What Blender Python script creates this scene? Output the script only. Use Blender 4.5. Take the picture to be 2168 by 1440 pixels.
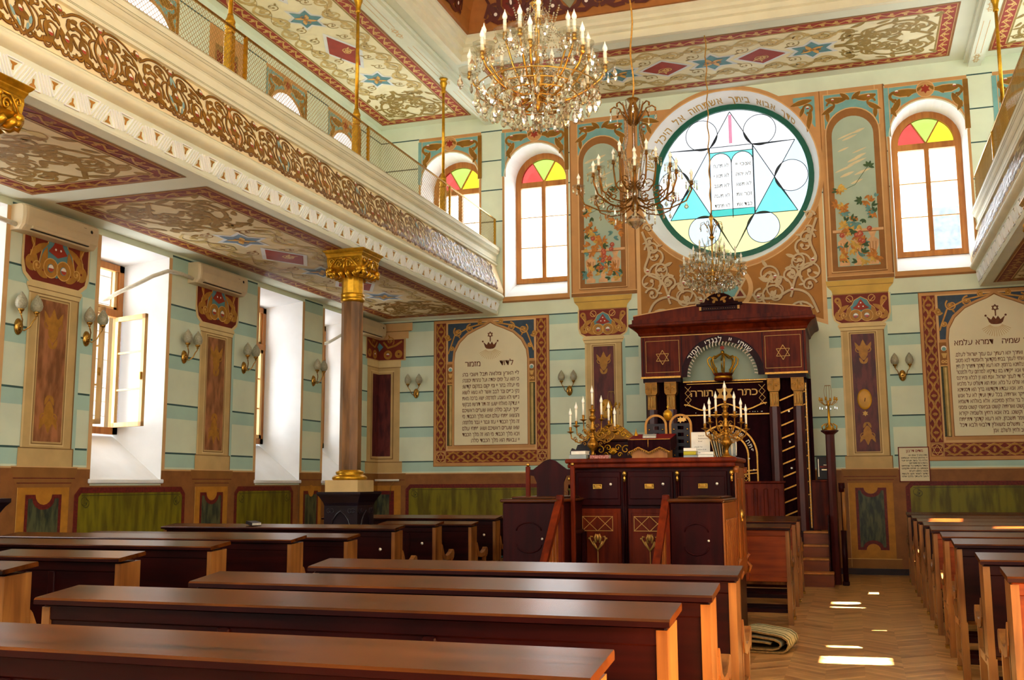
import bpy, math, random
from math import sin, cos, pi, radians, sqrt, hypot, atan2
from mathutils import Vector, Matrix
from mathutils.geometry import tessellate_polygon

for _o in list(bpy.data.objects):
    bpy.data.objects.remove(_o)
scene = bpy.context.scene
COL = scene.collection

# ---------------------------------------------------------------- camera
F_PX, YAW, PITCH, ROLL = 2186.087, 0.317468906, 0.139396064, -0.00573110392
def cam_axes():
    cy, sy, cp, sp, cr, sr = cos(YAW), sin(YAW), cos(PITCH), sin(PITCH), cos(ROLL), sin(ROLL)
    f = Vector((-sy * cp, cy * cp, sp)); r = Vector((cy, sy, 0)); u = r.cross(f)
    return cr * r + sr * u, -sr * r + cr * u, f
_R, _U, _F = cam_axes()
_C = Vector((0, 0, 1.5))
cam_data = bpy.data.cameras.new('camera')
cam = bpy.data.objects.new('camera', cam_data)
COL.objects.link(cam)
cam.matrix_world = Matrix(((_R.x, _U.x, -_F.x, _C.x), (_R.y, _U.y, -_F.y, _C.y), (_R.z, _U.z, -_F.z, _C.z), (0, 0, 0, 1)))
cam_data.sensor_width = 36
cam_data.lens = F_PX / 2168 * 36
cam_data.clip_end = 200
scene.camera = cam

# ---------------------------------------------------------------- render look
vs = scene.view_settings
vs.view_transform = 'Standard'; vs.look = 'None'; vs.gamma = 1.0; vs.use_curve_mapping = False
vs.exposure = 1.55
cy_ = scene.cycles
cy_.max_bounces = 7; cy_.diffuse_bounces = 5; cy_.glossy_bounces = 3; cy_.transmission_bounces = 4
cy_.transparent_max_bounces = 12; cy_.sample_clamp_indirect = 6.0
cy_.caustics_reflective = False; cy_.caustics_refractive = False
cy_.use_denoising = True; cy_.use_adaptive_sampling = True; cy_.adaptive_threshold = 0.03

# ---------------------------------------------------------------- daylight
SKY = 3.4
world = bpy.data.worlds.new('daylight'); scene.world = world
world.use_nodes = True
_bg = world.node_tree.nodes['Background']
_bg.inputs['Color'].default_value = (0.97, 0.98, 1.0, 1); _bg.inputs['Strength'].default_value = SKY
def sun_lamp():
    d = bpy.data.lights.new('sun', 'SUN'); d.energy = 60.0; d.angle = 0.009; d.color = (1.0, 0.93, 0.8)
    o = bpy.data.objects.new('sun', d); COL.objects.link(o)
    o.location = (30, 12, 25)
    o.rotation_euler = Vector((1.0, 0.10, 0.88)).to_track_quat('Z', 'Y').to_euler()
sun_lamp()
def portal(loc, rot, sx, sy):
    d = bpy.data.lights.new('window_daylight', 'AREA'); d.shape = 'RECTANGLE'; d.size = sx; d.size_y = sy
    d.cycles.is_portal = True
    o = bpy.data.objects.new('window_daylight', d); COL.objects.link(o)
    o.location = loc; o.rotation_euler = rot

# ---------------------------------------------------------------- materials
def lin(h):
    h = h.lstrip('#'); o = []
    for i in (0, 2, 4):
        c = int(h[i:i + 2], 16) / 255
        o.append(c / 12.92 if c < 0.04045 else ((c + 0.055) / 1.055) ** 2.4)
    return (*o, 1)
MATS = {}
def _nt(name):
    m = bpy.data.materials.new(name); m.use_nodes = True
    nt = m.node_tree; b = nt.nodes['Principled BSDF']
    MATS[name] = m
    return m, nt, b
def mat(name, col, rough=0.6, metal=0.0, vary=0.12, scale=6.0, spec=0.3, stretch=None, bump=0.0, col2=None, contrast=(0.35, 0.65)):
    m, nt, b = _nt(name)
    c = lin(col)
    b.inputs['Roughness'].default_value = rough; b.inputs['Metallic'].default_value = metal
    b.inputs['Specular IOR Level'].default_value = spec
    N = nt.nodes.new; Lk = nt.links.new
    if vary > 0 or col2:
        geo = N('ShaderNodeNewGeometry') ; noi = N('ShaderNodeTexNoise'); noi.inputs['Scale'].default_value = scale
        noi.inputs['Detail'].default_value = 4
        if stretch:
            mp = N('ShaderNodeMapping'); mp.inputs['Scale'].default_value = stretch[:3]
            if len(stretch) > 3: mp.inputs['Rotation'].default_value = stretch[3:6]
            Lk(geo.outputs['Position'], mp.inputs['Vector']); Lk(mp.outputs[0], noi.inputs['Vector'])
        else:
            Lk(geo.outputs['Position'], noi.inputs['Vector'])
        rp = N('ShaderNodeValToRGB'); e = rp.color_ramp.elements
        e[0].position, e[1].position = contrast
        c2 = lin(col2) if col2 else tuple(min(1, x * (1 + vary)) for x in c[:3]) + (1,)
        c1 = c if col2 else tuple(x * (1 - vary) for x in c[:3]) + (1,)
        e[0].color = c1; e[1].color = c2
        Lk(noi.outputs['Fac'], rp.inputs[0]); Lk(rp.outputs[0], b.inputs['Base Color'])
        if bump:
            bp = N('ShaderNodeBump'); bp.inputs['Strength'].default_value = bump; bp.inputs['Distance'].default_value = 0.01
            Lk(noi.outputs['Fac'], bp.inputs['Height']); Lk(bp.outputs[0], b.inputs['Normal'])
    else:
        b.inputs['Base Color'].default_value = c
    return m
def clear_mat(name, col, mix=0.0, rough=0.1):
    """coloured or clear glass: daylight passes straight through, tinted; a little is scattered or mirrored"""
    m, nt, b = _nt(name); N = nt.nodes.new; Lk = nt.links.new
    out = nt.nodes['Material Output']; nt.nodes.remove(b)
    tr = N('ShaderNodeBsdfTransparent'); tr.inputs[0].default_value = (*col, 1)
    gl = N('ShaderNodeBsdfGlossy'); gl.inputs['Roughness'].default_value = rough
    ms = N('ShaderNodeMixShader'); ms.inputs[0].default_value = 0.06
    Lk(tr.outputs[0], ms.inputs[1]); Lk(gl.outputs[0], ms.inputs[2])
    last = ms
    if mix:
        tl = N('ShaderNodeBsdfTranslucent'); tl.inputs[0].default_value = (*col, 1)
        m2 = N('ShaderNodeMixShader'); m2.inputs[0].default_value = mix
        Lk(ms.outputs[0], m2.inputs[1]); Lk(tl.outputs[0], m2.inputs[2]); last = m2
    Lk(last.outputs[0], out.inputs[0])
    return m
def wood(name, dark, light, rough=0.3, scale=1.0, axis='x', spec=0.5, coat=0.0):
    """varnished wood: long grain streaks plus broad blotches"""
    m, nt, b = _nt(name); N = nt.nodes.new; Lk = nt.links.new
    tc = N('ShaderNodeTexCoord'); mp = N('ShaderNodeMapping')
    st = {'x': (1.2, 14, 14), 'y': (14, 1.2, 14), 'z': (14, 14, 1.2)}[axis]
    mp.inputs['Scale'].default_value = [s * scale for s in st]
    Lk(tc.outputs['Object'], mp.inputs['Vector'])
    oi = N('ShaderNodeObjectInfo'); ad = N('ShaderNodeVectorMath'); ad.operation = 'ADD'
    ml = N('ShaderNodeMath'); ml.operation = 'MULTIPLY'; ml.inputs[1].default_value = 37.0
    Lk(oi.outputs['Random'], ml.inputs[0]); Lk(mp.outputs[0], ad.inputs[0]); Lk(ml.outputs[0], ad.inputs[1])
    n1 = N('ShaderNodeTexNoise'); n1.inputs['Scale'].default_value = 1.0; n1.inputs['Detail'].default_value = 6; n1.inputs['Distortion'].default_value = 0.6
    Lk(ad.outputs[0], n1.inputs['Vector'])
    n2 = N('ShaderNodeTexNoise'); n2.inputs['Scale'].default_value = 2.2; n2.inputs['Detail'].default_value = 2
    Lk(tc.outputs['Object'], n2.inputs['Vector'])
    mx = N('ShaderNodeMath'); mx.operation = 'MULTIPLY_ADD'; mx.inputs[1].default_value = 0.55
    m3 = N('ShaderNodeMath'); m3.operation = 'MULTIPLY'; m3.inputs[1].default_value = 0.45
    Lk(n2.outputs['Fac'], m3.inputs[0]); Lk(n1.outputs['Fac'], mx.inputs[0]); Lk(m3.outputs[0], mx.inputs[2])
    rp = N('ShaderNodeValToRGB'); e = rp.color_ramp.elements
    e[0].position, e[1].position = 0.34, 0.64; e[0].color = lin(dark); e[1].color = lin(light)
    Lk(mx.outputs[0], rp.inputs[0]); Lk(rp.outputs[0], b.inputs['Base Color'])
    b.inputs['Roughness'].default_value = rough; b.inputs['Specular IOR Level'].default_value = spec
    b.inputs['Coat Weight'].default_value = coat; b.inputs['Coat Roughness'].default_value = 0.2
    bp = N('ShaderNodeBump'); bp.inputs['Strength'].default_value = 0.12; bp.inputs['Distance'].default_value = 0.004
    Lk(n1.outputs['Fac'], bp.inputs['Height']); Lk(bp.outputs[0], b.inputs['Normal'])
    return m

# wall paints
mat('mint_paint', '#dce6cc', 0.7, vary=0.05, scale=2)
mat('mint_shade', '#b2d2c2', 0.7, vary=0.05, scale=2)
mat('groove_line', '#3f5d58', 0.7, vary=0.1)
mat('white_plaster', '#f1f3f3', 0.75, vary=0.03, scale=3)
mat('ceiling_paint', '#dfe4d0', 0.75, vary=0.03, scale=1.5)
mat('cream_mould', '#e4e0c2', 0.55, vary=0.04, scale=3)
mat('mould_line', '#a8a27a', 0.6, vary=0.05)
mat('tan_paint', '#c8935a', 0.65, vary=0.08, scale=3)
mat('tan_light', '#dcb078', 0.65, vary=0.06, scale=3)
mat('tan_dark', '#94622f', 0.65, vary=0.08)
mat('stone_paint', '#cfae74', 0.65, vary=0.08, scale=4)
mat('stone_light', '#e2c88e', 0.65, vary=0.06, scale=4)
mat('stone_dark', '#8f6c3c', 0.65, vary=0.1)
mat('yellow_stone', '#cfa850', 0.65, vary=0.08, scale=4)
mat('ochre_paint', '#b87c28', 0.6, vary=0.12, scale=9)
mat('brown_paint', '#8e5a2e', 0.6, vary=0.12, scale=7)
mat('rust_line', '#6a1f18', 0.55, vary=0.25, scale=30)
mat('olive_marble', '#7e7414', 0.5, vary=0, scale=2.0, stretch=(5, 5, 0.9), col2='#5e520e', contrast=(0.4, 0.62))
mat('green_marble', '#5a5c3c', 0.5, vary=0, scale=4, stretch=(4, 4, 1.0, 0.5, 0.5, 0), col2='#2e342a', contrast=(0.4, 0.6))
mat('pink_marble', '#b8784e', 0.45, vary=0, scale=3, stretch=(3, 3, 1.0, 0.6, 0.6, 0), col2='#80502e', contrast=(0.35, 0.62))
mat('maroon_marble', '#6b2c28', 0.45, vary=0, scale=3, stretch=(4, 4, 1.2, 0.5, 0.5, 0), col2='#4a1c1c', contrast=(0.4, 0.62))
mat('red_paint', '#9c3420', 0.6, vary=0.1)
mat('deep_red', '#7a2a1a', 0.6, vary=0.12)
mat('gold_paint', '#b07a2c', 0.5, vary=0.15, scale=12)
mat('gold_light', '#d6a85c', 0.5, vary=0.1, scale=12)
mat('gold_bright', '#d2992c', 0.4, vary=0.1, scale=10)
mat('olive_gold', '#9a8040', 0.6, vary=0.15, scale=8)
mat('pale_gold', '#c9b070', 0.6, vary=0.12, scale=8)
mat('cream_field', '#ece3bc', 0.65, vary=0.05, scale=3)
mat('shaded_gold', '#94702e', 0.6, vary=0.15, scale=8)  # this and the next: under-balcony paints, with the shade there put into the colour
mat('shaded_field', '#dcc89a', 0.65, vary=0.06, scale=3)
mat('cove_field', '#f0dcae', 0.6, vary=0.05, scale=3)
mat('orn_brown', '#8c601c', 0.32, vary=0.18, scale=5)
mat('orn_edge', '#5c3210', 0.35, vary=0.1)
mat('orn_blue', '#88a8a8', 0.4, vary=0.1)
mat('orn_peach', '#d89a64', 0.4, vary=0.1)
mat('jewel_white', '#efe6d8', 0.3, vary=0.03)
mat('jewel_red', '#a8402c', 0.3, vary=0.1)
mat('teal_paint', '#78aaa6', 0.6, vary=0.08)
mat('blue_star', '#5f8f96', 0.6, vary=0.12)
mat('shaded_blue', '#74899a', 0.6, vary=0.1)  # star blue greyed for the shade below the balconies
mat('pale_halo', '#dfe2e0', 0.6, vary=0.03)
mat('navy_paint', '#3c4c5c', 0.6, vary=0.15, scale=9)
mat('scroll_cream', '#c8b088', 0.5, vary=0.08)
mat('panel_brown', '#a8702c', 0.6, vary=0.1, scale=3)
mat('shadow_brown', '#7c4c1c', 0.6, vary=0.1)
mat('parchment', '#e8ddb8', 0.65, vary=0.04, scale=2)
mat('ink_brown', '#6e3a1a', 0.6, vary=0.15, scale=20)
mat('ink_gold', '#bf9340', 0.5, vary=0.1)
mat('dark_olive', '#3c3a18', 0.5, vary=0.3, scale=30)
mat('sky_paint', '#a8b8a2', 0.65, vary=0.05, scale=3)
mat('cloud_paint', '#d8c89c', 0.65, vary=0.05)
mat('leaf_green', '#3e5530', 0.6, vary=0.25, scale=15)
mat('leaf_teal', '#5f8a84', 0.6, vary=0.2, scale=15)
mat('leaf_orange', '#b8742c', 0.6, vary=0.25, scale=15)
mat('leaf_yellow', '#c9a048', 0.6, vary=0.2, scale=15)
mat('rose_paint', '#b05038', 0.6, vary=0.25, scale=15)
mat('urn_paint', '#d9a878', 0.6, vary=0.1, scale=10)
mat('dome_ground', '#a8692c', 0.6, vary=0.08)
mat('dome_brown', '#5c2616', 0.5, vary=0.12)
mat('dome_grey', '#8c8868', 0.5, vary=0.1)
# woods, metals, cloth
wood('pine', '#94561f', '#bd7c38', 0.45, axis='z', spec=0.3)
wood('pine_pale', '#c89858', '#e0b878', 0.45, axis='z', spec=0.3)
wood('pew_top', '#260d03', '#66320d', 0.26, axis='x', spec=0.2, coat=0.0)
wood('pew_front', '#140202', '#2e0805', 0.4, axis='x', spec=0.12)  # camera-facing boards: shade put into a darker copy of the pew wood
wood('pew_front_lit', '#5c1c06', '#94400f', 0.4, axis='x', spec=0.2)  # lit copy of the front board wood, sun glow put into the colour
wood('pew_end', '#5a2c0c', '#a06a32', 0.4, axis='z', spec=0.3)  # paler end boards: side light put into the pew wood colour
wood('mahogany', '#1a0305', '#340808', 0.38, axis='z', spec=0.09)
wood('mahogany_red', '#3c0c04', '#74260a', 0.42, axis='z', spec=0.1)
wood('amber_wood', '#6c300e', '#a05c20', 0.35, axis='z', spec=0.35)
wood('step_wood', '#5c260a', '#843e12', 0.4, axis='x', spec=0.3)
mat('inlay_gold', '#b48440', 0.4, vary=0.1, scale=20, metal=0.3)
mat('brass', '#b88a3c', 0.25, metal=0.85, vary=0.2, scale=25, spec=0.5)
mat('gilt', '#c8921e', 0.3, metal=0.75, vary=0.2, scale=14, spec=0.5, bump=0.1)
mat('old_brass', '#96661c', 0.3, metal=0.8, vary=0.35, scale=40, spec=0.5, bump=0.3)
mat('gilt_dark', '#7c5014', 0.35, metal=0.6, vary=0.25, scale=14)
mat('velvet', '#22040a', 0.85, vary=0.2, scale=10, spec=0.1)
mat('velvet_red', '#70080e', 0.8, vary=0.2, scale=10, spec=0.1)
mat('gold_thread', '#c08a38', 0.35, metal=0.5, vary=0.2, scale=60)
mat('silver_spark', '#e8dcc8', 0.2, metal=0.5, vary=0.1)
mat('teal_cloth', '#2c5c60', 0.8, vary=0.15, scale=12, spec=0.15)
mat('candle_white', '#f1ead2', 0.4, vary=0.02)
mat('bulb_glass', '#f6f2e4', 0.15, vary=0.02)
mat('ivory_plastic', '#d8c8a4', 0.4, vary=0.04, scale=4)
mat('dark_slot', '#3c3020', 0.6, vary=0.1)
mat('hose_tape', '#d8d4c0', 0.6, vary=0.06, scale=30)
mat('black_base', '#1c1018', 0.3, vary=0.3, scale=6, spec=0.5)
mat('column_marble', '#94663a', 0.3, vary=0, scale=2.5, stretch=(3, 3, 0.5, 0.3, 0.2, 0), col2='#583a1c', contrast=(0.36, 0.64), spec=0.5)
mat('shade_glass', '#a39e84', 0.35, vary=0.2, scale=60, spec=0.5)
mat('wire_brass', '#a88444', 0.4, metal=0.4, vary=0.1)
mat('paper_white', '#e8e4d8', 0.7, vary=0.04, scale=20)
mat('paper_edge', '#c8c2b0', 0.8, vary=0.1, scale=60)
mat('book_yellow', '#b8a818', 0.5, vary=0.1)
mat('book_grey', '#9aa09c', 0.5, vary=0.1)
mat('book_pink', '#c88878', 0.5, vary=0, scale=60, col2='#7c3028')
mat('book_dark', '#20161a', 0.5, vary=0.2)
mat('ink_black', '#2a2220', 0.6, vary=0)
mat('ink_red', '#a03020', 0.6, vary=0)
mat('rug_cream', '#c8bc90', 0.95, vary=0.15, scale=40, spec=0.05)
mat('rug_dark', '#6c6c4c', 0.95, vary=0.3, scale=50, spec=0.05)
mat('rug_back', '#8c6c3c', 0.95, vary=0.2, scale=50, spec=0.05)
mat('skirting', '#2a1410', 0.45, vary=0.2)
mat('lead_line', '#28303c', 0.5, vary=0)
clear_mat('dish_glass', (0.90, 0.89, 0.84), 0.06)
clear_mat('rose_tint', (0.75, 0.28, 0.38))
wood('pillar_wood', '#2c0808', '#54201c', 0.3, axis='z', spec=0.4)
mat('green_rim', '#14604c', 0.4, vary=0.1)
mat('far_wall', '#c9c4b4', 0.9, vary=0.1, scale=0.8)
mat('far_window', '#586068', 0.5, vary=0.2)
mat('far_brick', '#b8aca0', 0.9, vary=0.15, scale=5)
mat('iron_black', '#241c1c', 0.5, vary=0.1)
clear_mat('clear_glass', (0.86, 0.9, 0.92))
clear_mat('pane_red', (0.13, 0.014, 0.012))
clear_mat('pane_green', (0.085, 0.14, 0.022))
clear_mat('pane_yellow', (0.15, 0.125, 0.006))
for _n, _c in dict(white=(0.145, 0.15, 0.155), ice=(0.10, 0.13, 0.145), teal=(0.028, 0.115, 0.105), teal_deep=(0.008, 0.085, 0.075), lemon=(0.14, 0.135, 0.06), pink=(0.145, 0.085, 0.08), rose=(0.14, 0.045, 0.06), pale_blue=(0.105, 0.13, 0.15)).items():
    clear_mat('stain_' + _n, _c)
def crystal_mat():
    m, nt, b = _nt('crystal'); N = nt.nodes.new; Lk = nt.links.new
    out = nt.nodes['Material Output']; nt.nodes.remove(b)
    tr = N('ShaderNodeBsdfTransparent'); tr.inputs[0].default_value = (0.78, 0.76, 0.70, 1)
    gl = N('ShaderNodeBsdfGlossy'); gl.inputs['Roughness'].default_value = 0.04; gl.inputs[0].default_value = (1, 0.96, 0.88, 1)
    lw = N('ShaderNodeLayerWeight'); lw.inputs[0].default_value = 0.55
    ms = N('ShaderNodeMixShader'); mr = N('ShaderNodeMapRange'); mr.inputs[3].default_value = 0.3; mr.inputs[4].default_value = 0.95
    tl = N('ShaderNodeBsdfTranslucent'); tl.inputs[0].default_value = (0.95, 0.92, 0.85, 1); m2 = N('ShaderNodeMixShader'); m2.inputs[0].default_value = 0.10
    Lk(lw.outputs['Facing'], mr.inputs[0]); Lk(mr.outputs[0], ms.inputs[0]); Lk(tr.outputs[0], ms.inputs[1]); Lk(gl.outputs[0], ms.inputs[2]); Lk(ms.outputs[0], m2.inputs[1]); Lk(tl.outputs[0], m2.inputs[2]); Lk(m2.outputs[0], out.inputs[0])
crystal_mat()
def parquet():
    m, nt, b = _nt('parquet'); N = nt.nodes.new; Lk = nt.links.new
    g = N('ShaderNodeNewGeometry'); sp = N('ShaderNodeSeparateXYZ'); Lk(g.outputs['Position'], sp.inputs[0])
    def M(op, a, b2=None, c=None):
        n = N('ShaderNodeMath'); n.operation = op
        for i, v in enumerate((a, b2, c)):
            if v is None: continue
            if isinstance(v, (int, float)): n.inputs[i].default_value = v
            else: Lk(v, n.inputs[i])
        return n.outputs[0]
    u = M('DIVIDE', sp.outputs['X'], 0.30)
    colm = M('FLOOR', u); fr = M('FRACT', u)
    par = M('MULTIPLY', M('PINGPONG', colm, 1.0), 1.0)
    tri = M('PINGPONG', u, 1.0)
    t = M('DIVIDE', M('ADD', sp.outputs['Y'], M('MULTIPLY', tri, 0.26)), 0.085)
    pid = M('FLOOR', t); pf = M('FRACT', t)
    cb = N('ShaderNodeCombineXYZ'); Lk(colm, cb.inputs[0]); Lk(pid, cb.inputs[1])
    wn = N('ShaderNodeTexWhiteNoise'); wn.noise_dimensions = '2D'; Lk(cb.outputs[0], wn.inputs['Vector'])
    no = N('ShaderNodeTexNoise'); no.inputs['Scale'].default_value = 5; no.inputs['Detail'].default_value = 5; Lk(g.outputs['Position'], no.inputs['Vector'])
    v = M('ADD', M('MULTIPLY', wn.outputs['Value'], 0.45), M('MULTIPLY', no.outputs['Fac'], 0.5))
    rp = N('ShaderNodeValToRGB'); e = rp.color_ramp.elements
    e[0].position = 0.2; e[1].position = 0.75; e[0].color = lin('#9a6834'); e[1].color = lin('#dcaa68'); Lk(v, rp.inputs[0])
    ln = M('LESS_THAN', pf, 0.045)
    mx = N('ShaderNodeMix'); mx.data_type = 'RGBA'; Lk(ln, mx.inputs[0]); Lk(rp.outputs[0], mx.inputs[6]); mx.inputs[7].default_value = lin('#4c2c12')
    Lk(mx.outputs[2], b.inputs['Base Color']); b.inputs['Roughness'].default_value = 0.3; b.inputs['Specular IOR Level'].default_value = 0.4
parquet()

# ---------------------------------------------------------------- mesh building
class B:
    def __init__(s, m='white_plaster'):
        s.v = []; s.f = []; s.m = []; s.sm = []; s.mats = []; s.use(m)
    def use(s, m):
        if m not in s.mats: s.mats.append(m)
        s.cur = s.mats.index(m); return s
    def add(s, vs_, fs, sm=False):
        n = len(s.v); s.v += [tuple(p) for p in vs_]
        for f in fs:
            s.f.append(tuple(i + n for i in f)); s.m.append(s.cur); s.sm.append(sm)
        return s
    def box(s, x0, x1, y0, y1, z0, z1, bv=0.0):
        if bv <= 0:
            return s.add([(x, y, z) for x in (x0, x1) for y in (y0, y1) for z in (z0, z1)],
                  [(0, 1, 3, 2), (4, 6, 7, 5), (0, 4, 5, 1), (2, 3, 7, 6), (0, 2, 6, 4), (1, 5, 7, 3)])
        # chamfered box: three stacked rings
        b = min(bv, (x1 - x0) / 2.01, (y1 - y0) / 2.01, (z1 - z0) / 2.01)
        def ring(z, i):
            a0, a1, c0, c1 = x0 + i, x1 - i, y0 + i, y1 - i; k = b if i == 0 else 0.0
            if k: return [(a0 + k, c0, z), (a1 - k, c0, z), (a1, c0 + k, z), (a1, c1 - k, z), (a1 - k, c1, z), (a0 + k, c1, z), (a0, c1 - k, z), (a0, c0 + k, z)]
            q = b * 0.3
            return [(a0 + q, c0, z), (a1 - q, c0, z), (a1, c0 + q, z), (a1, c1 - q, z), (a1 - q, c1, z), (a0 + q, c1, z), (a0, c1 - q, z), (a0, c0 + q, z)]
        rs = ring(z0, b) + ring(z0 + b, 0) + ring(z1 - b, 0) + ring(z1, b)
        fs = [tuple(range(7, -1, -1)), tuple(range(24, 32))]
        for r in range(3):
            for i in range(8):
                j = (i + 1) % 8; fs.append((r * 8 + i, r * 8 + j, r * 8 + 8 + j, r * 8 + 8 + i))
        return s.add(rs, fs)
    def prism(s, pts, axis, a, b):
        """outline pts (p,q) extruded along axis from a to b; x: (y,z)  y: (x,z)  z: (x,y)"""
        def P3(p, q, t): return {'x': (t, p, q), 'y': (p, t, q), 'z': (p, q, t)}[axis]
        n = len(pts)
        return s.add([P3(*p, a) for p in pts] + [P3(*p, b) for p in pts],
              [tuple(range(n - 1, -1, -1)), tuple(range(n, 2 * n))] + [(i, (i + 1) % n, n + (i + 1) % n, n + i) for i in range(n)])
    def tube(s, pts, r, n=8, caps=True, sm=True):
        pts = [Vector(p) for p in pts]; R = r if isinstance(r, (list, tuple)) else [r] * len(pts)
        vs_, fs = [], []
        d = (pts[1] - pts[0]).normalized(); a = d.cross(Vector((0, 0, 1)))
        if a.length < 1e-3: a = Vector((1, 0, 0))
        a.normalize()
        for i, p in enumerate(pts):
            d = (pts[min(i + 1, len(pts) - 1)] - pts[max(i - 1, 0)])
            if d.length < 1e-9: d = Vector((0, 0, 1))
            d.normalize(); a = (a - d * a.dot(d)); a.normalize(); b = d.cross(a)
            vs_ += [p + (a * cos(2 * pi * k / n) + b * sin(2 * pi * k / n)) * R[i] for k in range(n)]
        for i in range(len(pts) - 1):
            for k in range(n):
                l = (k + 1) % n; fs.append((i * n + k, i * n + l, i * n + n + l, i * n + n + k))
        if caps: fs += [tuple(range(n - 1, -1, -1)), tuple(range((len(pts) - 1) * n, len(pts) * n))]
        return s.add(vs_, fs, sm)
    def lathe(s, prof, c=(0, 0, 0), n=16, sm=True, flute=0.0, sx=1.0, sy=1.0, rot=0.0):
        vs_, fs = [], []
        for r, z in prof:
            for k in range(n):
                a = 2 * pi * k / n + rot; rr = r * (1 + (flute if k % 2 else 0))
                vs_.append((c[0] + rr * cos(a) * sx, c[1] + rr * sin(a) * sy, c[2] + z))
        for i in range(len(prof) - 1):
            for k in range(n):
                l = (k + 1) % n; fs.append((i * n + k, i * n + l, i * n + n + l, i * n + n + k))
        fs += [tuple(range(n - 1, -1, -1)), tuple(range((len(prof) - 1) * n, len(prof) * n))]
        return s.add(vs_, fs, sm)
    def ball(s, c, r, n=10, m=6, sz=1.0):
        pr = [(max(r * sin(pi * i / m), r * 0.02), -r * cos(pi * i / m) * sz) for i in range(m + 1)]
        return s.lathe(pr, c, n)
    def sweep(s, prof, axis, a, b):
        """open profile (p,q) swept in a straight line: a moulding"""
        def P3(p, q, t): return {'x': (t, p, q), 'y': (p, t, q)}[axis]
        n = len(prof)
        return s.add([P3(*p, a) for p in prof] + [P3(*p, b) for p in prof], [(i, i + 1, n + i + 1, n + i) for i in range(n - 1)])
    def holes(s, outer, hs, f3, flip=False):
        loops = [[Vector((p[0], p[1], 0)) for p in outer]] + [[Vector((p[0], p[1], 0)) for p in h] for h in hs]
        tri = tessellate_polygon(loops); flat = [p for l in loops for p in l]
        return s.add([f3(p.x, p.y) for p in flat], [tuple(t) for t in tri])
    def loft(s, A, Bp, closed=True, sm=False):
        n = len(A); rng = range(n if closed else n - 1)
        return s.add(list(A) + list(Bp), [(i, (i + 1) % n, n + (i + 1) % n, n + i) for i in rng], sm)
    def build(s, name, parent=None, off=None, **props):
        me = bpy.data.meshes.new(name)
        v = s.v if off is None else [(p[0] - off[0], p[1] - off[1], p[2] - off[2]) for p in s.v]
        me.from_pydata(v, [], s.f)
        for m in s.mats: me.materials.append(MATS[m])
        me.polygons.foreach_set('material_index', s.m)
        me.polygons.foreach_set('use_smooth', s.sm)
        me.update()
        o = bpy.data.objects.new(name, me); COL.objects.link(o)
        if parent: o.parent = parent
        for k, w in props.items(): o[k] = w
        return o

def thing(name, label, cat, loc=(0, 0, 0), rz=0.0, group=None):
    o = bpy.data.objects.new(name, None); COL.objects.link(o); o.empty_display_size = 0.1
    o.location = loc; o.rotation_euler = (0, 0, rz); o['label'] = label; o['category'] = cat
    if group: o['group'] = group
    return o
def tag(o, label, cat, group=None):
    o['label'] = label; o['category'] = cat
    if group: o['group'] = group
    return o
KIDS = {}
def kids(o):
    if not KIDS or KIDS.get('n') != len(bpy.data.objects):
        KIDS.clear()
        for q in bpy.data.objects:
            if q.parent: KIDS.setdefault(q.parent.name, []).append(q)
        KIDS['n'] = len(bpy.data.objects)
    return KIDS.get(o.name, [])
def dup(o, loc=None, rz=None, label=None, group=None, parent=None, sx=None):
    ch = list(kids(o))
    c = o.copy(); COL.objects.link(c)
    if parent: c.parent = parent
    if loc is not None: c.location = loc
    if rz is not None: c.rotation_euler = (0, 0, rz)
    if label: c['label'] = label
    if group: c['group'] = group
    for k in ch: dup(k, parent=c)
    return c
def at(px, py, axis, val):
    """the place on a plane x, y or z = val that a line of sight meets: used to read sizes off the room"""
    d = _R * (px - 1084) - _U * (py - 720) + _F * F_PX
    t = (val - _C[axis]) / d[axis]
    return _C + d * t

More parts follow.
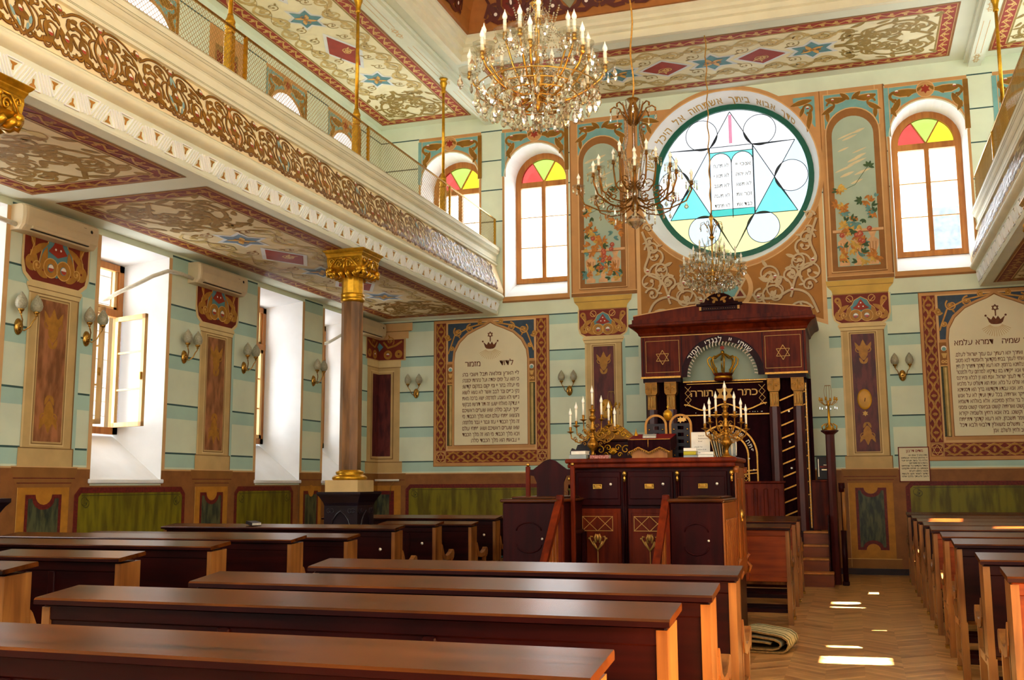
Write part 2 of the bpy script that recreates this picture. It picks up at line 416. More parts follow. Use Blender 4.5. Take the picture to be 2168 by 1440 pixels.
# ---------------------------------------------------------------- flat painting
class P(B):
    """paints flat shapes on a surface given by M(u, v, h)"""
    def __init__(s, M, m='white_plaster'):
        super().__init__(m); s.M = M; s.h = 0.004; s.n_ = 0; s.A = (0, 0, 1, 0, 1)
    def lay(s, k, m=None):
        s.h = 0.004 + 0.0022 * k
        if m: s.use(m)
        return s
    def T(s, x=0, y=0, sc=1, rot=0, mir=1):
        s.A = (x, y, sc, rot, mir); return s
    def q(s, u, v):
        x, y, sc, r, m = s.A; u *= m * sc; v *= sc
        return s.M(x + u * cos(r) - v * sin(r), y + u * sin(r) + v * cos(r), s.h + (s.n_ % 45) * 4e-5)
    def poly(s, pts): s.n_ += 1; return s.add([s.q(*p) for p in pts], [tuple(range(len(pts)))])
    def rect(s, x0, y0, x1, y1): return s.poly([(x0, y0), (x1, y0), (x1, y1), (x0, y1)])
    def frame(s, x0, y0, x1, y1, w):
        s.rect(x0, y0, x1, y0 + w); s.rect(x0, y1 - w, x1, y1); s.rect(x0, y0 + w, x0 + w, y1 - w); s.rect(x1 - w, y0 + w, x1, y1 - w); return s
    def strip(s, a, b):
        s.n_ += 1; n = len(a); return s.add([s.q(*p) for p in a] + [s.q(*p) for p in b], [(i, i + 1, n + i + 1, n + i) for i in range(n - 1)])
    def ribbon(s, pts, w, w1=None):
        if w1 is None: w1 = w
        a, b = [], []; n = len(pts)
        for i, p in enumerate(pts):
            p0, p1 = pts[max(i - 1, 0)], pts[min(i + 1, n - 1)]
            dx, dy = p1[0] - p0[0], p1[1] - p0[1]; l = hypot(dx, dy) or 1
            ww = (w + (w1 - w) * i / (n - 1)) / 2
            a.append((p[0] - dy / l * ww, p[1] + dx / l * ww)); b.append((p[0] + dy / l * ww, p[1] - dx / l * ww))
        return s.strip(a, b)
    def curve(s, pts, w, w1=None, k=5):
        """a smooth ribbon through the points"""
        P_ = [pts[0]] + list(pts) + [pts[-1]]; o = []
        for i in range(1, len(P_) - 2):
            a, b, c, d = P_[i - 1:i + 3]
            for j in range(k):
                t = j / k; o.append(tuple(0.5 * (2 * b[q] + (c[q] - a[q]) * t + (2 * a[q] - 5 * b[q] + 4 * c[q] - d[q]) * t * t + (3 * b[q] - a[q] - 3 * c[q] + d[q]) * t ** 3) for q in (0, 1)))
        o.append(tuple(pts[-1])); return s.ribbon(o, w, w1)
    def disc(s, x, y, r, ry=None, n=12):
        ry = ry or r; return s.poly([(x + r * cos(2 * pi * k / n), y + ry * sin(2 * pi * k / n)) for k in range(n)])
    def ring(s, x, y, r0, r1, a0=0.0, a1=2 * pi, n=24):
        A = [(x + r0 * cos(a0 + (a1 - a0) * k / n), y + r0 * sin(a0 + (a1 - a0) * k / n)) for k in range(n + 1)]
        C_ = [(x + r1 * cos(a0 + (a1 - a0) * k / n), y + r1 * sin(a0 + (a1 - a0) * k / n)) for k in range(n + 1)]
        return s.strip(A, C_)
    def leaf(s, x, y, a, L, W, bend=0.0):
        pts = []; up, dn = [], []
        for t in (0, 0.15, 0.35, 0.6, 0.82, 1.0):
            w = W * (sin(pi * min(t * 0.95 + 0.05, 1)) ** 0.8 if t < 1 else 0); b = bend * t * t * L
            cx, cy = t * L, b
            up.append((cx, cy + w / 2)); dn.append((cx, cy - w / 2))
        ca, sa = cos(a), sin(a)
        for p in up + dn[-2::-1]: pts.append((x + p[0] * ca - p[1] * sa, y + p[0] * sa + p[1] * ca))
        return s.poly(pts)
    def volute(s, x, y, a, r, sg, w, turns=1.35, bulb=1.5, lv=True):
        pts = [(x, y)]; h = a; rho = r; N_ = int(20 * turns); tot = 2 * pi * turns
        for i in range(N_):
            rho = r * (1 - 0.80 * (i / N_) ** 0.9); ds = rho * tot / N_
            h += sg * tot / N_; x += cos(h) * ds; y += sin(h) * ds; pts.append((x, y))
        s.ribbon(pts, w, w * 0.55); s.disc(x, y, w * bulb, n=9)
        if lv:
            k = N_ // 3; p, p2 = pts[k], pts[k + 1]; ang = atan2(p2[1] - p[1], p2[0] - p[0])
            s.leaf(p[0], p[1], ang - sg * 0.9, r * 0.75, r * 0.34, -sg * 0.3)
            k = int(N_ * 0.55); p, p2 = pts[k], pts[k + 1]; ang = atan2(p2[1] - p[1], p2[0] - p[0])
            s.leaf(p[0], p[1], ang + sg * 0.9, r * 0.45, r * 0.26, sg * 0.4)
        return pts
    def rinceau(s, x0, x1, y, amp, n, w, lv=True, turns=1.3, start=1):
        """a running vine: a wavy stem with a scroll curling in each wave"""
        L = (x1 - x0) / n; st = []
        for i in range(n * 8 + 1):
            t = i / 8; st.append((x0 + L * t, y + amp * 0.55 * sin(pi * t) * start))
        s.ribbon(st, w)
        for k in range(n):
            sg = start * (1 if k % 2 == 0 else -1); xs = x0 + L * (k + 0.12)
            s.volute(xs, y + sg * amp * 0.2, sg * 1.25, min(amp * 0.72, L * 0.38), -sg, w, turns, lv=lv)
            if lv:
                s.leaf(x0 + L * (k + 1), y, -sg * 0.5, L * 0.42, amp * 0.34, sg * 0.3)
                s.leaf(x0 + L * (k + 0.95), y, pi - sg * 0.9 , L * 0.3, amp * 0.26, -sg * 0.3)
        return s
    def star6(s, x, y, r, rot=0.0, sxx=1.0):
        for k in range(2):
            s.poly([(x + r * sxx * cos(rot + pi / 2 + k * pi + j * 2 * pi / 3), y + r * sin(rot + pi / 2 + k * pi + j * 2 * pi / 3)) for j in range(3)])
            s.h += 0.0006
        s.h -= 0.0012; return s
    def star6line(s, x, y, r, w):
        for k in range(2):
            p = [(x + r * cos(pi / 2 + k * pi + j * 2 * pi / 3), y + r * sin(pi / 2 + k * pi + j * 2 * pi / 3)) for j in range(3)]
            for j in range(3): s.ribbon([p[j], p[(j + 1) % 3]], w)
        return s
    def jewel(s, x, y, r, ry=None):
        h = s.h; c = s.cur; ry = ry or r
        s.h = h + 0.0015; s.use('jewel_white').disc(x, y, r, ry, 12)
        s.h = h + 0.003; s.use('jewel_red'); s.poly([(x + r * cos(a), y + ry * sin(a)) for a in [pi + pi * k / 6 for k in range(7)]])
        s.h = h; s.cur = c; return s
    # Hebrew lettering, right to left
    def text(s, body, xr, y, size, width=None, gap=0.06, word=0.34, left=False, squeeze=None):
        gl = [GLYPH(c) for c in body]
        tot = sum((g[2] + gap) if g else word for g in gl) * size
        k = (width / tot) if width else 1.0
        x = xr
        if left: x = xr + tot * k
        for c, g in zip(body, gl):
            if g is None: x -= word * size * k; continue
            x -= g[2] * size * k
            s.add([s.q(x + p[0] * size * k, y + p[1] * size) for p in g[0]], g[1])
            x -= gap * size * k
        return tot * k
    def latin(s, body, x, y, size, gap=0.07):
        for c in body:
            g = GLYPH(c)
            if g is None: x += 0.3 * size; continue
            s.add([s.q(x + p[0] * size, y + p[1] * size) for p in g[0]], g[1]); x += (g[2] + gap) * size
    def arctext(s, body, cx, cy, r, a0, size, gap=0.08, word=0.45, inward=False):
        """letters standing on a circle, read right to left as the angle grows"""
        a = a0; A0 = s.A
        for c in body:
            g = GLYPH(c)
            if g is None: a += word * size / r; continue
            w = g[2] * size; am = a + w / 2 / r; rot = am - pi / 2
            px, py = cx + r * cos(am), cy + r * sin(am)
            s.add([s.q(px + (p[0] * size - w / 2) * cos(rot) - p[1] * size * sin(rot), py + (p[0] * size - w / 2) * sin(rot) + p[1] * size * cos(rot)) for p in g[0]], g[1])
            a += (w + gap * size) / r
        return a
_G = {}
def GLYPH(c):
    if c == ' ': return None
    if c in _G: return _G[c]
    cu = bpy.data.curves.new('glyph', 'FONT'); cu.body = c; cu.size = 1.0; cu.offset = 0.012; cu.resolution_u = 3
    o = bpy.data.objects.new('glyph', cu); COL.objects.link(o)
    bpy.context.view_layer.update()
    me = bpy.data.meshes.new_from_object(o.evaluated_get(bpy.context.evaluated_depsgraph_get()))
    vs_ = [(v.co.x, v.co.y) for v in me.vertices]; fs = [tuple(p.vertices) for p in me.polygons]
    bpy.data.objects.remove(o); bpy.data.curves.remove(cu); bpy.data.meshes.remove(me)
    x0 = min(p[0] for p in vs_); x1 = max(p[0] for p in vs_)
    _G[c] = ([(p[0] - x0, p[1]) for p in vs_], fs, x1 - x0)
    return _G[c]
# ================================================================ the room shell
XL, XR, YE, YB, ZC, ZG = -8.8, 4.6, 18.37, -3.0, 8.65, 4.70     # walls, end, back, ceiling, gallery soffit
MX = XL + XR                                                      # mirror for the right-hand side
def arch(cx, r, zb, zs, n=14):
    return [(cx - r, zb), (cx + r, zb), (cx + r, zs)] + [(cx + r * cos(pi * k / n), zs + r * sin(pi * k / n)) for k in range(1, n)] + [(cx - r, zs)]
def circ(cx, cz, r, n=56): return [(cx + r * cos(2 * pi * k / n), cz + r * sin(2 * pi * k / n)) for k in range(n)]
def rectl(a0, a1, b0, b1): return [(a0, b0), (a1, b0), (a1, b1), (a0, b1)]
GROOVES = (1.95, 2.61, 3.29, 3.98, 4.66)
GROOVES_UP = (6.54, 7.17, 7.76, 8.36)
END_WIN = (-7.31, -5.555, 1.47, 3.19)
LOW_L = ((3.6, 5.0), (7.45, 8.85), (10.37, 11.73), (14.02, 15.37), (16.14, 17.48))
UP_L = (4.3, 8.15, 11.05, 14.68, 16.78)
CIR_O = (-1.95, 6.99, 1.62); CIR_I = (-1.89, 7.03, 1.455)
DEP = 0.62

b = B('parquet'); b.box(XL - 0.6, XR + 0.6, YB, YE + 0.3, -0.1, 0); b.build('floor', kind='structure')

# end wall with the arched windows and the round window cut through
b = B('mint_paint')
hs = [arch(c, 0.615, 5.05, 7.405) for c in END_WIN] + [circ(*CIR_O)]
b.holes(rectl(XL - 0.7, XR + 0.7, 0, ZC + 0.1), hs, lambda u, v: (u, YE, v))
b.use('white_plaster')
for c in END_WIN:
    b.loft([(p[0], YE, p[1]) for p in arch(c, 0.615, 5.05, 7.405)], [(p[0], YE + DEP, p[1]) for p in arch(c, 0.575, 5.40, 7.43)], sm=False)
b.loft([(p[0], YE, p[1]) for p in circ(*CIR_O)], [(p[0], YE + 0.42, p[1]) for p in circ(*CIR_I)], sm=True)
b.use('far_wall')
b.holes(rectl(XL - 0.7, XR + 0.7, -0.3, ZC + 0.6), [arch(c, 0.56, 5.42, 7.42) for c in END_WIN] + [circ(CIR_I[0], CIR_I[1], 1.5)], lambda u, v: (u, YE + 0.75, v))
wall_end = b.build('wall_end', kind='structure')

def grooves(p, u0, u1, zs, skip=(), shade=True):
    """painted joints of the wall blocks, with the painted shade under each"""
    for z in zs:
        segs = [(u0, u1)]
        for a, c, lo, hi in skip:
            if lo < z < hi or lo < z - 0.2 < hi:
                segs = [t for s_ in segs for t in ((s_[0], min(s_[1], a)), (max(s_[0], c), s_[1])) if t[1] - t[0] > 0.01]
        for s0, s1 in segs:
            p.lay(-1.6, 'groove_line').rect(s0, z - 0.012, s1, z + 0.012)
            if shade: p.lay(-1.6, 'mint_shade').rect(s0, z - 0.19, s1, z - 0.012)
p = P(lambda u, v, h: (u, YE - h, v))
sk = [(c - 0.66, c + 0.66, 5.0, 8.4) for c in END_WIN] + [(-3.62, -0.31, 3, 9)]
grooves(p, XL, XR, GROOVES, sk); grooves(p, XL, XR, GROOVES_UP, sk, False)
# brown painted dado
p.lay(0, 'brown_paint').rect(XL, 0.1, -0.30, 1.73); p.rect(0.70, 0.1, XR, 1.73); p.rect(-0.3, 0.1, 0.7, 1.73)
p.lay(1, 'tan_light').rect(XL, 1.715, XR, 1.735)
def dado_panel(p, u0, u1, z0, z1):
    c = 0.09
    def oct_(i): return [(u0 + c + i * .4, z0 + i), (u1 - c - i * .4, z0 + i), (u1 - i, z0 + c + i * .4), (u1 - i, z1 - c - i * .4), (u1 - c - i * .4, z1 - i), (u0 + c + i * .4, z1 - i), (u0 + i, z1 - c - i * .4), (u0 + i, z0 + c + i * .4)]
    p.lay(1, 'rust_line').poly(oct_(0)); p.lay(2, 'olive_marble').poly(oct_(0.07))
    p.lay(3, 'dark_olive')
    for u, m in ((u0 + 0.17, 1), (u1 - 0.17, -1)):
        p.T(u, z1 - 0.17, 1, 0, m); p.ring(0, 0, 0.05, 0.056); p.volute(0.02, 0.03, 0.2, 0.06, -1, 0.006, 1.2, lv=False); p.volute(-0.03, -0.03, -1.4, 0.07, 1, 0.006, 1.2, lv=False)
    p.T(); p.ribbon([(u0 + 0.12, z1 - 0.1), (u1 - 0.12, z1 - 0.1)], 0.008)
dado_panel(p, -8.2, -5.1, 0.25, 1.52); dado_panel(p, 0.78, 4.5, 0.25, 1.52); dado_panel(p, -4.98, -4.88, 0.25, 1.5)
p.build('dado_painting', wall_end)
b = B('skirting'); b.box(-0.42, XR, YE - 0.03, YE, 0, 0.1); b.box(XL, -4.0, YE - 0.03, YE, 0, 0.1)
b.build('baseboard_end', kind='structure')

# left wall
def side_wall(name, x, s, low, low_z, ups, paint=True):
    """s = +1 when the room lies towards +x"""
    b = B('mint_paint')
    hs = [rectl(a, c, low_z[0], low_z[1]) for a, c in low] + [arch(c, 0.6, 5.1, 7.45) for c in ups]
    b.holes(rectl(YB, YE, 0, ZC + 0.1), hs, lambda u, v: (x, u, v))
    hz = 0.12 if s > 0 else -0.55
    b.use('white_plaster')
    xo = x - s * 0.72
    for a, c in low:
        b.loft([(x, p_[0], p_[1]) for p_ in rectl(a, c, low_z[0], low_z[1])], [(xo, p_[0], p_[1]) for p_ in rectl(a + 0.14, c - 0.14, low_z[0] + 0.62, low_z[1] - hz)])
    for c in ups:
        b.loft([(x, p_[0], p_[1]) for p_ in arch(c, 0.6, 5.1, 7.45)], [(xo, p_[0], p_[1]) for p_ in arch(c, 0.55, 5.4, 7.45)])
    b.use('far_wall')
    b.holes(rectl(YB, YE + 0.7, -0.3, ZC + 0.6), [rectl(a + 0.14, c - 0.14, low_z[0] + 0.62, low_z[1] - hz) for a, c in low] + [arch(c, 0.55, 5.4, 7.45) for c in ups], lambda u, v: (xo - s * 0.12, u, v))
    return b.build(name, kind='structure')
wall_left = side_wall('wall_left', XL, 1, LOW_L, (1.58, 4.62), UP_L)
LOW_R = ((1.0, 5.0), (9.7, 12.3), (13.6, 16.4)); UP_R = (2.0, 5.0, 8.15, 11.05, 14.68, 16.78)
wall_right = side_wall('wall_right', XR, -1, LOW_R, (1.58, 4.62), UP_R)
p = P(lambda u, v, h: (XL + h, u, v))
sk = [(a - 0.07, c + 0.07, 1.5, 4.69) for a, c in LOW_L] + [(c - 0.66, c + 0.66, 5.0, 8.4) for c in UP_L]
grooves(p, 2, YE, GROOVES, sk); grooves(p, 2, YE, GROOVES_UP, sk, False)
sg = [2.0] + [t for a, c in LOW_L for t in (a, c)] + [YE]
for i in range(0, len(sg), 2): p.lay(0, 'brown_paint').rect(sg[i], 0.1, sg[i + 1], 1.73)
for a, c in LOW_L:
    p.lay(0, 'brown_paint').rect(a, 0.1, c, 1.52)
    p.lay(1, 'tan_light').rect(a - 0.065, 1.73, a, 4.62); p.rect(c, 1.73, c + 0.065, 4.62)
for i in range(0, len(sg), 2): p.lay(1, 'tan_light').rect(sg[i], 1.715, sg[i + 1], 1.735)
for u0, u1 in ((10.12, 12.27), (13.47, 15.18), (6.5, 8.9), (16.35, 17.5)): dado_panel(p, u0, u1, 0.25, 1.5)
p.build('dado_painting', wall_left)
b = B('white_plaster')
for a, c in LOW_L: b.box(XL - 0.02, XL + 0.035, a - 0.03, c + 0.03, 1.545, 1.60, 0.01)
b.build('window_sill', wall_left)
b = B('skirting'); b.box(XL, XL + 0.03, YB, YE, 0, 0.1); b.build('baseboard_left', kind='structure')

# back wall behind the camera, with tall windows
b = B('mint_paint')
BW = ((-7.6, -5.6), (-4.6, -2.6), (-1.6, 0.4), (1.4, 3.4))
b.holes(rectl(XL - 0.7, XR + 0.7, 0, ZC + 0.1), [rectl(a, c, 5.0, 8.0) for a, c in BW] + [rectl(a, c, 1.6, 3.4) for a, c in (BW[0], BW[3])], lambda u, v: (u, YB, v))
b.build('wall_back', kind='structure')

# ceiling with the coved opening over the nave
OX0, OX1, OY0, OY1 = -5.98, 1.88, -1.0, 15.55
b = B('ceiling_paint')
b.holes(rectl(XL - 0.7, XR + 0.7, YB, YE + 0.7), [rectl(OX0, OX1, OY0, OY1)], lambda u, v: (u, v, ZC))
def ringrect(x0, x1, y0, y1, z): return [(x0, y0, z), (x1, y0, z), (x1, y1, z), (x0, y1, z)]
ceiling = b.build('ceiling', kind='structure')
# moulding round the opening, then the painted cove
b = B('cream_mould')
prof = ((0, 0), (0, 0.04), (0.05, 0.05), (0.05, 0.14), (0.11, 0.17), (0.11, 0.21), (0.16, 0.24), (0.20, 0.30), (0.20, 0.33))
prof = ((-0.14, 0), (-0.14, -0.04), (-0.06, -0.06), (0.0, -0.06), (0.0, 0.06), (0.05, 0.08), (0.05, 0.16), (0.11, 0.19), (0.11, 0.24), (0.16, 0.28), (0.16, 0.33))
rings = [ringrect(OX0 + i, OX1 - i, OY0 + i, OY1 - i, ZC + z) for i, z in prof]
for A_, B_ in zip(rings, rings[1:]): b.loft(A_, B_)
b.build('cove_moulding', ceiling)
b = B('dome_ground')
def cove(t): return 0.16 + 0.05 + 1.25 * (1 - cos(t * pi / 2)), 0.33 + 1.1 * sin(t * pi / 2)
cr = [ringrect(OX0 + 0.16, OX1 - 0.16, OY0 + 0.16, OY1 - 0.16, ZC + 0.33)] + [ringrect(OX0 + cove(k / 10)[0], OX1 - cove(k / 10)[0], OY0 + cove(k / 10)[0], OY1 - cove(k / 10)[0], ZC + cove(k / 10)[1]) for k in range(11)]
for A_, B_ in zip(cr, cr[1:]): b.loft(A_, B_, sm=False)
b.use('ceiling_paint'); b.add(cr[-1], [(0, 1, 2, 3)])
cove_o = b.build('painted_cove', ceiling)
def cove_motif(p, x, alt):
    """one repeat of the jewelled tracery, about 0.95 wide and 1.2 high"""
    p.T(x, 0)
    w = 0.075
    for m in (1, -1):
        p.T(x, 0, 1, 0, m)
        p.lay(2, 'dome_brown')
        p.ribbon([(0.0, 0.12), (0.13, 0.2), (0.22, 0.36), (0.2, 0.54), (0.1, 0.7), (0.0, 0.92)], w)
        p.ribbon([(0.08, 0.12), (0.25, 0.1), (0.38, 0.18), (0.475, 0.14)], w)
        p.volute(0.24, 0.4, 0.5, 0.13, -1, 0.045, 1.2); p.volute(0.3, 0.66, 1.2, 0.13, 1, 0.045, 1.2)
        p.volute(0.30, 0.14, 0.4, 0.09, 1, 0.04, 1.1, lv=False)
        p.ribbon([(0.475, 0.2), (0.38, 0.42), (0.475, 0.64)], 0.05)
        p.ribbon([(0.0, 0.92), (0.2, 0.84), (0.36, 0.92), (0.475, 1.05)], 0.06)
        p.leaf(0.02, 0.36, 0.9, 0.18, 0.09); p.leaf(0.1, 0.98, 0.8, 0.2, 0.1)
    p.T(x, 0)
    p.lay(1, 'dome_grey' if alt else 'deep_red').poly([(0, 0.16), (0.16, 0.36), (0.12, 0.56), (0, 0.8), (-0.12, 0.56), (-0.16, 0.36)])
    p.lay(3, 'dome_brown').disc(0, 0.42, 0.05, 0.12); p.disc(0.06, 0.5, 0.045); p.disc(-0.06, 0.5, 0.045)
    p.lay(4, 'jewel_white').disc(0, 0.4, 0.02, 0.045); p.disc(0.475, 0.42, 0.03); p.disc(-0.28, 0.24, 0.03); p.disc(0.28, 0.24, 0.03); p.disc(0.3, 0.78, 0.025); p.disc(-0.3, 0.78, 0.025)
def cove_map(side):
    def M(u, v, h):
        i, z = cove(min(max(v / 1.75, 0), 1)); i += h * 3; z -= h
        if side == 'end': return (u, OY1 - i, ZC + z)
        if side == 'left': return (OX0 + i, u, ZC + z)
        return (OX1 - i, u, ZC + z)
    return M
p = P(cove_map('end'))
for k in range(7): cove_motif(p, -2.05 + (k - 3) * 0.98, k % 2)
p.build('cove_tracery', ceiling)
p = P(cove_map('left'))
for k in range(8): cove_motif(p, 14.4 - k * 0.98, k % 2)
p.build('cove_tracery', ceiling)
# the long beams that carry the gallery posts
for i, xb in enumerate((-6.46, MX + 6.46)):
    b = B('ceiling_paint'); b.box(xb - 0.1, xb + 0.1, YB, YE, 8.5, ZC)
    b.box(xb - 0.16, xb + 0.16, YB, YE, 8.585, ZC)
    o = b.build('trim_%d' % (i + 1), kind='structure')
    p = P(lambda u, v, h: (xb + v, u, 8.5 - h * 0.5), 'gold_light')
    for yy in range(6):
        y1 = 17.8 - yy * 2.0
        for sx in (-0.045, 0.045): p.rect(y1 - 1.3, sx - 0.004, y1, sx + 0.004)
        for d in (0.12, 0.28): p.star6line(y1 + d, 0, 0.06, 0.008)
        for d in (0.2, 0.36, 0.04): p.ring(y1 + d, 0, 0.022, 0.03, n=8)
    p.build('painted_band', o)

# windows of the end wall: red, green and yellow fan over six clear panes
WN = [0]
def end_window(c, parts=True):
    WN[0] += 1
    y0 = YE + DEP - 0.03; r = 0.575; zs = 7.43; zb = 5.40
    b = B('pine'); b.box(c - r - 0.01, c + r + 0.01, y0, y0 + 0.09, zb, zb + 0.1)
    for s in (-1, 1):
        b.box(c + s * r - (0.105 if s > 0 else 0), c + s * r + (0.105 if s < 0 else 0), y0, y0 + 0.08, zb + 0.1, zs)
    n = 20; A0 = [(c + r * cos(pi * k / n), zs + r * sin(pi * k / n)) for k in range(n + 1)]; A1 = [(c + (r - 0.115) * cos(pi * k / n), zs + (r - 0.115) * sin(pi * k / n)) for k in range(n + 1)]
    for k in range(n):
        q = [A0[k], A0[k + 1], A1[k + 1], A1[k]]; b.prism(q, 'y', y0, y0 + 0.08)
    b.box(c - r + 0.1, c + r - 0.1, y0 - 0.01, y0 + 0.08, zs - 0.11, zs)
    b.box(c - 0.04, c + 0.04, y0 - 0.015, y0 + 0.07, zb + 0.1, zs - 0.1)
    for s in (1, -1):
        a = pi / 2 + s * pi / 6
        q = [(c - 0.011 * sin(a), zs + 0.011 * cos(a)), (c + 0.011 * sin(a), zs - 0.011 * cos(a)), (c + 0.47 * cos(a) + 0.011 * sin(a), zs + 0.47 * sin(a) - 0.011 * cos(a)), (c + 0.47 * cos(a) - 0.011 * sin(a), zs + 0.47 * sin(a) + 0.011 * cos(a))]
        b.prism(q, 'y', y0 + 0.02, y0 + 0.05)
    b.use('pine_pale')
    for k in (1, 2):
        z = zb + 0.1 + (zs - 0.1 - zb - 0.1) * k / 3; b.box(c - r + 0.1, c + r - 0.1, y0 + 0.02, y0 + 0.04, z - 0.009, z + 0.009)
    w = b.build('window_%d' % WN[0], kind='structure')
    g = B('clear_glass'); g.add([(c - r + 0.1, y0 + 0.035, zb + 0.1), (c + r - 0.1, y0 + 0.035, zb + 0.1), (c + r - 0.1, y0 + 0.035, zs - 0.1), (c - r + 0.1, y0 + 0.035, zs - 0.1)], [(0, 1, 2, 3)]); g.build('clear_pane', w)
    for m, a0, a1, lb in (('pane_yellow', 0, pi / 3, 'yellow glass pane'), ('pane_green', pi / 3, 2 * pi / 3, 'green glass pane'), ('pane_red', 2 * pi / 3, pi, 'red glass pane')):
        g = B(m); R_ = 0.465; pts = [(c, y0 + 0.036, zs)] + [(c + R_ * cos(a0 + (a1 - a0) * k / 8), y0 + 0.036, zs + R_ * sin(a0 + (a1 - a0) * k / 8)) for k in range(9)]
        g.add(pts, [tuple(range(10))]); g.build('fan_pane', w, label=lb)
    portal((c, y0 + 0.15, 6.7), (radians(-90), 0, 0), 1.15, 2.7)
    return w
for c in END_WIN: end_window(c)

# the great round window
def round_window():
    WN[0] += 1
    cx, cz, R = CIR_I; y0 = YE + 0.40
    b = B('green_rim')
    n = 64
    for r0, r1, d in ((R + 0.01, R - 0.095, 0.0),):
        A = [(cx + r0 * cos(2 * pi * k / n), y0, cz + r0 * sin(2 * pi * k / n)) for k in range(n)]
        A2 = [(cx + r1 * cos(2 * pi * k / n), y0, cz + r1 * sin(2 * pi * k / n)) for k in range(n)]
        A3 = [(p_[0], y0 + 0.06, p_[2]) for p_ in A2]
        b.loft(A, A2); b.loft(A2, A3)
    w = b.build('window_%d' % WN[0], kind='structure')
    Ri = R - 0.09; y1 = y0 + 0.03
    p = P(lambda u, v, h: (cx + u, y1 - h, cz + v)); ky = lambda m, k=0: p.lay(k, m)
    # panes do not overlap: the disc is cut into the star's points, its inner hexagon and the outer segments
    def hexp(k): return (Ri * 0.97 * cos(pi / 2 + k * pi / 3), Ri * 0.97 * sin(pi / 2 + k * pi / 3))
    S = 0.97 * Ri; T6 = [(S * cos(pi / 2 + k * pi / 3), S * sin(pi / 2 + k * pi / 3)) for k in range(6)]      # star tips
    I6 = [(S / sqrt(3) * cos(pi / 2 + pi / 6 + k * pi / 3), S / sqrt(3) * sin(pi / 2 + pi / 6 + k * pi / 3)) for k in range(6)]  # inner corners
    p.lay(0)
    # star points (tip k lies between inner corners k-1 and k)
    tipm = ['stain_white', 'stain_white', 'stain_teal', 'stain_lemon', 'stain_teal', 'stain_white']
    for k in range(6):
        p.use(tipm[k]).poly([T6[k], I6[k], I6[(k - 1) % 6]])
    # outer segments with a clear roundel in each
    segm = ['stain_white', 'stain_ice', 'stain_lemon', 'stain_lemon', 'stain_ice', 'stain_white']
    rr = 0.292
    for k in range(6):
        a = pi / 2 + pi / 6 + k * pi / 3; cxr, czr = (Ri - rr - 0.015) * cos(a), (Ri - rr - 0.015) * sin(a)
        a0, a1 = pi / 2 + k * pi / 3, pi / 2 + (k + 1) * pi / 3; N_ = 12
        rim = [(Ri * cos(a0 + (a1 - a0) * j / N_), Ri * sin(a0 + (a1 - a0) * j / N_)) for j in range(N_ + 1)]
        seg = [T6[k]] + rim + [T6[(k + 1) % 6], I6[k]]
        hole = [(cxr + rr * cos(2 * pi * j / 24), czr + rr * sin(2 * pi * j / 24)) for j in range(24)]
        p.use(segm[k]); loops = [[Vector((*q_, 0)) for q_ in seg], [Vector((*q_, 0)) for q_ in hole]]
        tri = tessellate_polygon(loops); flat = [q_ for l in loops for q_ in l]
        p.add([p.q(q_.x, q_.y) for q_ in flat], [tuple(t) for t in tri])
        p.use(['stain_white', 'stain_white', 'stain_ice', 'stain_ice', 'stain_white', 'stain_white'][k]).disc(cxr, czr, rr, n=24)
    # hexagon: side panes in pale blue, tablets and base in the middle
    hw, zt, zb_ = 0.40, 0.60, -0.70
    I = I6
    p.use('stain_pale_blue')
    # I6: 0 upper-left,1 left,2 lower-left,3 lower-right,4 right,5 upper-right
    p.poly([I[0], I[1], I[2], (-hw, I[2][1]), (-hw, I[0][1])]); p.poly([(hw, I[5][1]), (hw, I[3][1]), I[3], I[4], I[5]])
    zt0 = I[0][1]; zbb = I[2][1]
    p.use('stain_white'); p.rect(-hw, 0.56, hw, zt0)
    def tab(s):
        r = hw / 2; c0 = s * r; return [(c0 - r, zbb + 0.13), (c0 + r, zbb + 0.13), (c0 + r, 0.34)] + [(c0 + r * cos(pi * j / 10), 0.34 + r * sin(pi * j / 10)) for j in range(1, 10)] + [(c0 - r, 0.34)]
    for s in (-1, 1): p.use('stain_white').poly(tab(s))
    p.use('stain_teal')
    for s in (-1, 1):
        r = hw / 2; c0 = s * r
        for t in (-1, 1):
            pts = [(c0 + t * r, 0.56), (c0 + t * r, 0.34)] + [(c0 + t * r * cos(pi / 2 * j / 6), 0.34 + r * sin(pi / 2 * j / 6)) for j in range(1, 7)] + [(c0, 0.56)]
            p.poly(pts)
    p.use('stain_teal_deep').rect(-hw, zbb, hw, zbb + 0.13)
    p.build('stained_glass', w)
    q = P(lambda u, v, h: (cx + u, y1 - 0.006 - h, cz + v), 'lead_line'); q.lay(0)
    lw = 0.014
    for k in range(6):
        q.ribbon([T6[k], I6[k]], lw); q.ribbon([I6[k], T6[(k + 1) % 6]], lw); q.ribbon([I6[k], I6[(k + 1) % 6]], lw)
        a = pi / 2 + pi / 6 + k * pi / 3; q.ring((Ri - rr - 0.015) * cos(a), (Ri - rr - 0.015) * sin(a), rr - 0.006, rr + 0.006, n=36)
    for s in (-1, 1):
        t = tab(s); q.ribbon(t + [t[0]], lw); q.ribbon([(s * hw, zbb), (s * hw, zt0)], lw)
    q.ribbon([(-hw, 0.56), (hw, 0.56)], lw); q.ribbon([(0, -0.7), (0, 0.34)], lw)
    q.build('lead_cames', w)
    q = P(lambda u, v, h: (cx + u, y1 - 0.008 - h, cz + v), 'book_grey'); q.lay(1)
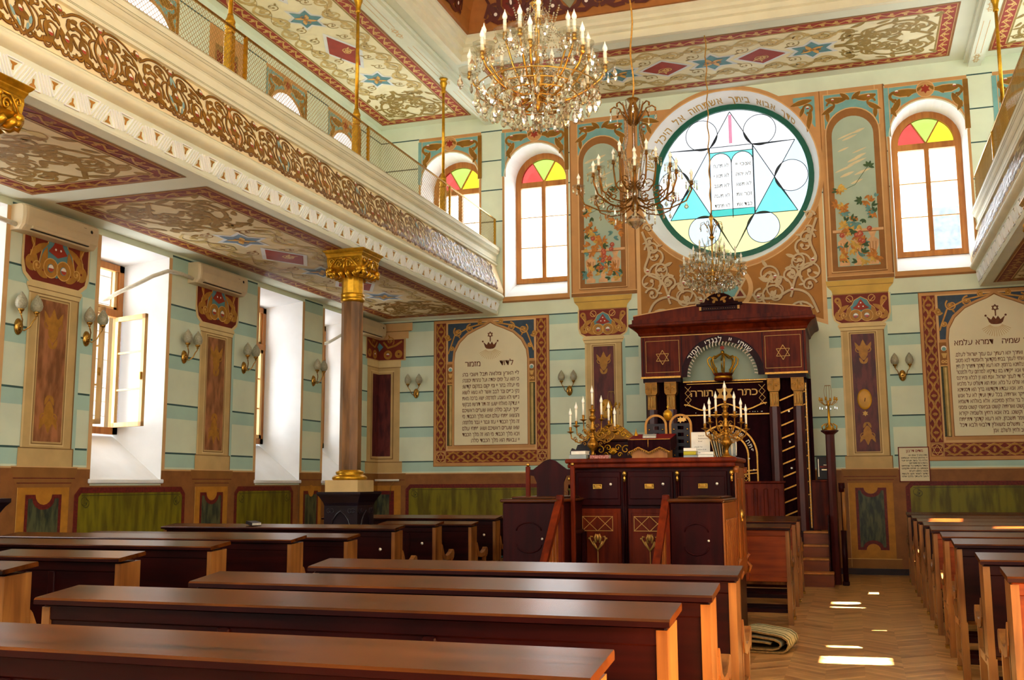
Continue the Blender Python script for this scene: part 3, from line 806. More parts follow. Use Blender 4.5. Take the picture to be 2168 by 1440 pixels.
    for i, (a_, b_) in enumerate((('אנכי יי', 'לא תרצח'), ('לא יהיה', 'לא תנאף'), ('לא תשא', 'לא תגנב'), ('זכור את', 'לא תענה'), ('כבד את', 'לא תחמד'))):
        q.text(a_, 0.35, 0.27 - i * 0.19, 0.1, 0.28); q.text(b_, -0.05, 0.27 - i * 0.19, 0.1, 0.28)
    q.build('lettering', w)
    # red streak in the top point
    g = P(lambda u, v, h: (cx + u, y1 + 0.01, cz + v), 'rose_tint'); g.rect(-0.03, 0.72, 0.03, Ri * 0.93)
    g.build('rose_pane', w)
    portal((cx, y0 + 0.3, cz), (radians(-90), 0, 0), 2.9, 2.9)
round_window()
# gilt words on the white reveal of the round window
def reveal_map(u, v, h):      # u = angle, v = 0 at the wall, 1 at the glass
    r = CIR_O[2] + (CIR_I[2] - CIR_O[2]) * v - h; cx = CIR_O[0] + (CIR_I[0] - CIR_O[0]) * v; cz = CIR_O[1] + (CIR_I[1] - CIR_O[1]) * v
    return (cx + r * cos(u), YE + 0.42 * v, cz + r * sin(u))
p = P(reveal_map, 'ink_gold'); p.h = 0.006
a = radians(38)
for ch in 'ואני ברב חסדך אבוא ביתך אשתחוה אל היכל קדשך'[10:]:
    g = GLYPH(ch)
    if g is None: a += 0.07; continue
    w = g[2] * 0.115
    p.add([p.M(a + w - q_[0] * 0.115, 0.78 - q_[1] * 0.62, p.h) for q_ in g[0]], g[1]) if False else p.add([p.M(a + w - q_[0] * 0.115, 0.80 - q_[1] * 0.62, p.h) for q_ in g[0]], g[1])
    a += w + 0.016
p.build('gilt_lettering', wall_end)

# windows of the left wall: tall pine casements in deep white reveals
def side_window(a, c, leaf_open):
    WN[0] += 1
    x0 = XL - 0.70; ya, yc, za, zc = a + 0.14, c - 0.14, 2.20, 4.50
    b = B('pine')
    b.box(x0, x0 + 0.08, ya, ya + 0.09, za, zc); b.box(x0, x0 + 0.08, yc - 0.09, yc, za, zc); b.box(x0, x0 + 0.08, ya, yc, zc - 0.09, zc); b.box(x0, x0 + 0.08, ya, yc, za, za + 0.09)
    b.box(x0, x0 + 0.085, ya, yc, 3.78, 3.88)
    w = b.build('window_%d' % WN[0], kind='structure')
    ym = (ya + yc) / 2
    b = B('pine_pale'); b.box(x0 + 0.01, x0 + 0.06, ym - 0.03, ym + 0.03, 3.88, zc - 0.09); b.box(x0 + 0.01, x0 + 0.05, ya + 0.09, yc - 0.09, 3.88, 3.92); b.box(x0 + 0.01, x0 + 0.05, yc - 0.15, yc - 0.09, 3.88, zc - 0.09)
    b.build('top_light', w)
    # casement leaves, hinged at the outer jambs; in the near window the far leaf stands open into the room
    def leaf(hy, sgn, ang):
        L = 0.64 if sgn < 0 else ym - ya - 0.09; z0, z1 = za + 0.09, 3.78
        b = B('pine_pale'); t = 0.045
        b.box(0, L, -t / 2, t / 2, z0, z0 + 0.06); b.box(0, L, -t / 2, t / 2, z1 - 0.06, z1); b.box(0, 0.06, -t / 2, t / 2, z0, z1); b.box(L - 0.06, L, -t / 2, t / 2, z0, z1)
        for k in (1, 2): z = z0 + (z1 - z0) * k / 3; b.box(0.06, L - 0.06, -0.01, 0.01, z - 0.012, z + 0.012)
        o = b.build('casement', w); o.location = (x0 + 0.07, hy, 0); o.rotation_euler = (0, 0, ang)
        g = B('clear_glass'); g.add([(0.05, 0.0, z0 + 0.05), (L - 0.05, 0.0, z0 + 0.05), (L - 0.05, 0.0, z1 - 0.05), (0.05, 0.0, z1 - 0.05)], [(0, 1, 2, 3)]); g.build('glass_pane', o)
        m = B('brass'); m.box(L - 0.045, L - 0.02, -0.05, -0.02, 2.9, 3.0); m.build('catch', o)
    leaf(yc - 0.09, -1, radians(-16) if leaf_open else radians(-90))
    leaf(ya + 0.09, 1, radians(20) if leaf_open else radians(6))
    portal((x0 - 0.15, (a + c) / 2, 3.3), (0, radians(-90), 0), 2.3, 1.1)
for i, (a, c) in enumerate(LOW_L): side_window(a, c, i == 2)
for c in UP_L:
    WN[0] += 1; x0 = XL - 0.70; b = B('pine')
    for q_ in (c - 0.55, c - 0.03, c + 0.47): b.box(x0, x0 + 0.07, q_, q_ + 0.08, 5.4, 7.9)
    b.box(x0, x0 + 0.07, c - 0.55, c + 0.55, 7.35, 7.45); b.box(x0, x0 + 0.07, c - 0.55, c + 0.55, 5.4, 5.5)
    b.build('window_%d' % WN[0], kind='structure')
    portal((x0 - 0.15, c, 6.7), (0, radians(-90), 0), 2.6, 1.1)
for a, c in LOW_R[:1]: portal((XR + 0.9, (a + c) / 2, 3.3), (0, radians(90), 0), 2.3, c - a)
for c in UP_R: portal((XR + 0.9, c, 6.7), (0, radians(90), 0), 2.6, 1.1)
for a, c in BW: portal((( a + c) / 2, YB - 0.1, 6.5), (radians(90), 0, 0), 2.0, 3.0)
for a, c in (BW[0], BW[3]): portal(((a + c) / 2, YB - 0.1, 2.5), (radians(90), 0, 0), 2.0, 1.8)

# added unseen boards over the right-hand windows, slotted to shape the sun patches
def sun_mask(a, c, slots):
    WN[0] += 1; b = B('pine')
    b.holes(rectl(a - 0.02, c + 0.02, 1.5, 4.68), [rectl(*s_) for s_ in slots], lambda u, v: (XR + 0.02, u, v))
    b.box(XR + 0.02, XR + 0.06, a, a + 0.08, 1.6, 4.6)
    b.build('window_%d' % WN[0], kind='structure')  # numbered along with the windows, but an added board that masks the sun
sun_mask(9.7, 12.3, [(9.84, 10.21, 3.89, 4.36), (10.74, 10.84, 4.05, 4.33), (10.25, 10.40, 3.40, 3.82), (11.72, 11.98, 3.38, 3.97)])
sun_mask(13.6, 16.4, [(13.95, 14.6, 4.05, 4.36), (15.62, 15.88, 3.42, 4.0)])
# added unseen sheet that keeps the sun off the upper right-hand windows
b = B('far_wall'); b.add([(XR + 0.8, -2, 8.3), (XR + 0.8, 18.4, 8.3), (XR + 3.6, 18.4, 7.72), (XR + 3.6, -2, 7.72)], [(0, 1, 2, 3)])
b.build('trim_3', kind='structure')
# ================================================================ painted decoration on the walls
def end_map(u, v, h): return (u, YE - h, v)
def left_map(u, v, h): return (XL + h, u, v)

def cap_ornament(p, w, h):
    """scrolled capital painted within a block w wide and h high; origin at its bottom centre"""
    A = p.A
    x, y, sc, r, m0 = A
    p.lay(3, 'deep_red').poly([(-w * 0.36, 0), (w * 0.36, 0), (w * 0.46, h * 0.1), (w * 0.5, h * 0.3), (w * 0.5, h), (-w * 0.5, h), (-w * 0.5, h * 0.3), (-w * 0.46, h * 0.1)])
    arch_ = [(-w * 0.28, h * 0.28), (-w * 0.24, h * 0.5), (-w * 0.16, h * 0.62), (-w * 0.12, h * 0.78), (0, h * 0.9), (w * 0.12, h * 0.78), (w * 0.16, h * 0.62), (w * 0.24, h * 0.5), (w * 0.28, h * 0.28), (0, h * 0.1)]
    p.lay(4, 'blue_star').poly(arch_)
    p.lay(5, 'gold_light').ribbon(arch_[:-1], w * 0.014)
    for m in (1, -1):
        p.A = (x, y, sc, r, m)
        p.lay(6, 'gold_paint')
        p.ring(w * 0.10, h * 0.24, w * 0.05, w * 0.115, n=16)
        p.curve([(w * 0.15, h * 0.12), (w * 0.23, h * 0.12), (w * 0.31, h * 0.22), (w * 0.36, h * 0.38), (w * 0.42, h * 0.4)], w * 0.075)
        p.ring(w * 0.39, h * 0.26, w * 0.015, w * 0.095, n=14)
        p.leaf(w * 0.27, h * 0.16, 2.1, h * 0.42, w * 0.1, -0.2)
        p.leaf(w * 0.40, h * 0.36, 2.2, h * 0.42, w * 0.09, 0.3); p.ring(w * 0.42, h * 0.8, w * 0.02, w * 0.06, n=12)
        p.leaf(w * 0.36, h * 0.5, 1.2, h * 0.34, w * 0.07, 0.3)
        p.lay(7, 'gold_light'); p.ring(w * 0.10, h * 0.24, w * 0.105, w * 0.117, n=18); p.volute(w * 0.33, h * 0.14, 0.3, w * 0.07, 1, w * 0.012, 1.3, lv=False)
        p.ring(w * 0.2, h * 0.84, w * 0.055, w * 0.068, n=12); p.ribbon([(w * 0.16, h * 0.72), (w * 0.24, h * 0.88)], w * 0.014)
        p.ribbon([(w * 0.42, h * 0.36), (w * 0.37, h * 0.55), (w * 0.44, h * 0.7)], w * 0.012)
        p.lay(7).jewel(w * 0.10, h * 0.24, w * 0.042)
    p.A = A
    p.lay(7, 'red_paint').poly([(-w * 0.15, h * 0.5), (-w * 0.08, h * 0.6), (0, h * 0.82), (w * 0.08, h * 0.6), (w * 0.15, h * 0.5), (0, h * 0.42)])
    p.lay(8, 'jewel_white'); p.disc(0, h * 0.68, w * 0.014); p.disc(-w * 0.04, h * 0.55, w * 0.014); p.disc(w * 0.04, h * 0.55, w * 0.014)

def marble_ornament(p, w, m='gold_paint', flip=1):
    A = p.A; x, y, sc, r, m0 = A
    for m_ in (1, -1):
        p.A = (x, y, sc, r + (0 if flip > 0 else pi), m_)
        p.use(m); p.leaf(0.0, -0.30 * w * 2, 1.2, w * 0.7, w * 0.22, 0.3); p.leaf(w * 0.1, -0.05, 0.5, w * 0.35, w * 0.16, 0.5)
        p.volute(w * 0.04, -0.02, 0.9, w * 0.17, -1, w * 0.045, 1.2, lv=False); p.leaf(0, -w * 0.75, 0.6, w * 0.28, w * 0.13, 0.4)
    p.A = (x, y, sc, r, m0); p.leaf(0, -w * 0.2, pi / 2 if flip > 0 else -pi / 2, w * 0.45, w * 0.16)
    p.A = A

def pilaster(M, uc, w, c0, c1, top, wall_label, marble='pink_marble', base=(1.74, 1.95), cornice='yellow_stone', corner=False):
    """trompe l'oeil pilaster: w shaft width; c0..c1 capital; the dado pier below"""
    p = P(M); p.T(uc, 0)
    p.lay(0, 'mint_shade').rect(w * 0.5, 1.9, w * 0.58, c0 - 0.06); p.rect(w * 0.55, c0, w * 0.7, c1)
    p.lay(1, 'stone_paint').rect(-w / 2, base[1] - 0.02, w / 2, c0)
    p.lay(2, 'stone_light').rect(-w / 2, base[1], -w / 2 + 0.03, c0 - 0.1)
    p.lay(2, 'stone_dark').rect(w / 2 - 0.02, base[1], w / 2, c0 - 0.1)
    # neck moulding
    p.lay(2, 'stone_light').poly([(-w * 0.55, c0 - 0.02), (w * 0.55, c0 - 0.02), (w * 0.56, c0 - 0.05), (w * 0.5, c0 - 0.13), (-w * 0.5, c0 - 0.13), (-w * 0.56, c0 - 0.05)])
    p.lay(3, 'stone_dark').rect(-w * 0.53, c0 - 0.075, w * 0.53, c0 - 0.065); p.rect(-w * 0.5, c0 - 0.135, w * 0.5, c0 - 0.125)
    # inner frame and marble
    iw = w * 0.27; z0, z1 = base[1] + 0.07, c0 - 0.19
    p.lay(2, 'stone_light').frame(-iw - 0.05, z0 - 0.05, iw + 0.05, z1 + 0.05, 0.018)
    p.lay(2, 'stone_dark').frame(-iw - 0.03, z0 - 0.03, iw + 0.03, z1 + 0.03, 0.012)
    p.lay(2, marble).rect(-iw, z0, iw, z1)
    p.lay(3); A = p.A
    p.T(uc, z1 - 0.20, 1.45); marble_ornament(p, iw * 1.5); p.T(uc, z0 + 0.20, 1.45, pi); marble_ornament(p, iw * 1.4)
    # base blocks
    p.T(uc, 0)
    p.lay(2, 'stone_paint').rect(-w * 0.54, base[0], w * 0.54, base[1]); p.lay(3, 'stone_dark').rect(-w * 0.54, base[1] - 0.012, w * 0.54, base[1]); p.rect(w * 0.52, base[0], w * 0.54, base[1])
    # capital
    W = w * 1.28
    p.lay(2, 'stone_light').poly([(-W * 0.40, c0 - 0.02), (W * 0.40, c0 - 0.02), (W * 0.5, c0 + 0.06), (W * 0.53, c0 + 0.16), (W * 0.53, c1), (-W * 0.53, c1), (-W * 0.53, c0 + 0.16), (-W * 0.5, c0 + 0.06)])
    p.T(uc, c0 + 0.01); cap_ornament(p, W, c1 - c0 - 0.01); p.T(uc, 0)
    if top > c1 + 0.02:
        H = top - c1
        p.lay(3, cornice).poly([(-W * 0.5, c1), (W * 0.5, c1), (W * 0.52, c1 + H * 0.3), (W * 0.60, c1 + H * 0.62), (W * 0.62, top), (-W * 0.62, top), (-W * 0.60, c1 + H * 0.62), (-W * 0.52, c1 + H * 0.3)])
        p.lay(4, 'stone_dark').rect(-W * 0.59, c1 + H * 0.6, W * 0.59, c1 + H * 0.64); p.rect(-W * 0.51, c1 + 0.004, W * 0.51, c1 + 0.014)
    # dado pier
    D = w * 1.0
    p.lay(2, 'ochre_paint').rect(-D * 0.5, 0.12, D * 0.5, 1.62)
    p.lay(3, 'tan_dark').rect(-D * 0.64, 1.66, D * 0.64, 1.735); p.poly([(-D * 0.5, 1.5), (D * 0.5, 1.5), (D * 0.56, 1.56), (D * 0.62, 1.66), (-D * 0.62, 1.66), (-D * 0.56, 1.56)])
    p.lay(4, 'tan_light').rect(-D * 0.65, 1.727, D * 0.65, 1.74); p.lay(4, 'rust_line').rect(-D * 0.6, 1.60, D * 0.6, 1.61); p.rect(-D * 0.53, 1.545, D * 0.53, 1.555)
    p.lay(4, 'gold_light').rect(-D * 0.51, 0.12, -D * 0.5, 1.5)
    g = D * 0.35; za, zb = 0.40, 1.42; n = D * 0.16
    def notched(i):
        top_ = [(g - i, zb - i), (n + i, zb - i)] + [((n + i) * cos(-t), zb - i - (n + i * .3) * sin(t) * 0.9) for t in [pi * k / 8 for k in range(1, 8)]] + [(-n - i, zb - i), (-g + i, zb - i)]
        bot = [(x_, za + zb - z_) for x_, z_ in reversed(top_)]
        return top_ + bot
    def tb(pts, m):
        p.use(m); up = [q_ for q_ in pts]
        # split along the middle so that every face stays simple
        mid = (za + zb) / 2; t_ = [q_ for q_ in pts if q_[1] > mid]; b_ = [q_ for q_ in pts if q_[1] < mid]
        gx = t_[0][0]
        n_ = len(t_)
        a1 = [(q_[0], q_[1]) for q_ in t_]; b1 = [(q_[0], mid) for q_ in t_]; p.strip(a1, b1)
        a1 = [(q_[0], q_[1]) for q_ in b_]; b1 = [(q_[0], mid) for q_ in b_]; p.strip(a1, b1)
    p.lay(3); tb(notched(0), 'rust_line'); p.lay(4); tb(notched(0.045), 'green_marble')
    p.lay(3, 'tan_dark').rect(-D * 0.62, 0.1, D * 0.62, 0.26); p.lay(4, 'gold_light').rect(-D * 0.62, 0.25, D * 0.62, 0.262)
    o = p.build('painted_pilaster'); tag(o, wall_label, 'pilaster', None); return o

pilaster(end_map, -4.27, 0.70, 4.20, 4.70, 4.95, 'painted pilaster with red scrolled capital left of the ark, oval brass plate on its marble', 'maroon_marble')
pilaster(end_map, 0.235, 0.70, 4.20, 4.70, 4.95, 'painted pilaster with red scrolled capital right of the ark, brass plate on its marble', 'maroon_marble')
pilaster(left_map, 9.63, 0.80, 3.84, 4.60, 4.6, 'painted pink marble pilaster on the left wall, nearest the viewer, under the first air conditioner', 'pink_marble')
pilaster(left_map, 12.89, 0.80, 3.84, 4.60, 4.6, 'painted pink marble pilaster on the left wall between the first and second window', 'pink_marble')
pilaster(left_map, 15.75, 0.34, 3.84, 3.86, 3.86, 'narrow painted pier below the small wall lamp between the second and third window', 'pink_marble') if False else None
# narrow pier of dado between windows two and three
p = P(left_map); p.T(15.76, 0); p.lay(2, 'ochre_paint').rect(-0.36, 0.12, 0.36, 1.70); p.lay(3, 'tan_dark').rect(-0.37, 1.5, 0.37, 1.72); p.lay(4, 'rust_line').rect(-0.36, 1.6, 0.36, 1.61)
p.lay(3, 'rust_line').rect(-0.25, 0.35, 0.25, 1.42); p.lay(4, 'green_marble').rect(-0.2, 0.4, 0.2, 1.36); p.lay(5, 'ochre_paint').disc(0, 1.42, 0.1)
p.build('dado_pier', wall_left)
# the corner pilaster bends round the corner
def corner_map(u, v, h): return (XL + h, YE + u, v) if u < 0 else (XL + u, YE - h, v)
def corner_pilaster():
    p = P(corner_map)
    def both(f):
        for s in (-1, 1): f(s)
    def r(a, b, z0, z1):
        p.rect(min(a, b), z0, max(a, b), z1)
    for s in (-1, 1):
        w = 0.46 if s > 0 else 0.5
        p.lay(0, 'stone_paint'); r(0.001 * s, s * w, 1.95, 3.9); r(0.001 * s, s * (w + 0.06), 1.74, 1.96)
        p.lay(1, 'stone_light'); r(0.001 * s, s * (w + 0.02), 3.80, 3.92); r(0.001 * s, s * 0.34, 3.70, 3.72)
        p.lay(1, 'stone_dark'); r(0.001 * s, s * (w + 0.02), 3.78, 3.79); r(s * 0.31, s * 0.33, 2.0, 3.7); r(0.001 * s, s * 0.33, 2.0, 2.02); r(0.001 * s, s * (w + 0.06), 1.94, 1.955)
        p.lay(2, 'maroon_marble'); r(0.001 * s, s * 0.27, 2.06, 3.66)
        p.lay(1, 'stone_paint'); r(0.001 * s, s * 0.58, 3.92, 4.35); p.lay(2, 'tan_light'); r(0.001 * s, s * 0.64, 4.35, 4.50); r(0.001 * s, s * 0.72, 4.50, 4.66); p.lay(3, 'stone_dark'); r(0.001 * s, s * 0.7, 4.49, 4.505)
        p.lay(2, 'deep_red'); r(0.001 * s, s * 0.54, 3.94, 4.34)
        p.lay(3, 'gold_paint'); p.ring(s * 0.2, 4.04, 0.04, 0.09); p.ring(s * 0.43, 4.05, 0.02, 0.08); p.ribbon([(s * 0.1, 4.3), (s * 0.2, 4.18), (s * 0.36, 4.22), (s * 0.5, 4.3)], 0.04)
        p.volute(s * 0.3, 4.24, 0.6 if s > 0 else pi - 0.6, 0.09, s, 0.02, 1.2); p.lay(4).jewel(s * 0.2, 4.04, 0.033)
        p.lay(4, 'blue_star'); p.poly([(s * 0.001, 4.1), (s * 0.1, 4.2), (s * 0.001, 4.3)])
        p.lay(1, 'ochre_paint'); r(0.001 * s, s * 0.5, 0.12, 1.72); p.lay(2, 'tan_dark'); r(0.001 * s, s * 0.6, 1.5, 1.73); p.lay(3, 'rust_line'); r(0.001 * s, s * 0.58, 1.6, 1.61)
        p.lay(2, 'rust_line'); r(0.001 * s, s * 0.36, 0.3, 1.4); p.lay(3, 'green_marble'); r(0.001 * s, s * 0.26, 0.35, 1.33)
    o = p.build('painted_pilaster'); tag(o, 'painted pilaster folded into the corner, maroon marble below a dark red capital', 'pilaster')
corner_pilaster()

# ---------------------------------------------------------------- upper tier: window surrounds and murals
def spandrel(p, x0, x1, zt, cx, r, zs, medal=True, gold=0.075):
    """teal corners with gilt foliage over an arch"""
    n = 16
    ar = [(cx + (r + 0.055) * cos(pi - pi * k / n), zs + (r + 0.055) * sin(pi - pi * k / n)) for k in range(n + 1)]
    top = [(x0 + (x1 - x0) * k / n, zt) for k in range(n + 1)]
    top = [(a[0], zt) for a in ar]
    # tan backing
    ar0 = [(cx + r * cos(pi - pi * k / n), zs + r * sin(pi - pi * k / n)) for k in range(n + 1)]
    p.lay(0, 'tan_paint').strip(ar0, [(a[0], zt) for a in ar0]); p.rect(x0, zs, cx - r, zt); p.rect(cx + r, zs, x1, zt)
    e = 0.065
    ti = [(min(max(a[0], x0 + e), x1 - e), zt - e) for a in ar]; ai = [(min(max(a[0], x0 + e), x1 - e), min(a[1], zt - e - 0.01)) for a in ar]
    p.lay(1, 'teal_paint').strip(ai, ti)
    for s in (-1, 1):
        xe = x0 + e if s < 0 else x1 - e; xa = cx + s * (r + 0.055)
        p.rect(min(xe, xa), zs + 0.02, max(xe, xa), zt - e)
        p.lay(2, 'tan_light').ribbon([(xe, zs), (xe, zt - e)], 0.012); p.ribbon([(xe, zt - e), (cx + s * 0.05, zt - e)], 0.012); p.lay(1, 'teal_paint')
        # foliage
        k = (x1 - x0) / 1.3
        A = p.A; p.T(x0 + e if s < 0 else x1 - e, zt - e, k, 0, -s)
        for ly, mm, gw in ((2, 'tan_light', 1.25), (3, 'orn_brown', 1.0)):
            p.lay(ly, mm)
            p.leaf(0.05, -0.10, -0.25, 0.42, 0.13 * gw, 0.25); p.leaf(0.30, -0.20, 0.9, 0.14, 0.06 * gw); p.leaf(0.36, -0.14, 0.25, 0.22, 0.06 * gw, 0.3)
            p.ring(0.09, -0.17, 0.06 - 0.012 * gw, 0.085 + 0.008 * gw, 0.4, 5.2, 14)
            p.leaf(0.17, -0.22, -1.9, 0.30, 0.10 * gw, -0.2); p.leaf(0.04, -0.36, -1.5, 0.18, 0.07 * gw, 0.3); p.ribbon([(0.05, -0.25), (0.12, -0.30), (0.06, -0.42)], 0.03 * gw)
        p.lay(4).jewel(0.13, -0.09, 0.028)
        p.A = A
    if medal:
        zc = zs + r + (zt - zs - r) * 0.52; p.lay(3, 'tan_paint').disc(cx, zc, 0.145, n=20); p.lay(4, 'tan_light').ring(cx, zc, 0.135, 0.148)
        p.lay(5, 'red_paint').star6(cx, zc, 0.085); p.lay(6, 'red_paint').disc(cx, zc, 0.05)
def window_surround(c, M=end_map):
    p = P(M); x0, x1 = c - 0.66, c + 0.66; r = 0.62; zs = 7.405; zt = 8.365
    p.lay(0, 'tan_paint').rect(x0, 4.97, c - r, zs); p.rect(c + r, 4.97, x1, zs); p.rect(x0, 4.95, x1, 5.045)
    p.lay(1, 'tan_dark').rect(x0 - 0.005, 4.93, x1 + 0.005, 4.965)
    spandrel(p, x0, x1, zt, c, r, zs)
    p.lay(2, 'cream_mould').ring(c, zs, r - 0.004, r + 0.012, 0, pi, 24)
    p.build('painted_surround', wall_end if M is end_map else wall_left)
for c in END_WIN: window_surround(c)
def ls(c):
    p = P(left_map); x0, x1 = c - 0.66, c + 0.66; p.lay(0, 'tan_paint').rect(x0, 5, c - 0.6, 7.45); p.rect(c + 0.6, 5, x1, 7.45); spandrel(p, x0, x1, 8.36, c, 0.6, 7.45)
    p.build('painted_surround', wall_left)
for c in UP_L[1:]: ls(c)
# upper pilasters on the left wall behind the netting
for yc in (9.6, 12.9):
    p = P(left_map); p.T(yc, 0); p.lay(0, 'tan_paint').rect(-0.45, 5, 0.45, 8.36); p.lay(1, 'stone_dark').rect(-0.3, 5.2, 0.3, 8.1); p.lay(2, 'deep_red').rect(-0.26, 5.3, 0.26, 8.0)
    p.lay(3, 'gold_light'); p.T(yc, 7.4); p.ring(0, 0, 0.12, 0.15); p.leaf(0, 0.1, pi / 2, 0.35, 0.2); p.leaf(0, -0.2, -pi / 2, 0.4, 0.2); p.ring(0, -0.8, 0.1, 0.13)
    p.build('painted_pilaster_upper', wall_left)

def mural(x0, x1, label, seed):
    random.seed(seed)
    p = P(end_map); W = x1 - x0; c = (x0 + x1) / 2 - 0.01; zt = 8.385; zb = 4.97
    # tan pilaster strips either side
    p.lay(0, 'tan_paint').rect(x0, zb, x1, zt)
    p.lay(1, 'tan_light').rect(x0 + 0.15, zb + 0.12, x0 + 0.165, zt); p.rect(x1 - 0.16, zb + 0.12, x1 - 0.145, zt); p.lay(1, 'tan_dark').rect(x0 + 0.005, zb, x0 + 0.02, zt); p.rect(x1 - 0.025, zb, x1, zt)
    p.lay(2, 'tan_dark').rect(x0, zb - 0.015, x1, zb + 0.05); p.lay(3, 'tan_light').rect(x0, zb + 0.05, x1, zb + 0.062)
    hw = 0.345; zs = 7.52; za = 5.19
    # spandrel over the painted arch
    q0, q1 = c - 0.45, c + 0.45
    A = p.A
    p2h = p.h
    e = 0.0
    p.lay(2, 'teal_paint').rect(q0, 7.66, q1, 8.29); p.lay(3, 'tan_light').frame(q0 - 0.015, 7.66, q1 + 0.015, 8.305, 0.014)
    for s in (-1, 1):
        p.T(c, 8.29, 1, 0, s)
        for ly, mm, gw in ((3, 'tan_light', 1.25), (4, 'orn_brown', 1.0)):
            p.lay(ly, mm); p.leaf(0.42, -0.08, pi + 0.35, 0.36, 0.12 * gw, -0.3); p.leaf(0.02, -0.12, 0.7, 0.2, 0.08 * gw); p.ring(0.34, -0.2, 0.045, 0.08, 0, 5, 12)
            p.leaf(0.28, -0.2, -0.9, 0.26, 0.09 * gw, 0.3); p.leaf(0.4, -0.3, -1.6, 0.2, 0.07 * gw)
        p.lay(5).jewel(0.30, -0.1, 0.025)
    p.T()
    p.lay(5, 'tan_dark').poly([(c - hw - 0.11, 5.08)] + [(c + (hw + 0.11) * cos(pi - pi * k / 16), zs + 0.03 + (hw + 0.13) * sin(pi - pi * k / 16)) for k in range(17)] + [(c + hw + 0.11, 5.08)])
    p.lay(6, 'tan_light').ribbon([(c - hw - 0.10, 5.1)] + [(c + (hw + 0.10) * cos(pi - pi * k / 16), zs + 0.03 + (hw + 0.12) * sin(pi - pi * k / 16)) for k in range(17)] + [(c + hw + 0.10, 5.1), (c - hw - 0.10, 5.1)], 0.02)
    p.lay(6, 'sky_paint').poly([(c - hw, za)] + [(c + hw * cos(pi - pi * k / 16), zs + hw * sin(pi - pi * k / 16)) for k in range(17)] + [(c + hw, za)])
    p.lay(7, 'cloud_paint')
    for k in range(13): 
        zz = 7.6 - k * 0.075 + random.uniform(-.04, .04); xx = c + random.uniform(-0.2, 0.16)
        if 7.25 < zz < 7.45 and k % 2: continue
        p.leaf(xx - 0.14, zz - 0.03, 0.35, random.uniform(0.2, 0.36), random.uniform(0.025, 0.055))
    # balustrade of urns
    for k in range(3):
        ux = c - 0.23 + k * 0.235
        for ly, mm, kk in ((7, 'urn_paint', 1.0),):
            p.lay(ly, mm)
            p.strip([(ux - w_ , z_) for w_, z_ in ((0.085, 5.2), (0.085, 5.26), (0.03, 5.3), (0.05, 5.34), (0.03, 5.38), (0.09, 5.52), (0.10, 5.62), (0.03, 5.68), (0.05, 5.74), (0.07, 5.78))], [(ux + w_, z_) for w_, z_ in ((0.085, 5.2), (0.085, 5.26), (0.03, 5.3), (0.05, 5.34), (0.03, 5.38), (0.09, 5.52), (0.10, 5.62), (0.03, 5.68), (0.05, 5.74), (0.07, 5.78))])
        p.lay(8, 'tan_dark')
        for j in range(3): p.ribbon([(ux - 0.04 + j * 0.04, 5.42), (ux - 0.05 + j * 0.05, 5.6)], 0.01)
    p.lay(8, 'urn_paint').rect(c - hw - 0.06, 5.79, c + hw + 0.08, 5.835); p.lay(9, 'tan_dark').rect(c - hw - 0.04, 5.775, c + hw + 0.05, 5.79)
    # climbing foliage and roses
    def spray(x, z, n, sp):
        for k in range(n):
            a = random.uniform(0, 2 * pi); m = random.choice(['leaf_green', 'leaf_teal', 'leaf_orange', 'leaf_yellow', 'leaf_orange'])
            xx = x + random.gauss(0, sp * 0.6); zz = z + random.gauss(0, sp * 0.7)
            xx = min(max(xx, c - hw + 0.03), c + hw - 0.03); zz = max(zz, za + 0.03)
            p.lay(9 + random.random() * 1.5, m)
            for j in range(random.choice((2, 3, 5))): p.leaf(xx, zz, a + j * 0.75, random.uniform(0.07, 0.125), 0.042)
    for x, z, n, sp in ((c - 0.26, 6.55, 5, 0.06), (c - 0.22, 6.2, 10, 0.09), (c + 0.2, 6.3, 9, 0.1), (c - 0.05, 6.0, 12, 0.12), (c + 0.26, 6.1, 5, 0.07), (c - 0.2, 5.85, 8, 0.1), (c + 0.02, 5.6, 9, 0.11), (c - 0.16, 5.5, 6, 0.12), (c + 0.1, 5.35, 7, 0.12), (c - 0.28, 5.35, 5, 0.06), (c + 0.29, 5.35, 5, 0.06)): spray(x, z, n, sp)
    p.lay(9, 'leaf_green').ribbon([(c - 0.3, 6.5), (c + 0.0, 6.62), (c + 0.24, 6.95)], 0.008); p.lay(10.5, 'leaf_green')
    for j in range(5): p.leaf(c + 0.24, 6.93, -0.4 + j * 0.8, 0.1, 0.045)
    for k in range(9):
        x, z = random.choice(((c - 0.16, 6.05), (c + 0.04, 5.75), (c + 0.0, 5.62), (c - 0.2, 5.75), (c - 0.04, 5.5), (c + 0.22, 5.86), (c + 0.1, 5.62))); x += random.gauss(0, .03); z += random.gauss(0, .03)
        p.lay(12, 'rose_paint').disc(x, z, 0.045, n=8); p.lay(13, 'urn_paint').ring(x, z, 0.01, 0.018, 0.5, 4, 6)
    o = p.build('painted_mural'); tag(o, label, 'mural'); return o
mural(-4.86, -3.62, 'arched mural of urns, roses and cloudy sky, left of the round window', 3)
mural(-0.29, 0.80, 'arched mural of urns, roses and cloudy sky, right of the round window', 8)
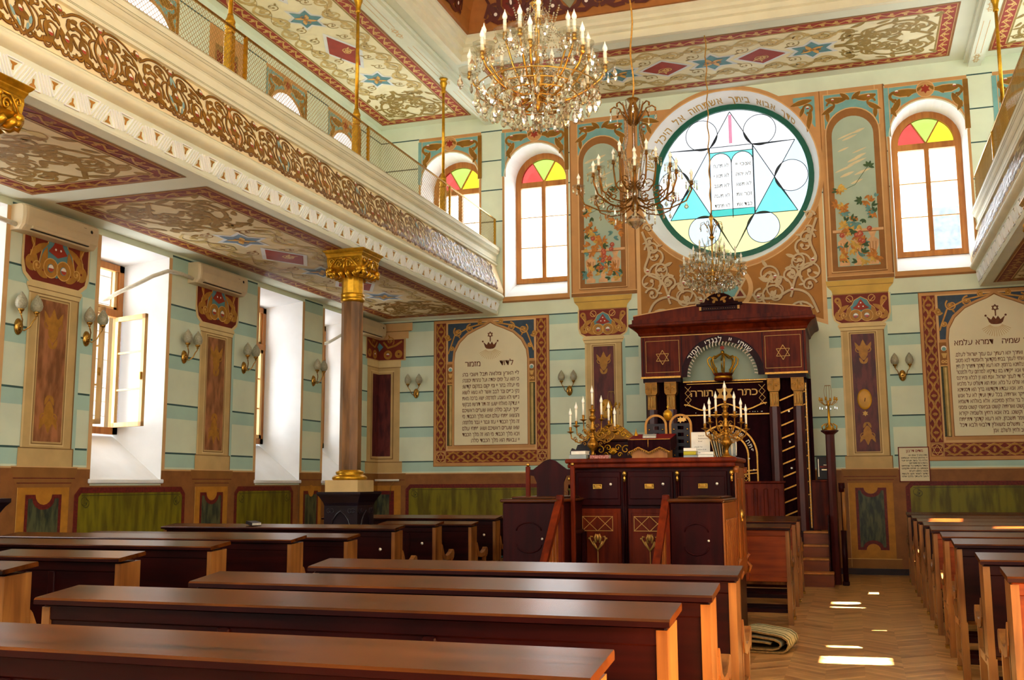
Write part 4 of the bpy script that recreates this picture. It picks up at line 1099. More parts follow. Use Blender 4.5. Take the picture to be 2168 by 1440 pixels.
# corners beside the round window
p = P(end_map); p.lay(0, 'tan_paint')
for s in (-1, 1):
    xe = -3.62 if s < 0 else -0.29
    n = 14; a0, a1 = (pi - 0.03, pi - 1.03) if s < 0 else (0.03, 1.03)
    a1 = pi - 1.0 if s < 0 else 1.0
    ar = [(CIR_O[0] + 1.63 * cos(a0 + (a1 - a0) * k / n), CIR_O[1] + 1.63 * sin(a0 + (a1 - a0) * k / n)) for k in range(n + 1)]
    p.lay(0, 'tan_paint').strip([(xe, a[1]) for a in ar], ar); p.poly([(xe, ar[-1][1]), ar[-1], (ar[-1][0], 8.385), (xe, 8.385)])
    ar2 = [(CIR_O[0] + 1.74 * cos(a0 + (a1 - a0) * k / n), CIR_O[1] + 1.74 * sin(a0 + (a1 - a0) * k / n)) for k in range(4, n + 1)]
    xi = xe + (-s) * 0.07
    ok = [a for a in ar2 if (a[0] - xi) * (-s) > 0.01 and a[1] < 8.3]
    if len(ok) > 1:
        p.lay(1, 'teal_paint').strip([(xi, a[1]) for a in ok], ok); p.poly([(xi, ok[-1][1]), ok[-1], (ok[-1][0], 8.31), (xi, 8.31)])
    A = p.A; p.T(xi, 8.31, 0.95, 0, -s)
    for ly, mm, gw in ((2, 'tan_light', 1.25), (3, 'orn_brown', 1.0)):
        p.lay(ly, mm); p.leaf(0.05, -0.08, -0.1, 0.4, 0.1 * gw, -0.1); p.ring(0.13, -0.24, 0.06, 0.10, 0, 5, 12); p.leaf(0.08, -0.25, -1.5, 0.45, 0.09 * gw, 0.1); p.leaf(0.2, -0.2, -1.2, 0.2, 0.07 * gw)
    p.lay(4).jewel(0.13, -0.22, 0.03); p.A = A
p.lay(2, 'tan_paint').ring(CIR_O[0], CIR_O[1], 1.62, 1.70, n=64); p.lay(3, 'tan_light').ring(CIR_O[0], CIR_O[1], 1.615, 1.635, n=64)
p.build('round_window_surround', wall_end)

# scrollwork field between the round window and the ark
def scroll_field():
    p = P(end_map); x0, x1 = -3.62, -0.31
    def low(x):          # lower edge: level at the sides, rising in a shallow pediment to the middle
        t = abs(x + 1.965) / 1.655; return 4.50 - 0.0 * t if t > 1 else 4.62 - 0.42 * t ** 1.5
    def up(x):
        d = 1.70 ** 2 - (x - CIR_O[0]) ** 2; return CIR_O[1] - sqrt(max(d, 0)) if d > 0 else 7.0
    N_ = 40; xs = [x0 + (x1 - x0) * k / N_ for k in range(N_ + 1)]
    p.lay(0, 'tan_light').strip([(x, low(x) - 0.0) for x in xs], [(x, up(x)) for x in xs])
    xi = [x0 + 0.07 + (x1 - x0 - 0.14) * k / N_ for k in range(N_ + 1)]
    p.lay(1, 'panel_brown').strip([(x, low(x) + 0.07) for x in xi], [(x, up(x) - 0.02) for x in xi])
    c = -1.965
    spec = [(1.42, 4.50, 1.9, 0.24, 1, 1.45), (1.05, 4.72, 0.9, 0.27, 1, 1.4), (1.30, 4.95, 2.6, 0.22, -1, 1.3), (0.62, 4.62, 2.4, 0.22, -1, 1.3), (0.80, 4.98, 0.6, 0.2, 1, 1.3), (1.42, 5.25, 1.2, 0.20, 1, 1.3), (1.20, 5.5, 2.4, 0.16, -1, 1.2), (1.50, 5.75, 1.5, 0.14, 1, 1.2), (1.52, 6.15, 1.5, 0.09, 1, 1.1), (0.55, 4.9, 3.0, 0.13, 1, 1.2), (1.30, 4.36, 0.5, 0.12, 1, 1.2), (0.92, 4.55, -0.2, 0.13, -1, 1.2), (1.5, 4.95, 1.8, 0.13, 1, 1.2), (0.62, 5.12, 1.2, 0.13, -1, 1.2), (0.98, 5.22, 0.9, 0.14, -1, 1.2), (1.22, 5.25, 0.2, 0.13, 1, 1.2), (0.70, 4.42, 0.4, 0.10, 1, 1.1), (1.35, 5.95, 0.8, 0.09, -1, 1.1), (1.02, 5.0, 2.8, 0.13, -1, 1.2)]
    for s in (-1, 1):
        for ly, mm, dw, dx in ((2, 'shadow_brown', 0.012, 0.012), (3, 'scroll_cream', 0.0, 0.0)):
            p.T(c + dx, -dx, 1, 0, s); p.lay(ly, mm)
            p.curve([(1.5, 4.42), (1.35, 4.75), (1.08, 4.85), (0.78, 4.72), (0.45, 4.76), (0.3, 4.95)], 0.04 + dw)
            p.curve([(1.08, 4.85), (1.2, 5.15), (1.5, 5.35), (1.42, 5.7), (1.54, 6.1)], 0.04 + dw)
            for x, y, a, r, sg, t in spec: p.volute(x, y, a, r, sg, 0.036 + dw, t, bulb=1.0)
        p.T(c, 0, 1, 0, s); p.lay(4)
        for x, y in ((1.08, 4.86), (0.5, 4.76), (1.45, 5.36), (0.8, 5.1)): p.jewel(x, y, 0.028)
        p.lay(4, 'scroll_cream')
    # star roundel
    p.T(c - 0.02 + 0.02, 0)
    p.lay(4, 'panel_brown').disc(0, 4.93, 0.40, n=32); p.lay(5, 'tan_light').ring(0, 4.93, 0.34, 0.42, n=32)
    p.lay(5, 'deep_red').star6(0, 4.93, 0.33); p.lay(6.5, 'teal_paint').poly([(0.19 * cos(pi / 6 + k * pi / 3 + pi / 6 - pi / 6), 4.93 + 0.19 * sin(pi / 6 + k * pi / 3)) for k in range(6)])
    p.lay(7.5, 'scroll_cream').star6line(0, 4.93, 0.33, 0.035)
    o = p.build('scrollwork_painting'); tag(o, 'brown painted panel of cream scrolls and a star roundel, above the ark', 'wall painting')
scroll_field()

# ---------------------------------------------------------------- prayer panels
def lattice_band(p, length, w, n):
    """gilt interlace on red; runs along +x from 0, centred on y = 0"""
    L = length / n
    A = p.A; x0, y0, sc, r, m = A
    for k in range(n):
        for sy in (1, -1):
            p.A = (x0 + (k * L) * cos(r) * m, y0 + (k * L) * sin(r), sc, r, m)
            def Q(pts): return [(a * L, b * sy * w) for a, b in pts]
            p.lay(3, 'gold_paint').ribbon(Q([(0, 0.04), (0.18, 0.12), (0.32, 0.34), (0.5, 0.42), (0.68, 0.34), (0.82, 0.12), (1, 0.04)]), w * 0.17)
            p.poly(Q([(0.4, 0.04), (0.5, 0.26), (0.6, 0.04), (0.5, -0.02)])); p.poly(Q([(0.05, 0.46), (0.2, 0.30), (0.3, 0.46)])); p.poly(Q([(0.7, 0.46), (0.8, 0.30), (0.95, 0.46)]))
            p.lay(4, 'gold_light').ribbon(Q([(0.02, 0.1), (0.16, 0.18), (0.3, 0.40), (0.5, 0.49)]), w * 0.03)
    p.A = A
def prayer_panel(x0, x1, label, title, lines, lw, tsize):
    p = P(end_map); zb, zt = 1.85, 4.66; c = (x0 + x1) / 2
    p.lay(0, 'tan_paint').rect(x0, zb, x1, zt); p.lay(1, 'tan_dark').frame(x0, zb, x1, zt, 0.012); 
    bw = 0.20; i0 = 0.055
    # side and bottom bands
    for s in (-1, 1):
        xa = c + s * ((x1 - x0) / 2 - i0 - bw / 2)
        p.lay(2, 'deep_red').rect(xa - bw / 2, zb + 0.30, xa + bw / 2, zt - 0.06)
        p.T(xa, zb + 0.31, 1, pi / 2); lattice_band(p, zt - zb - 0.38, bw * 0.92, 8); p.T()
        p.lay(2, 'tan_dark').frame(xa - bw / 2, zb + 0.07, xa + bw / 2, zb + 0.285, 0.008)
        p.lay(2, 'deep_red').disc(xa, zb + 0.178, 0.098, n=20); p.lay(3, 'gold_light').star6line(xa, zb + 0.178, 0.085, 0.009); p.ring(xa, zb + 0.178, 0.094, 0.1, n=20)
    xl = x0 + i0 + bw + 0.01; xr = x1 - i0 - bw - 0.01
    p.lay(2, 'deep_red').rect(xl, zb + 0.07, xr, zb + 0.285); p.T(xl, zb + 0.178); lattice_band(p, xr - xl, 0.2, 6); p.T()
    # inner field: blue spandrels, colonnettes, pointed arch of parchment
    p.lay(1, 'tan_light').frame(xl, zb + 0.30, xr, zt - 0.05, 0.03)
    hw = (xr - xl) / 2 - 0.17; za = zb + 0.40; zs = 3.86
    p.lay(2, 'navy_paint').rect(xl + 0.035, 3.84, xr - 0.035, zt - 0.075)
    for s in (-1, 1):
        for ly, mm, gw in ((3, 'gold_paint', 0.03), (4, 'gold_light', 0.008)):
            p.T(c, 0, 1, 0, s); p.lay(ly, mm); k = hw / 0.72
            p.volute(hw * 0.55, 4.56, 0.1, 0.09, -1, gw, 1.2, lv=ly == 3); p.volute(hw * 0.98, 4.5, -0.6, 0.10, -1, gw, 1.2, lv=ly == 3); p.volute(hw * 1.1, 4.3, -1.2, 0.07, 1, gw, 1.2, lv=ly == 3); p.volute(hw * 1.14, 4.1, -1.8, 0.05, -1, gw, 1.1, lv=False)
            p.volute(hw * 0.3, 4.54, 0.3, 0.05, 1, gw, 1.1, lv=ly == 3); p.ribbon([(hw * 0.1, 4.57), (hw * 0.6, 4.5), (hw * 1.0, 4.35), (hw * 1.18, 4.0)], gw)
        p.T()
        xc = c + s * (hw + 0.085)
        p.lay(3, 'tan_paint').rect(c + s * (hw + 0.0) - 0.0 if s > 0 else c - hw - 0.15, 3.80, c + hw + 0.15 if s > 0 else c - hw, 3.85)
        p.lay(2, 'tan_dark').rect(xc - 0.07, 3.40, xc + 0.07, 3.80); p.lay(3, 'jewel_white').disc(xc, 3.70, 0.045); p.lay(4, 'teal_paint').disc(xc, 3.69, 0.032)
        p.lay(3, 'gold_light').poly([(xc - 0.045, 3.62), (xc + 0.045, 3.62), (xc + 0.02, 3.54), (xc - 0.02, 3.54)]); p.ring(xc - 0.025, 3.48, 0.01, 0.028, n=8); p.ring(xc + 0.025, 3.48, 0.01, 0.028, n=8); p.rect(xc - 0.065, 3.40, xc + 0.065, 3.42)
        p.lay(2, 'dark_olive').rect(xc - 0.065, za - 0.01, xc + 0.065, 3.40); p.lay(3, 'olive_gold').rect(xc - 0.03, za, xc + 0.035, 3.39); p.lay(4, 'pale_gold').rect(xc - 0.005, za, xc + 0.02, 3.38)
    def ogee(i): 
        W = hw + i
        half = [(W, za - i * (1 if i else 0)), (W, zs), (W * 0.97, zs + 0.16), (W * 0.84, zs + 0.34), (W * 0.62, zs + 0.49), (W * 0.36, zs + 0.58), (W * 0.15, zs + 0.64), (0, zs + 0.70 + i)]
        return half
    for i, m, l in ((0.045, 'tan_paint', 5), (0.012, 'tan_dark', 6), (0.0, 'parchment', 7)):
        h = ogee(i); p.lay(l, m).poly([(c + a, b + (i if b > zs else 0)) for a, b in h] + [(c - a, b + (i if b > zs else 0)) for a, b in h[-2::-1]])
    # crown and rays
    p.lay(8, 'ink_brown').star6line(c, 4.335, 0.055, 0.014); p.ribbon([(c, 4.28), (c, 4.20)], 0.02)
    p.poly([(c - 0.10, 4.09), (c + 0.10, 4.09), (c + 0.14, 4.2), (c + 0.07, 4.14), (c + 0.035, 4.2), (c, 4.15), (c - 0.035, 4.2), (c - 0.07, 4.14), (c - 0.14, 4.2)]); p.disc(c - 0.15, 4.21, 0.018, n=8); p.disc(c + 0.15, 4.21, 0.018, n=8); p.disc(c, 4.085, 0.09, 0.025)
    for k in range(15):
        a = radians(-160 + k * 10); p.lay(8, 'ink_gold').ribbon([(c + 0.09 * cos(a), 4.07 + 0.05 * sin(a)), (c + 0.23 * cos(a), 4.05 + 0.19 * sin(a))], 0.006)
    p.lay(8, 'ink_brown')
    for t, xr_, w_ in title: p.text(t, c + xr_, 3.74, tsize, w_)
    z = 3.555; st = (3.555 - 2.30) / (len(lines) - 1); sz = 0.105 if len(lines) < 13 else 0.092
    for k, t in enumerate(lines):
        ww = lw; xr_ = c + lw / 2
        if k == len(lines) - 1: ww = lw * 0.85 if len(lines) < 13 else lw * 0.62
        p.text(t, xr_, z - k * st, sz, ww)
    o = p.build('prayer_painting'); tag(o, label, 'wall painting')
prayer_panel(-7.63, -5.30, 'painted Hebrew prayer panel with crown left of the ark, twelve lines of psalm', [('לדוד', 0.46, 0.28), ('מזמור', -0.20, 0.32)],
    ['ליי הארץ ומלואה תבל וישבי בה:', 'כי הוא על ימים יסדה ועל נהרות יכוננה:', 'מי יעלה בהר יי ומי יקום במקום קדשו:', 'נקי כפים ובר לבב אשר לא נשא לשוא', 'נפשי ולא נשבע למרמה: ישא ברכה מאת', 'יי וצדקה מאלהי ישעו: זה דור דורשיו מבקשי', 'פניך יעקב סלה: שאו שערים ראשיכם', 'והנשאו פתחי עולם ויבוא מלך הכבוד: מי', 'זה מלך הכבוד יי עזוז וגבור יי גבור מלחמה:', 'שאו שערים ראשיכם ושאו פתחי עולם', 'ויבא מלך הכבוד: מי הוא זה מלך הכבוד', 'יי צבאות הוא מלך הכבוד סלה:'], 1.14, 0.15)
prayer_panel(1.15, 3.48, 'painted Hebrew prayer panel with crown at the right edge, under the right balcony', [('בריך שמיה', 0.62, 0.56), ('דמרא עלמא', -0.06, 0.60)],
    ['בריך כתרך ואתרך יהא רעותך עם עמך ישראל לעלם.', 'ופורקן ימינך אחזי לעמך בבית מקדשך ולאמטויי לנא מטוב', 'נהורך ולקבל צלותנא ברחמין. יהא רעוא קדמך דתוריך לן חיין', 'בטיבותא. ולהוי אנא פקידא בגו צדיקיא למרחם עלי ולמנטר', 'יתי וית כל די לי ודי לעמך ישראל. אנת הוא זן לכלא ומפרנס', 'לכלא. אנת הוא שליט על כלא. אנת הוא דשליט על מלכיא', 'ומלכותא דילך היא. אנא עבדא דקודשא בריך הוא דסגידנא', 'קמיה ומקמי דיקר אוריתיה. בכל עידן ועידן לא על אנש', 'רחיצנא ולא על בר אלהין סמיכנא. אלא באלהא דשמיא', 'דהוא אלהא קשוט ואוריתיה קשוט ונביאוהי קשוט ומסגי', 'למעבד טבון וקשוט. ביה אנא רחיץ ולשמיה יקירא', 'קדישא אנא אימר תשבחן. יהא רעוא קדמך דתפתח', 'לבאי באוריתך. ותשלים משאלין דלבאי ולבא דכל', 'עמך ישראל. לטב ולחיין ולשלם. אמן'], 1.30, 0.13)

# ---------------------------------------------------------------- painted ceiling coffers
def coffer(M, u0, u1, v0, v1, label, group=None, shaded=False, stars=3, seed=1, corner_dark=False):
    """long painted field: red-and-gold border, cream ground, gilt vines, stars and lozenges down the middle"""
    p = P(M); bw = 0.27; vc = (v0 + v1) / 2; W = v1 - v0; L = u1 - u0
    fld = 'shaded_field' if shaded else 'cream_field'; g1 = 'olive_gold' if not shaded else 'shaded_gold'; g2 = 'pale_gold'  # undersides take darker copies, the balcony shade put into the paint
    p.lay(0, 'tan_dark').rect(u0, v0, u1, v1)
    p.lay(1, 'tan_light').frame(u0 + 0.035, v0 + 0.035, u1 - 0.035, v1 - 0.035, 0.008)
    p.lay(1, 'red_paint' if not shaded else 'deep_red').frame(u0 + 0.05, v0 + 0.05, u1 - 0.05, v1 - 0.05, bw - 0.09)
    # running gold scroll on the border
    p.lay(2, 'gold_light' if not shaded else 'gold_paint')
    m = 0.05 + (bw - 0.09) / 2; am = (bw - 0.09) * 0.48
    def run(x, y, r, length):
        n = max(2, int(length / 0.2)); p.T(x, y, 1, r)
        Ls = length / n
        st = [(Ls * i / 4, am * 0.5 * sin(pi * i / 4)) for i in range(n * 4 + 1)]; p.ribbon(st, 0.022)
        for k in range(n):
            sg = 1 if k % 2 == 0 else -1
            p.leaf(Ls * (k + 0.2), sg * am * 0.2, -sg * 0.5, Ls * 0.5, am * 0.55, sg * 0.4); p.ring(Ls * (k + 0.5), -sg * am * 0.45, 0.008, 0.03, n=6); p.leaf(Ls * (k + 0.75), sg * am * 0.75, sg * 0.3 + pi, Ls * 0.4, am * 0.35)
        p.T()
    run(u0 + 0.06, v0 + m, 0, L - 0.12); run(u0 + 0.06, v1 - m, 0, L - 0.12); run(u0 + m, v0 + 0.2, pi / 2, W - 0.4); run(u1 - m, v0 + 0.2, pi / 2, W - 0.4)
    p.lay(2, 'tan_light').frame(u0 + bw - 0.04, v0 + bw - 0.04, u1 - bw + 0.04, v1 - bw + 0.04, 0.01)
    p.lay(2, 'olive_gold' if not shaded else 'stone_dark').frame(u0 + bw - 0.03, v0 + bw - 0.03, u1 - bw + 0.03, v1 - bw + 0.03, 0.03)
    p.lay(1, fld).rect(u0 + bw, v0 + bw, u1 - bw, v1 - bw)
    H = (W - 2 * bw) / 2
    # end fans of scrolls
    def end_fan(x, d):
        k = H / 0.72; w = 0.05 * k
        for s in (-1, 1):
            p.A = (x, vc, k, 0 if d > 0 else pi, 1)
            p.lay(3, g1)
            w = 0.056
            def Y(pts): return [(a, b * s) for a, b in pts]
            p.curve(Y([(-0.1, 0.02), (0.14, 0.06), (0.34, 0.24), (0.62, 0.34), (0.92, 0.26), (1.16, 0.10), (1.3, 0.0)]), w)
            p.curve(Y([(0.34, 0.24), (0.52, 0.50), (0.86, 0.60), (1.16, 0.50), (1.34, 0.26)]), w * 0.9)
            for vx, vy, va, vr, vs_, vt in ((0.02, 0.16, 1.7, 0.19, -1, 1.4), (0.22, 0.14, 1.5, 0.20, -1, 1.4), (0.50, 0.46, 2.6, 0.16, 1, 1.3), (0.60, 0.34, 0.9, 0.155, -1, 1.35), (0.62, 0.33, -0.4, 0.13, -1, 1.3), (0.90, 0.27, 0.5, 0.15, 1, 1.35), (0.95, 0.6, -0.1, 0.14, -1, 1.3), (1.16, 0.5, 0.6, 0.11, 1, 1.2), (0.30, 0.08, 0.1, 0.12, -1, 1.2), (0.98, 0.16, -0.7, 0.09, 1, 1.2), (1.22, 0.42, -0.9, 0.12, -1, 1.3), (0.2, 0.42, 2.4, 0.13, 1, 1.2), (0.02, 0.5, 1.2, 0.10, -1, 1.2)):
                p.volute(vx, vy * s, va * s, vr, vs_ * s, w * 0.72, vt, bulb=1.2)
            for lx, ly, la, ll, lw_ in ((0.36, 0.26, 1.2, 0.2, 0.08), (0.72, 0.58, 0.9, 0.16, 0.08), (1.22, 0.06, 0.9, 0.26, 0.10), (0.05, 0.03, 0.7, 0.22, 0.07), (0.66, 0.0, 0.3, 0.24, 0.09), (0.14, 0.6, 0.3, 0.24, 0.08), (0.5, 0.62, 0.1, 0.2, 0.07), (1.28, 0.6, 0.5, 0.18, 0.08), (-0.16, 0.36, 1.9, 0.22, 0.08), (1.0, 0.42, 0.6, 0.14, 0.07)):
                p.leaf(lx, ly * s, la * s, ll, lw_, 0.3 * s)
        p.T()
    fan = 1.35 * H / 0.72; span = L - 2 * bw - 2 * fan - 0.1
    nst = stars; step = span / max(nst, 1)
    for k in range(nst):
        cx = u0 + bw + fan + 0.05 + step * (k + 0.5); r = H * 0.42
        if k % 2 == 0:
            p.lay(3, 'pale_halo').star6(cx, vc, r * 1.22, pi / 6 * 0 , 1.2); p.lay(5, 'blue_star' if not shaded else 'shaded_blue').star6(cx, vc, r * 0.95, 0, 1.2)
            p.lay(7, 'gold_light')
            for j in range(4): a = pi / 4 + j * pi / 2; p.leaf(cx, vc, a, r * 0.62, r * 0.26, 0.3); 
            p.lay(8, 'gold_paint').disc(cx, vc, r * 0.13); p.ring(cx + r * 0.3, vc, r * 0.1, r * 0.16, n=8); p.ring(cx - r * 0.3, vc, r * 0.1, r * 0.16, n=8)
        else:
            a, b_ = step * 0.48, r * 0.95
            p.lay(3, 'pale_halo').poly([(cx - a * 1.22, vc), (cx, vc - b_ * 1.22), (cx + a * 1.22, vc), (cx, vc + b_ * 1.22)]); p.lay(4, 'red_paint').poly([(cx - a, vc), (cx, vc - b_), (cx + a, vc), (cx, vc + b_)])
            p.lay(5, 'gold_light'); 
            for s in (-1, 1): p.volute(cx, vc, 0.4 if s > 0 else pi + 0.4, b_ * 0.33, s, 0.02, 1.1); p.volute(cx, vc, -0.7 if s > 0 else pi - 0.7, b_ * 0.25, s, 0.018, 1.1, lv=False)
        # side vines
        for s in (-1, 1):
            p.lay(3.5, g2 if not shaded else 'pale_gold'); p.T(cx - step / 2, vc + s * H * 0.70, 1, 0, 1)
            if s < 0: pass
            n = max(2, int(round(step / (H * 0.62))));
            p.rinceau(0, step, 0, H * 0.46, n, 0.034, start=s)
            p.lay(3.2, 'olive_gold' if not shaded else 'tan_dark'); p.T(cx - step / 2, vc + s * (H * 0.70 + 0.004), 1, 0, 1); p.rinceau(0, step, 0, H * 0.46, n, 0.046, start=s) if False else None; p.T(cx - step / 2, vc + s * H * 0.70, 1, 0, 1)
            for kk in range(n): p.volute(step / n * (kk + 0.5), -s * H * 0.2, (1.0 if kk % 2 else -1.0) * s, H * 0.16, (1 if kk % 2 else -1) * s, 0.016, 1.2)
            p.lay(4.5, 'olive_gold' if not shaded else 'stone_dark'); p.ribbon([(step * i / 12, H * 0.14 * sin(pi * n * i / 12)) for i in range(13)], 0.008); p.T()
    end_fan(u0 + bw + fan, -1); end_fan(u1 - bw - fan, 1)
    o = p.build('painted_coffer'); tag(o, label, 'ceiling painting', group); return o
coffer(lambda u, v, h: (v, u, ZC - h), 1.0, 18.12, -8.66, -6.76, 'long painted ceiling field with stars over the left balcony', None, False, 11)
coffer(lambda u, v, h: (u, v, ZC - h), -5.80, 1.86, 16.02, 18.12, 'painted ceiling field of stars and lozenges above the round window', None, False, 5)
coffer(lambda u, v, h: (v, u, ZC - h), 1.0, 18.12, 2.46, 4.3, 'painted ceiling field with red border over the right balcony', None, False, 5)
# ================================================================ balconies on both sides
def side_x(s, x): return x if s > 0 else MX - x
COVE = ((-6.205, 5.105), (-6.195, 5.15), (-6.20, 5.20), (-6.228, 5.30), (-6.268, 5.42), (-6.312, 5.54), (-6.345, 5.65))
_cl = [0.0]
for a_, b_ in zip(COVE, COVE[1:]): _cl.append(_cl[-1] + hypot(b_[0] - a_[0], b_[1] - a_[1]))
def cove_pt(v, h):
    v = min(max(v, 0), _cl[-1] - 1e-6)
    for i in range(len(COVE) - 1):
        if v <= _cl[i + 1]:
            t = (v - _cl[i]) / (_cl[i + 1] - _cl[i]); a_, b_ = COVE[i], COVE[i + 1]
            dx, dz = b_[0] - a_[0], b_[1] - a_[1]; l = hypot(dx, dz)
            return a_[0] + dx * t + h * dz / l, a_[1] + dz * t - h * dx / l
def gallery(s, label, y_end, y_start):
    name = 'balcony'
    T = thing(name, label, 'balcony', (side_x(s, -6.3), y_start, ZG))
    off = (side_x(s, -6.3), y_start, ZG)
    def flipped(b):
        if s < 0: b.v = [(MX - p_[0], p_[1], p_[2]) for p_ in b.v]
        return b
    b = B('ceiling_paint'); b.box(XL + 0.002, -6.6, y_start, y_end, 4.70, 4.98); flipped(b).build('deck', T, off)
    b = B('cream_mould'); b.use('ceiling_paint')
    b.sweep([(-6.6, 4.975), (-6.6, 4.70), (-6.31, 4.70), (-6.30, 4.72), (-6.265, 4.975)], 'y', y_start, y_end)
    flipped(b).build('beam', T, off)
    b = B('cream_mould'); b.sweep([(-6.265, 4.97), (-6.225, 4.985), (-6.19, 5.01), (-6.18, 5.04), (-6.19, 5.07), (-6.215, 5.09), (-6.21, 5.105)], 'y', y_start, y_end)
    for i in range(len(b.sm)): b.sm[i] = True
    flipped(b).build('torus_moulding', T, off)
    b = B('cove_field'); b.sweep([cove_pt(_cl[-1] * k / 16, 0) for k in range(17)], 'y', y_start, y_end)
    for i in range(len(b.sm)): b.sm[i] = True
    flipped(b).build('cove', T, off)
    b = B('cream_mould')
    prof = [(-6.345, 5.65), (-6.31, 5.66), (-6.305, 5.685), (-6.33, 5.70), (-6.335, 5.72), (-6.335, 5.82), (-6.325, 5.835), (-6.325, 5.85), (-6.30, 5.87), (-6.28, 5.90), (-6.28, 5.915), (-6.268, 5.93), (-6.268, 6.01), (-6.30, 6.03), (-6.345, 6.045), (-6.6, 6.045), (-6.6, 4.98)]
    b.sweep(prof, 'y', y_start, y_end)
    flipped(b).build('cornice', T, off)
    b = B('ceiling_paint'); b.add([(x, y_end, z) for x, z in ((-6.6, 4.7), (-6.31, 4.7), (-6.265, 4.97), (-6.2, 5.1), (-6.345, 5.65), (-6.3, 5.9), (-6.3, 6.04), (-6.6, 6.045))], [tuple(range(8))]); flipped(b).build('end_face', T, off)
    b = B('mould_line')
    for x, z in ((-6.3045, 5.695), (-6.334, 5.728), (-6.324, 5.842), (-6.279, 5.907), (-6.267, 5.935), (-6.267, 6.0)):
        b.box(x, x + 0.003, y_start, y_end, z - 0.0022, z + 0.0022)
    flipped(b).build('moulding_lines', T, off)
    # fretwork in relief on the beam face
    def M(u, v, h):
        z = 4.735 + v; x = -6.30 + (z - 4.72) * 0.137 + h
        return (side_x(s, x), u, z)
    p = P(M); per = 0.455; y0 = y_start + 0.3 if s > 0 else 10.5
    k0 = int((y_end - y0) / per)
    def bar(pts, w=0.016):
        """raised bar: top face plus sides"""
        h0 = p.h
        a, b_ = [], []
        for i in range(len(pts) - 1):
            (x1, z1), (x2, z2) = pts[i], pts[i + 1]; l = hypot(x2 - x1, z2 - z1); nx, nz = -(z2 - z1) / l * w / 2, (x2 - x1) / l * w / 2
            q = [(x1 + nx, z1 + nz), (x2 + nx, z2 + nz), (x2 - nx, z2 - nz), (x1 - nx, z1 - nz)]
            top = [p.M(u, v, 0.016) for u, v in q]; bot = [p.M(u, v, 0.0) for u, v in q]
            p.add(top + bot, [(0, 1, 2, 3), (0, 4, 5, 1), (1, 5, 6, 2), (2, 6, 7, 3), (3, 7, 4, 0)])
    for k in range(k0):
        u = y_end - 0.12 - (k + 1) * per; p.use('white_plaster')
        if u < (4.0 if s > 0 else 11): break
        bar([(u + 0.025, 0.02), (u + 0.205, 0.02), (u + 0.115, 0.165), (u + 0.025, 0.02)], 0.009); bar([(u + 0.2525, 0.185), (u + 0.4325, 0.185), (u + 0.3425, 0.04), (u + 0.2525, 0.185)], 0.009)
        for d in (0.037, 0.072, 0.107): bar([(u + 0.113 + d, 0.18), (u + 0.205 + d, 0.027)], 0.008)
        for d in (0.037, 0.072, 0.107): bar([(u + 0.342 + d, 0.027), (u + 0.432 + d, 0.18)], 0.008)
        p.use('gold_paint'); p.h = 0.003
        for q_, zb_, sg_ in ((0.115, 0.032, 1), (0.3425, 0.173, -1)):
            p.poly([(u + q_ - 0.042, zb_ + 0.008 * sg_), (u + q_ + 0.042, zb_ + 0.008 * sg_), (u + q_ + 0.022, zb_ + 0.03 * sg_), (u + q_ + 0.012, zb_ + 0.035 * sg_), (u + q_ + 0.010, zb_ + 0.075 * sg_), (u + q_ - 0.010, zb_ + 0.075 * sg_), (u + q_ - 0.012, zb_ + 0.035 * sg_), (u + q_ - 0.022, zb_ + 0.03 * sg_)])
    for i in range(len(p.v)): p.v[i] = (p.v[i][0] - off[0], p.v[i][1] - off[1], p.v[i][2] - off[2])
    p.build('fretwork', T)
    # jewelled brown tracery on the cove
    def MC(u, v, h):
        x, z = cove_pt(v, h); return (side_x(s, x) - off[0], u - off[1], z - off[2])
    p = P(MC); per = 1.02; H = _cl[-1]
    n = int((y_end - 3.0) / per) + 1
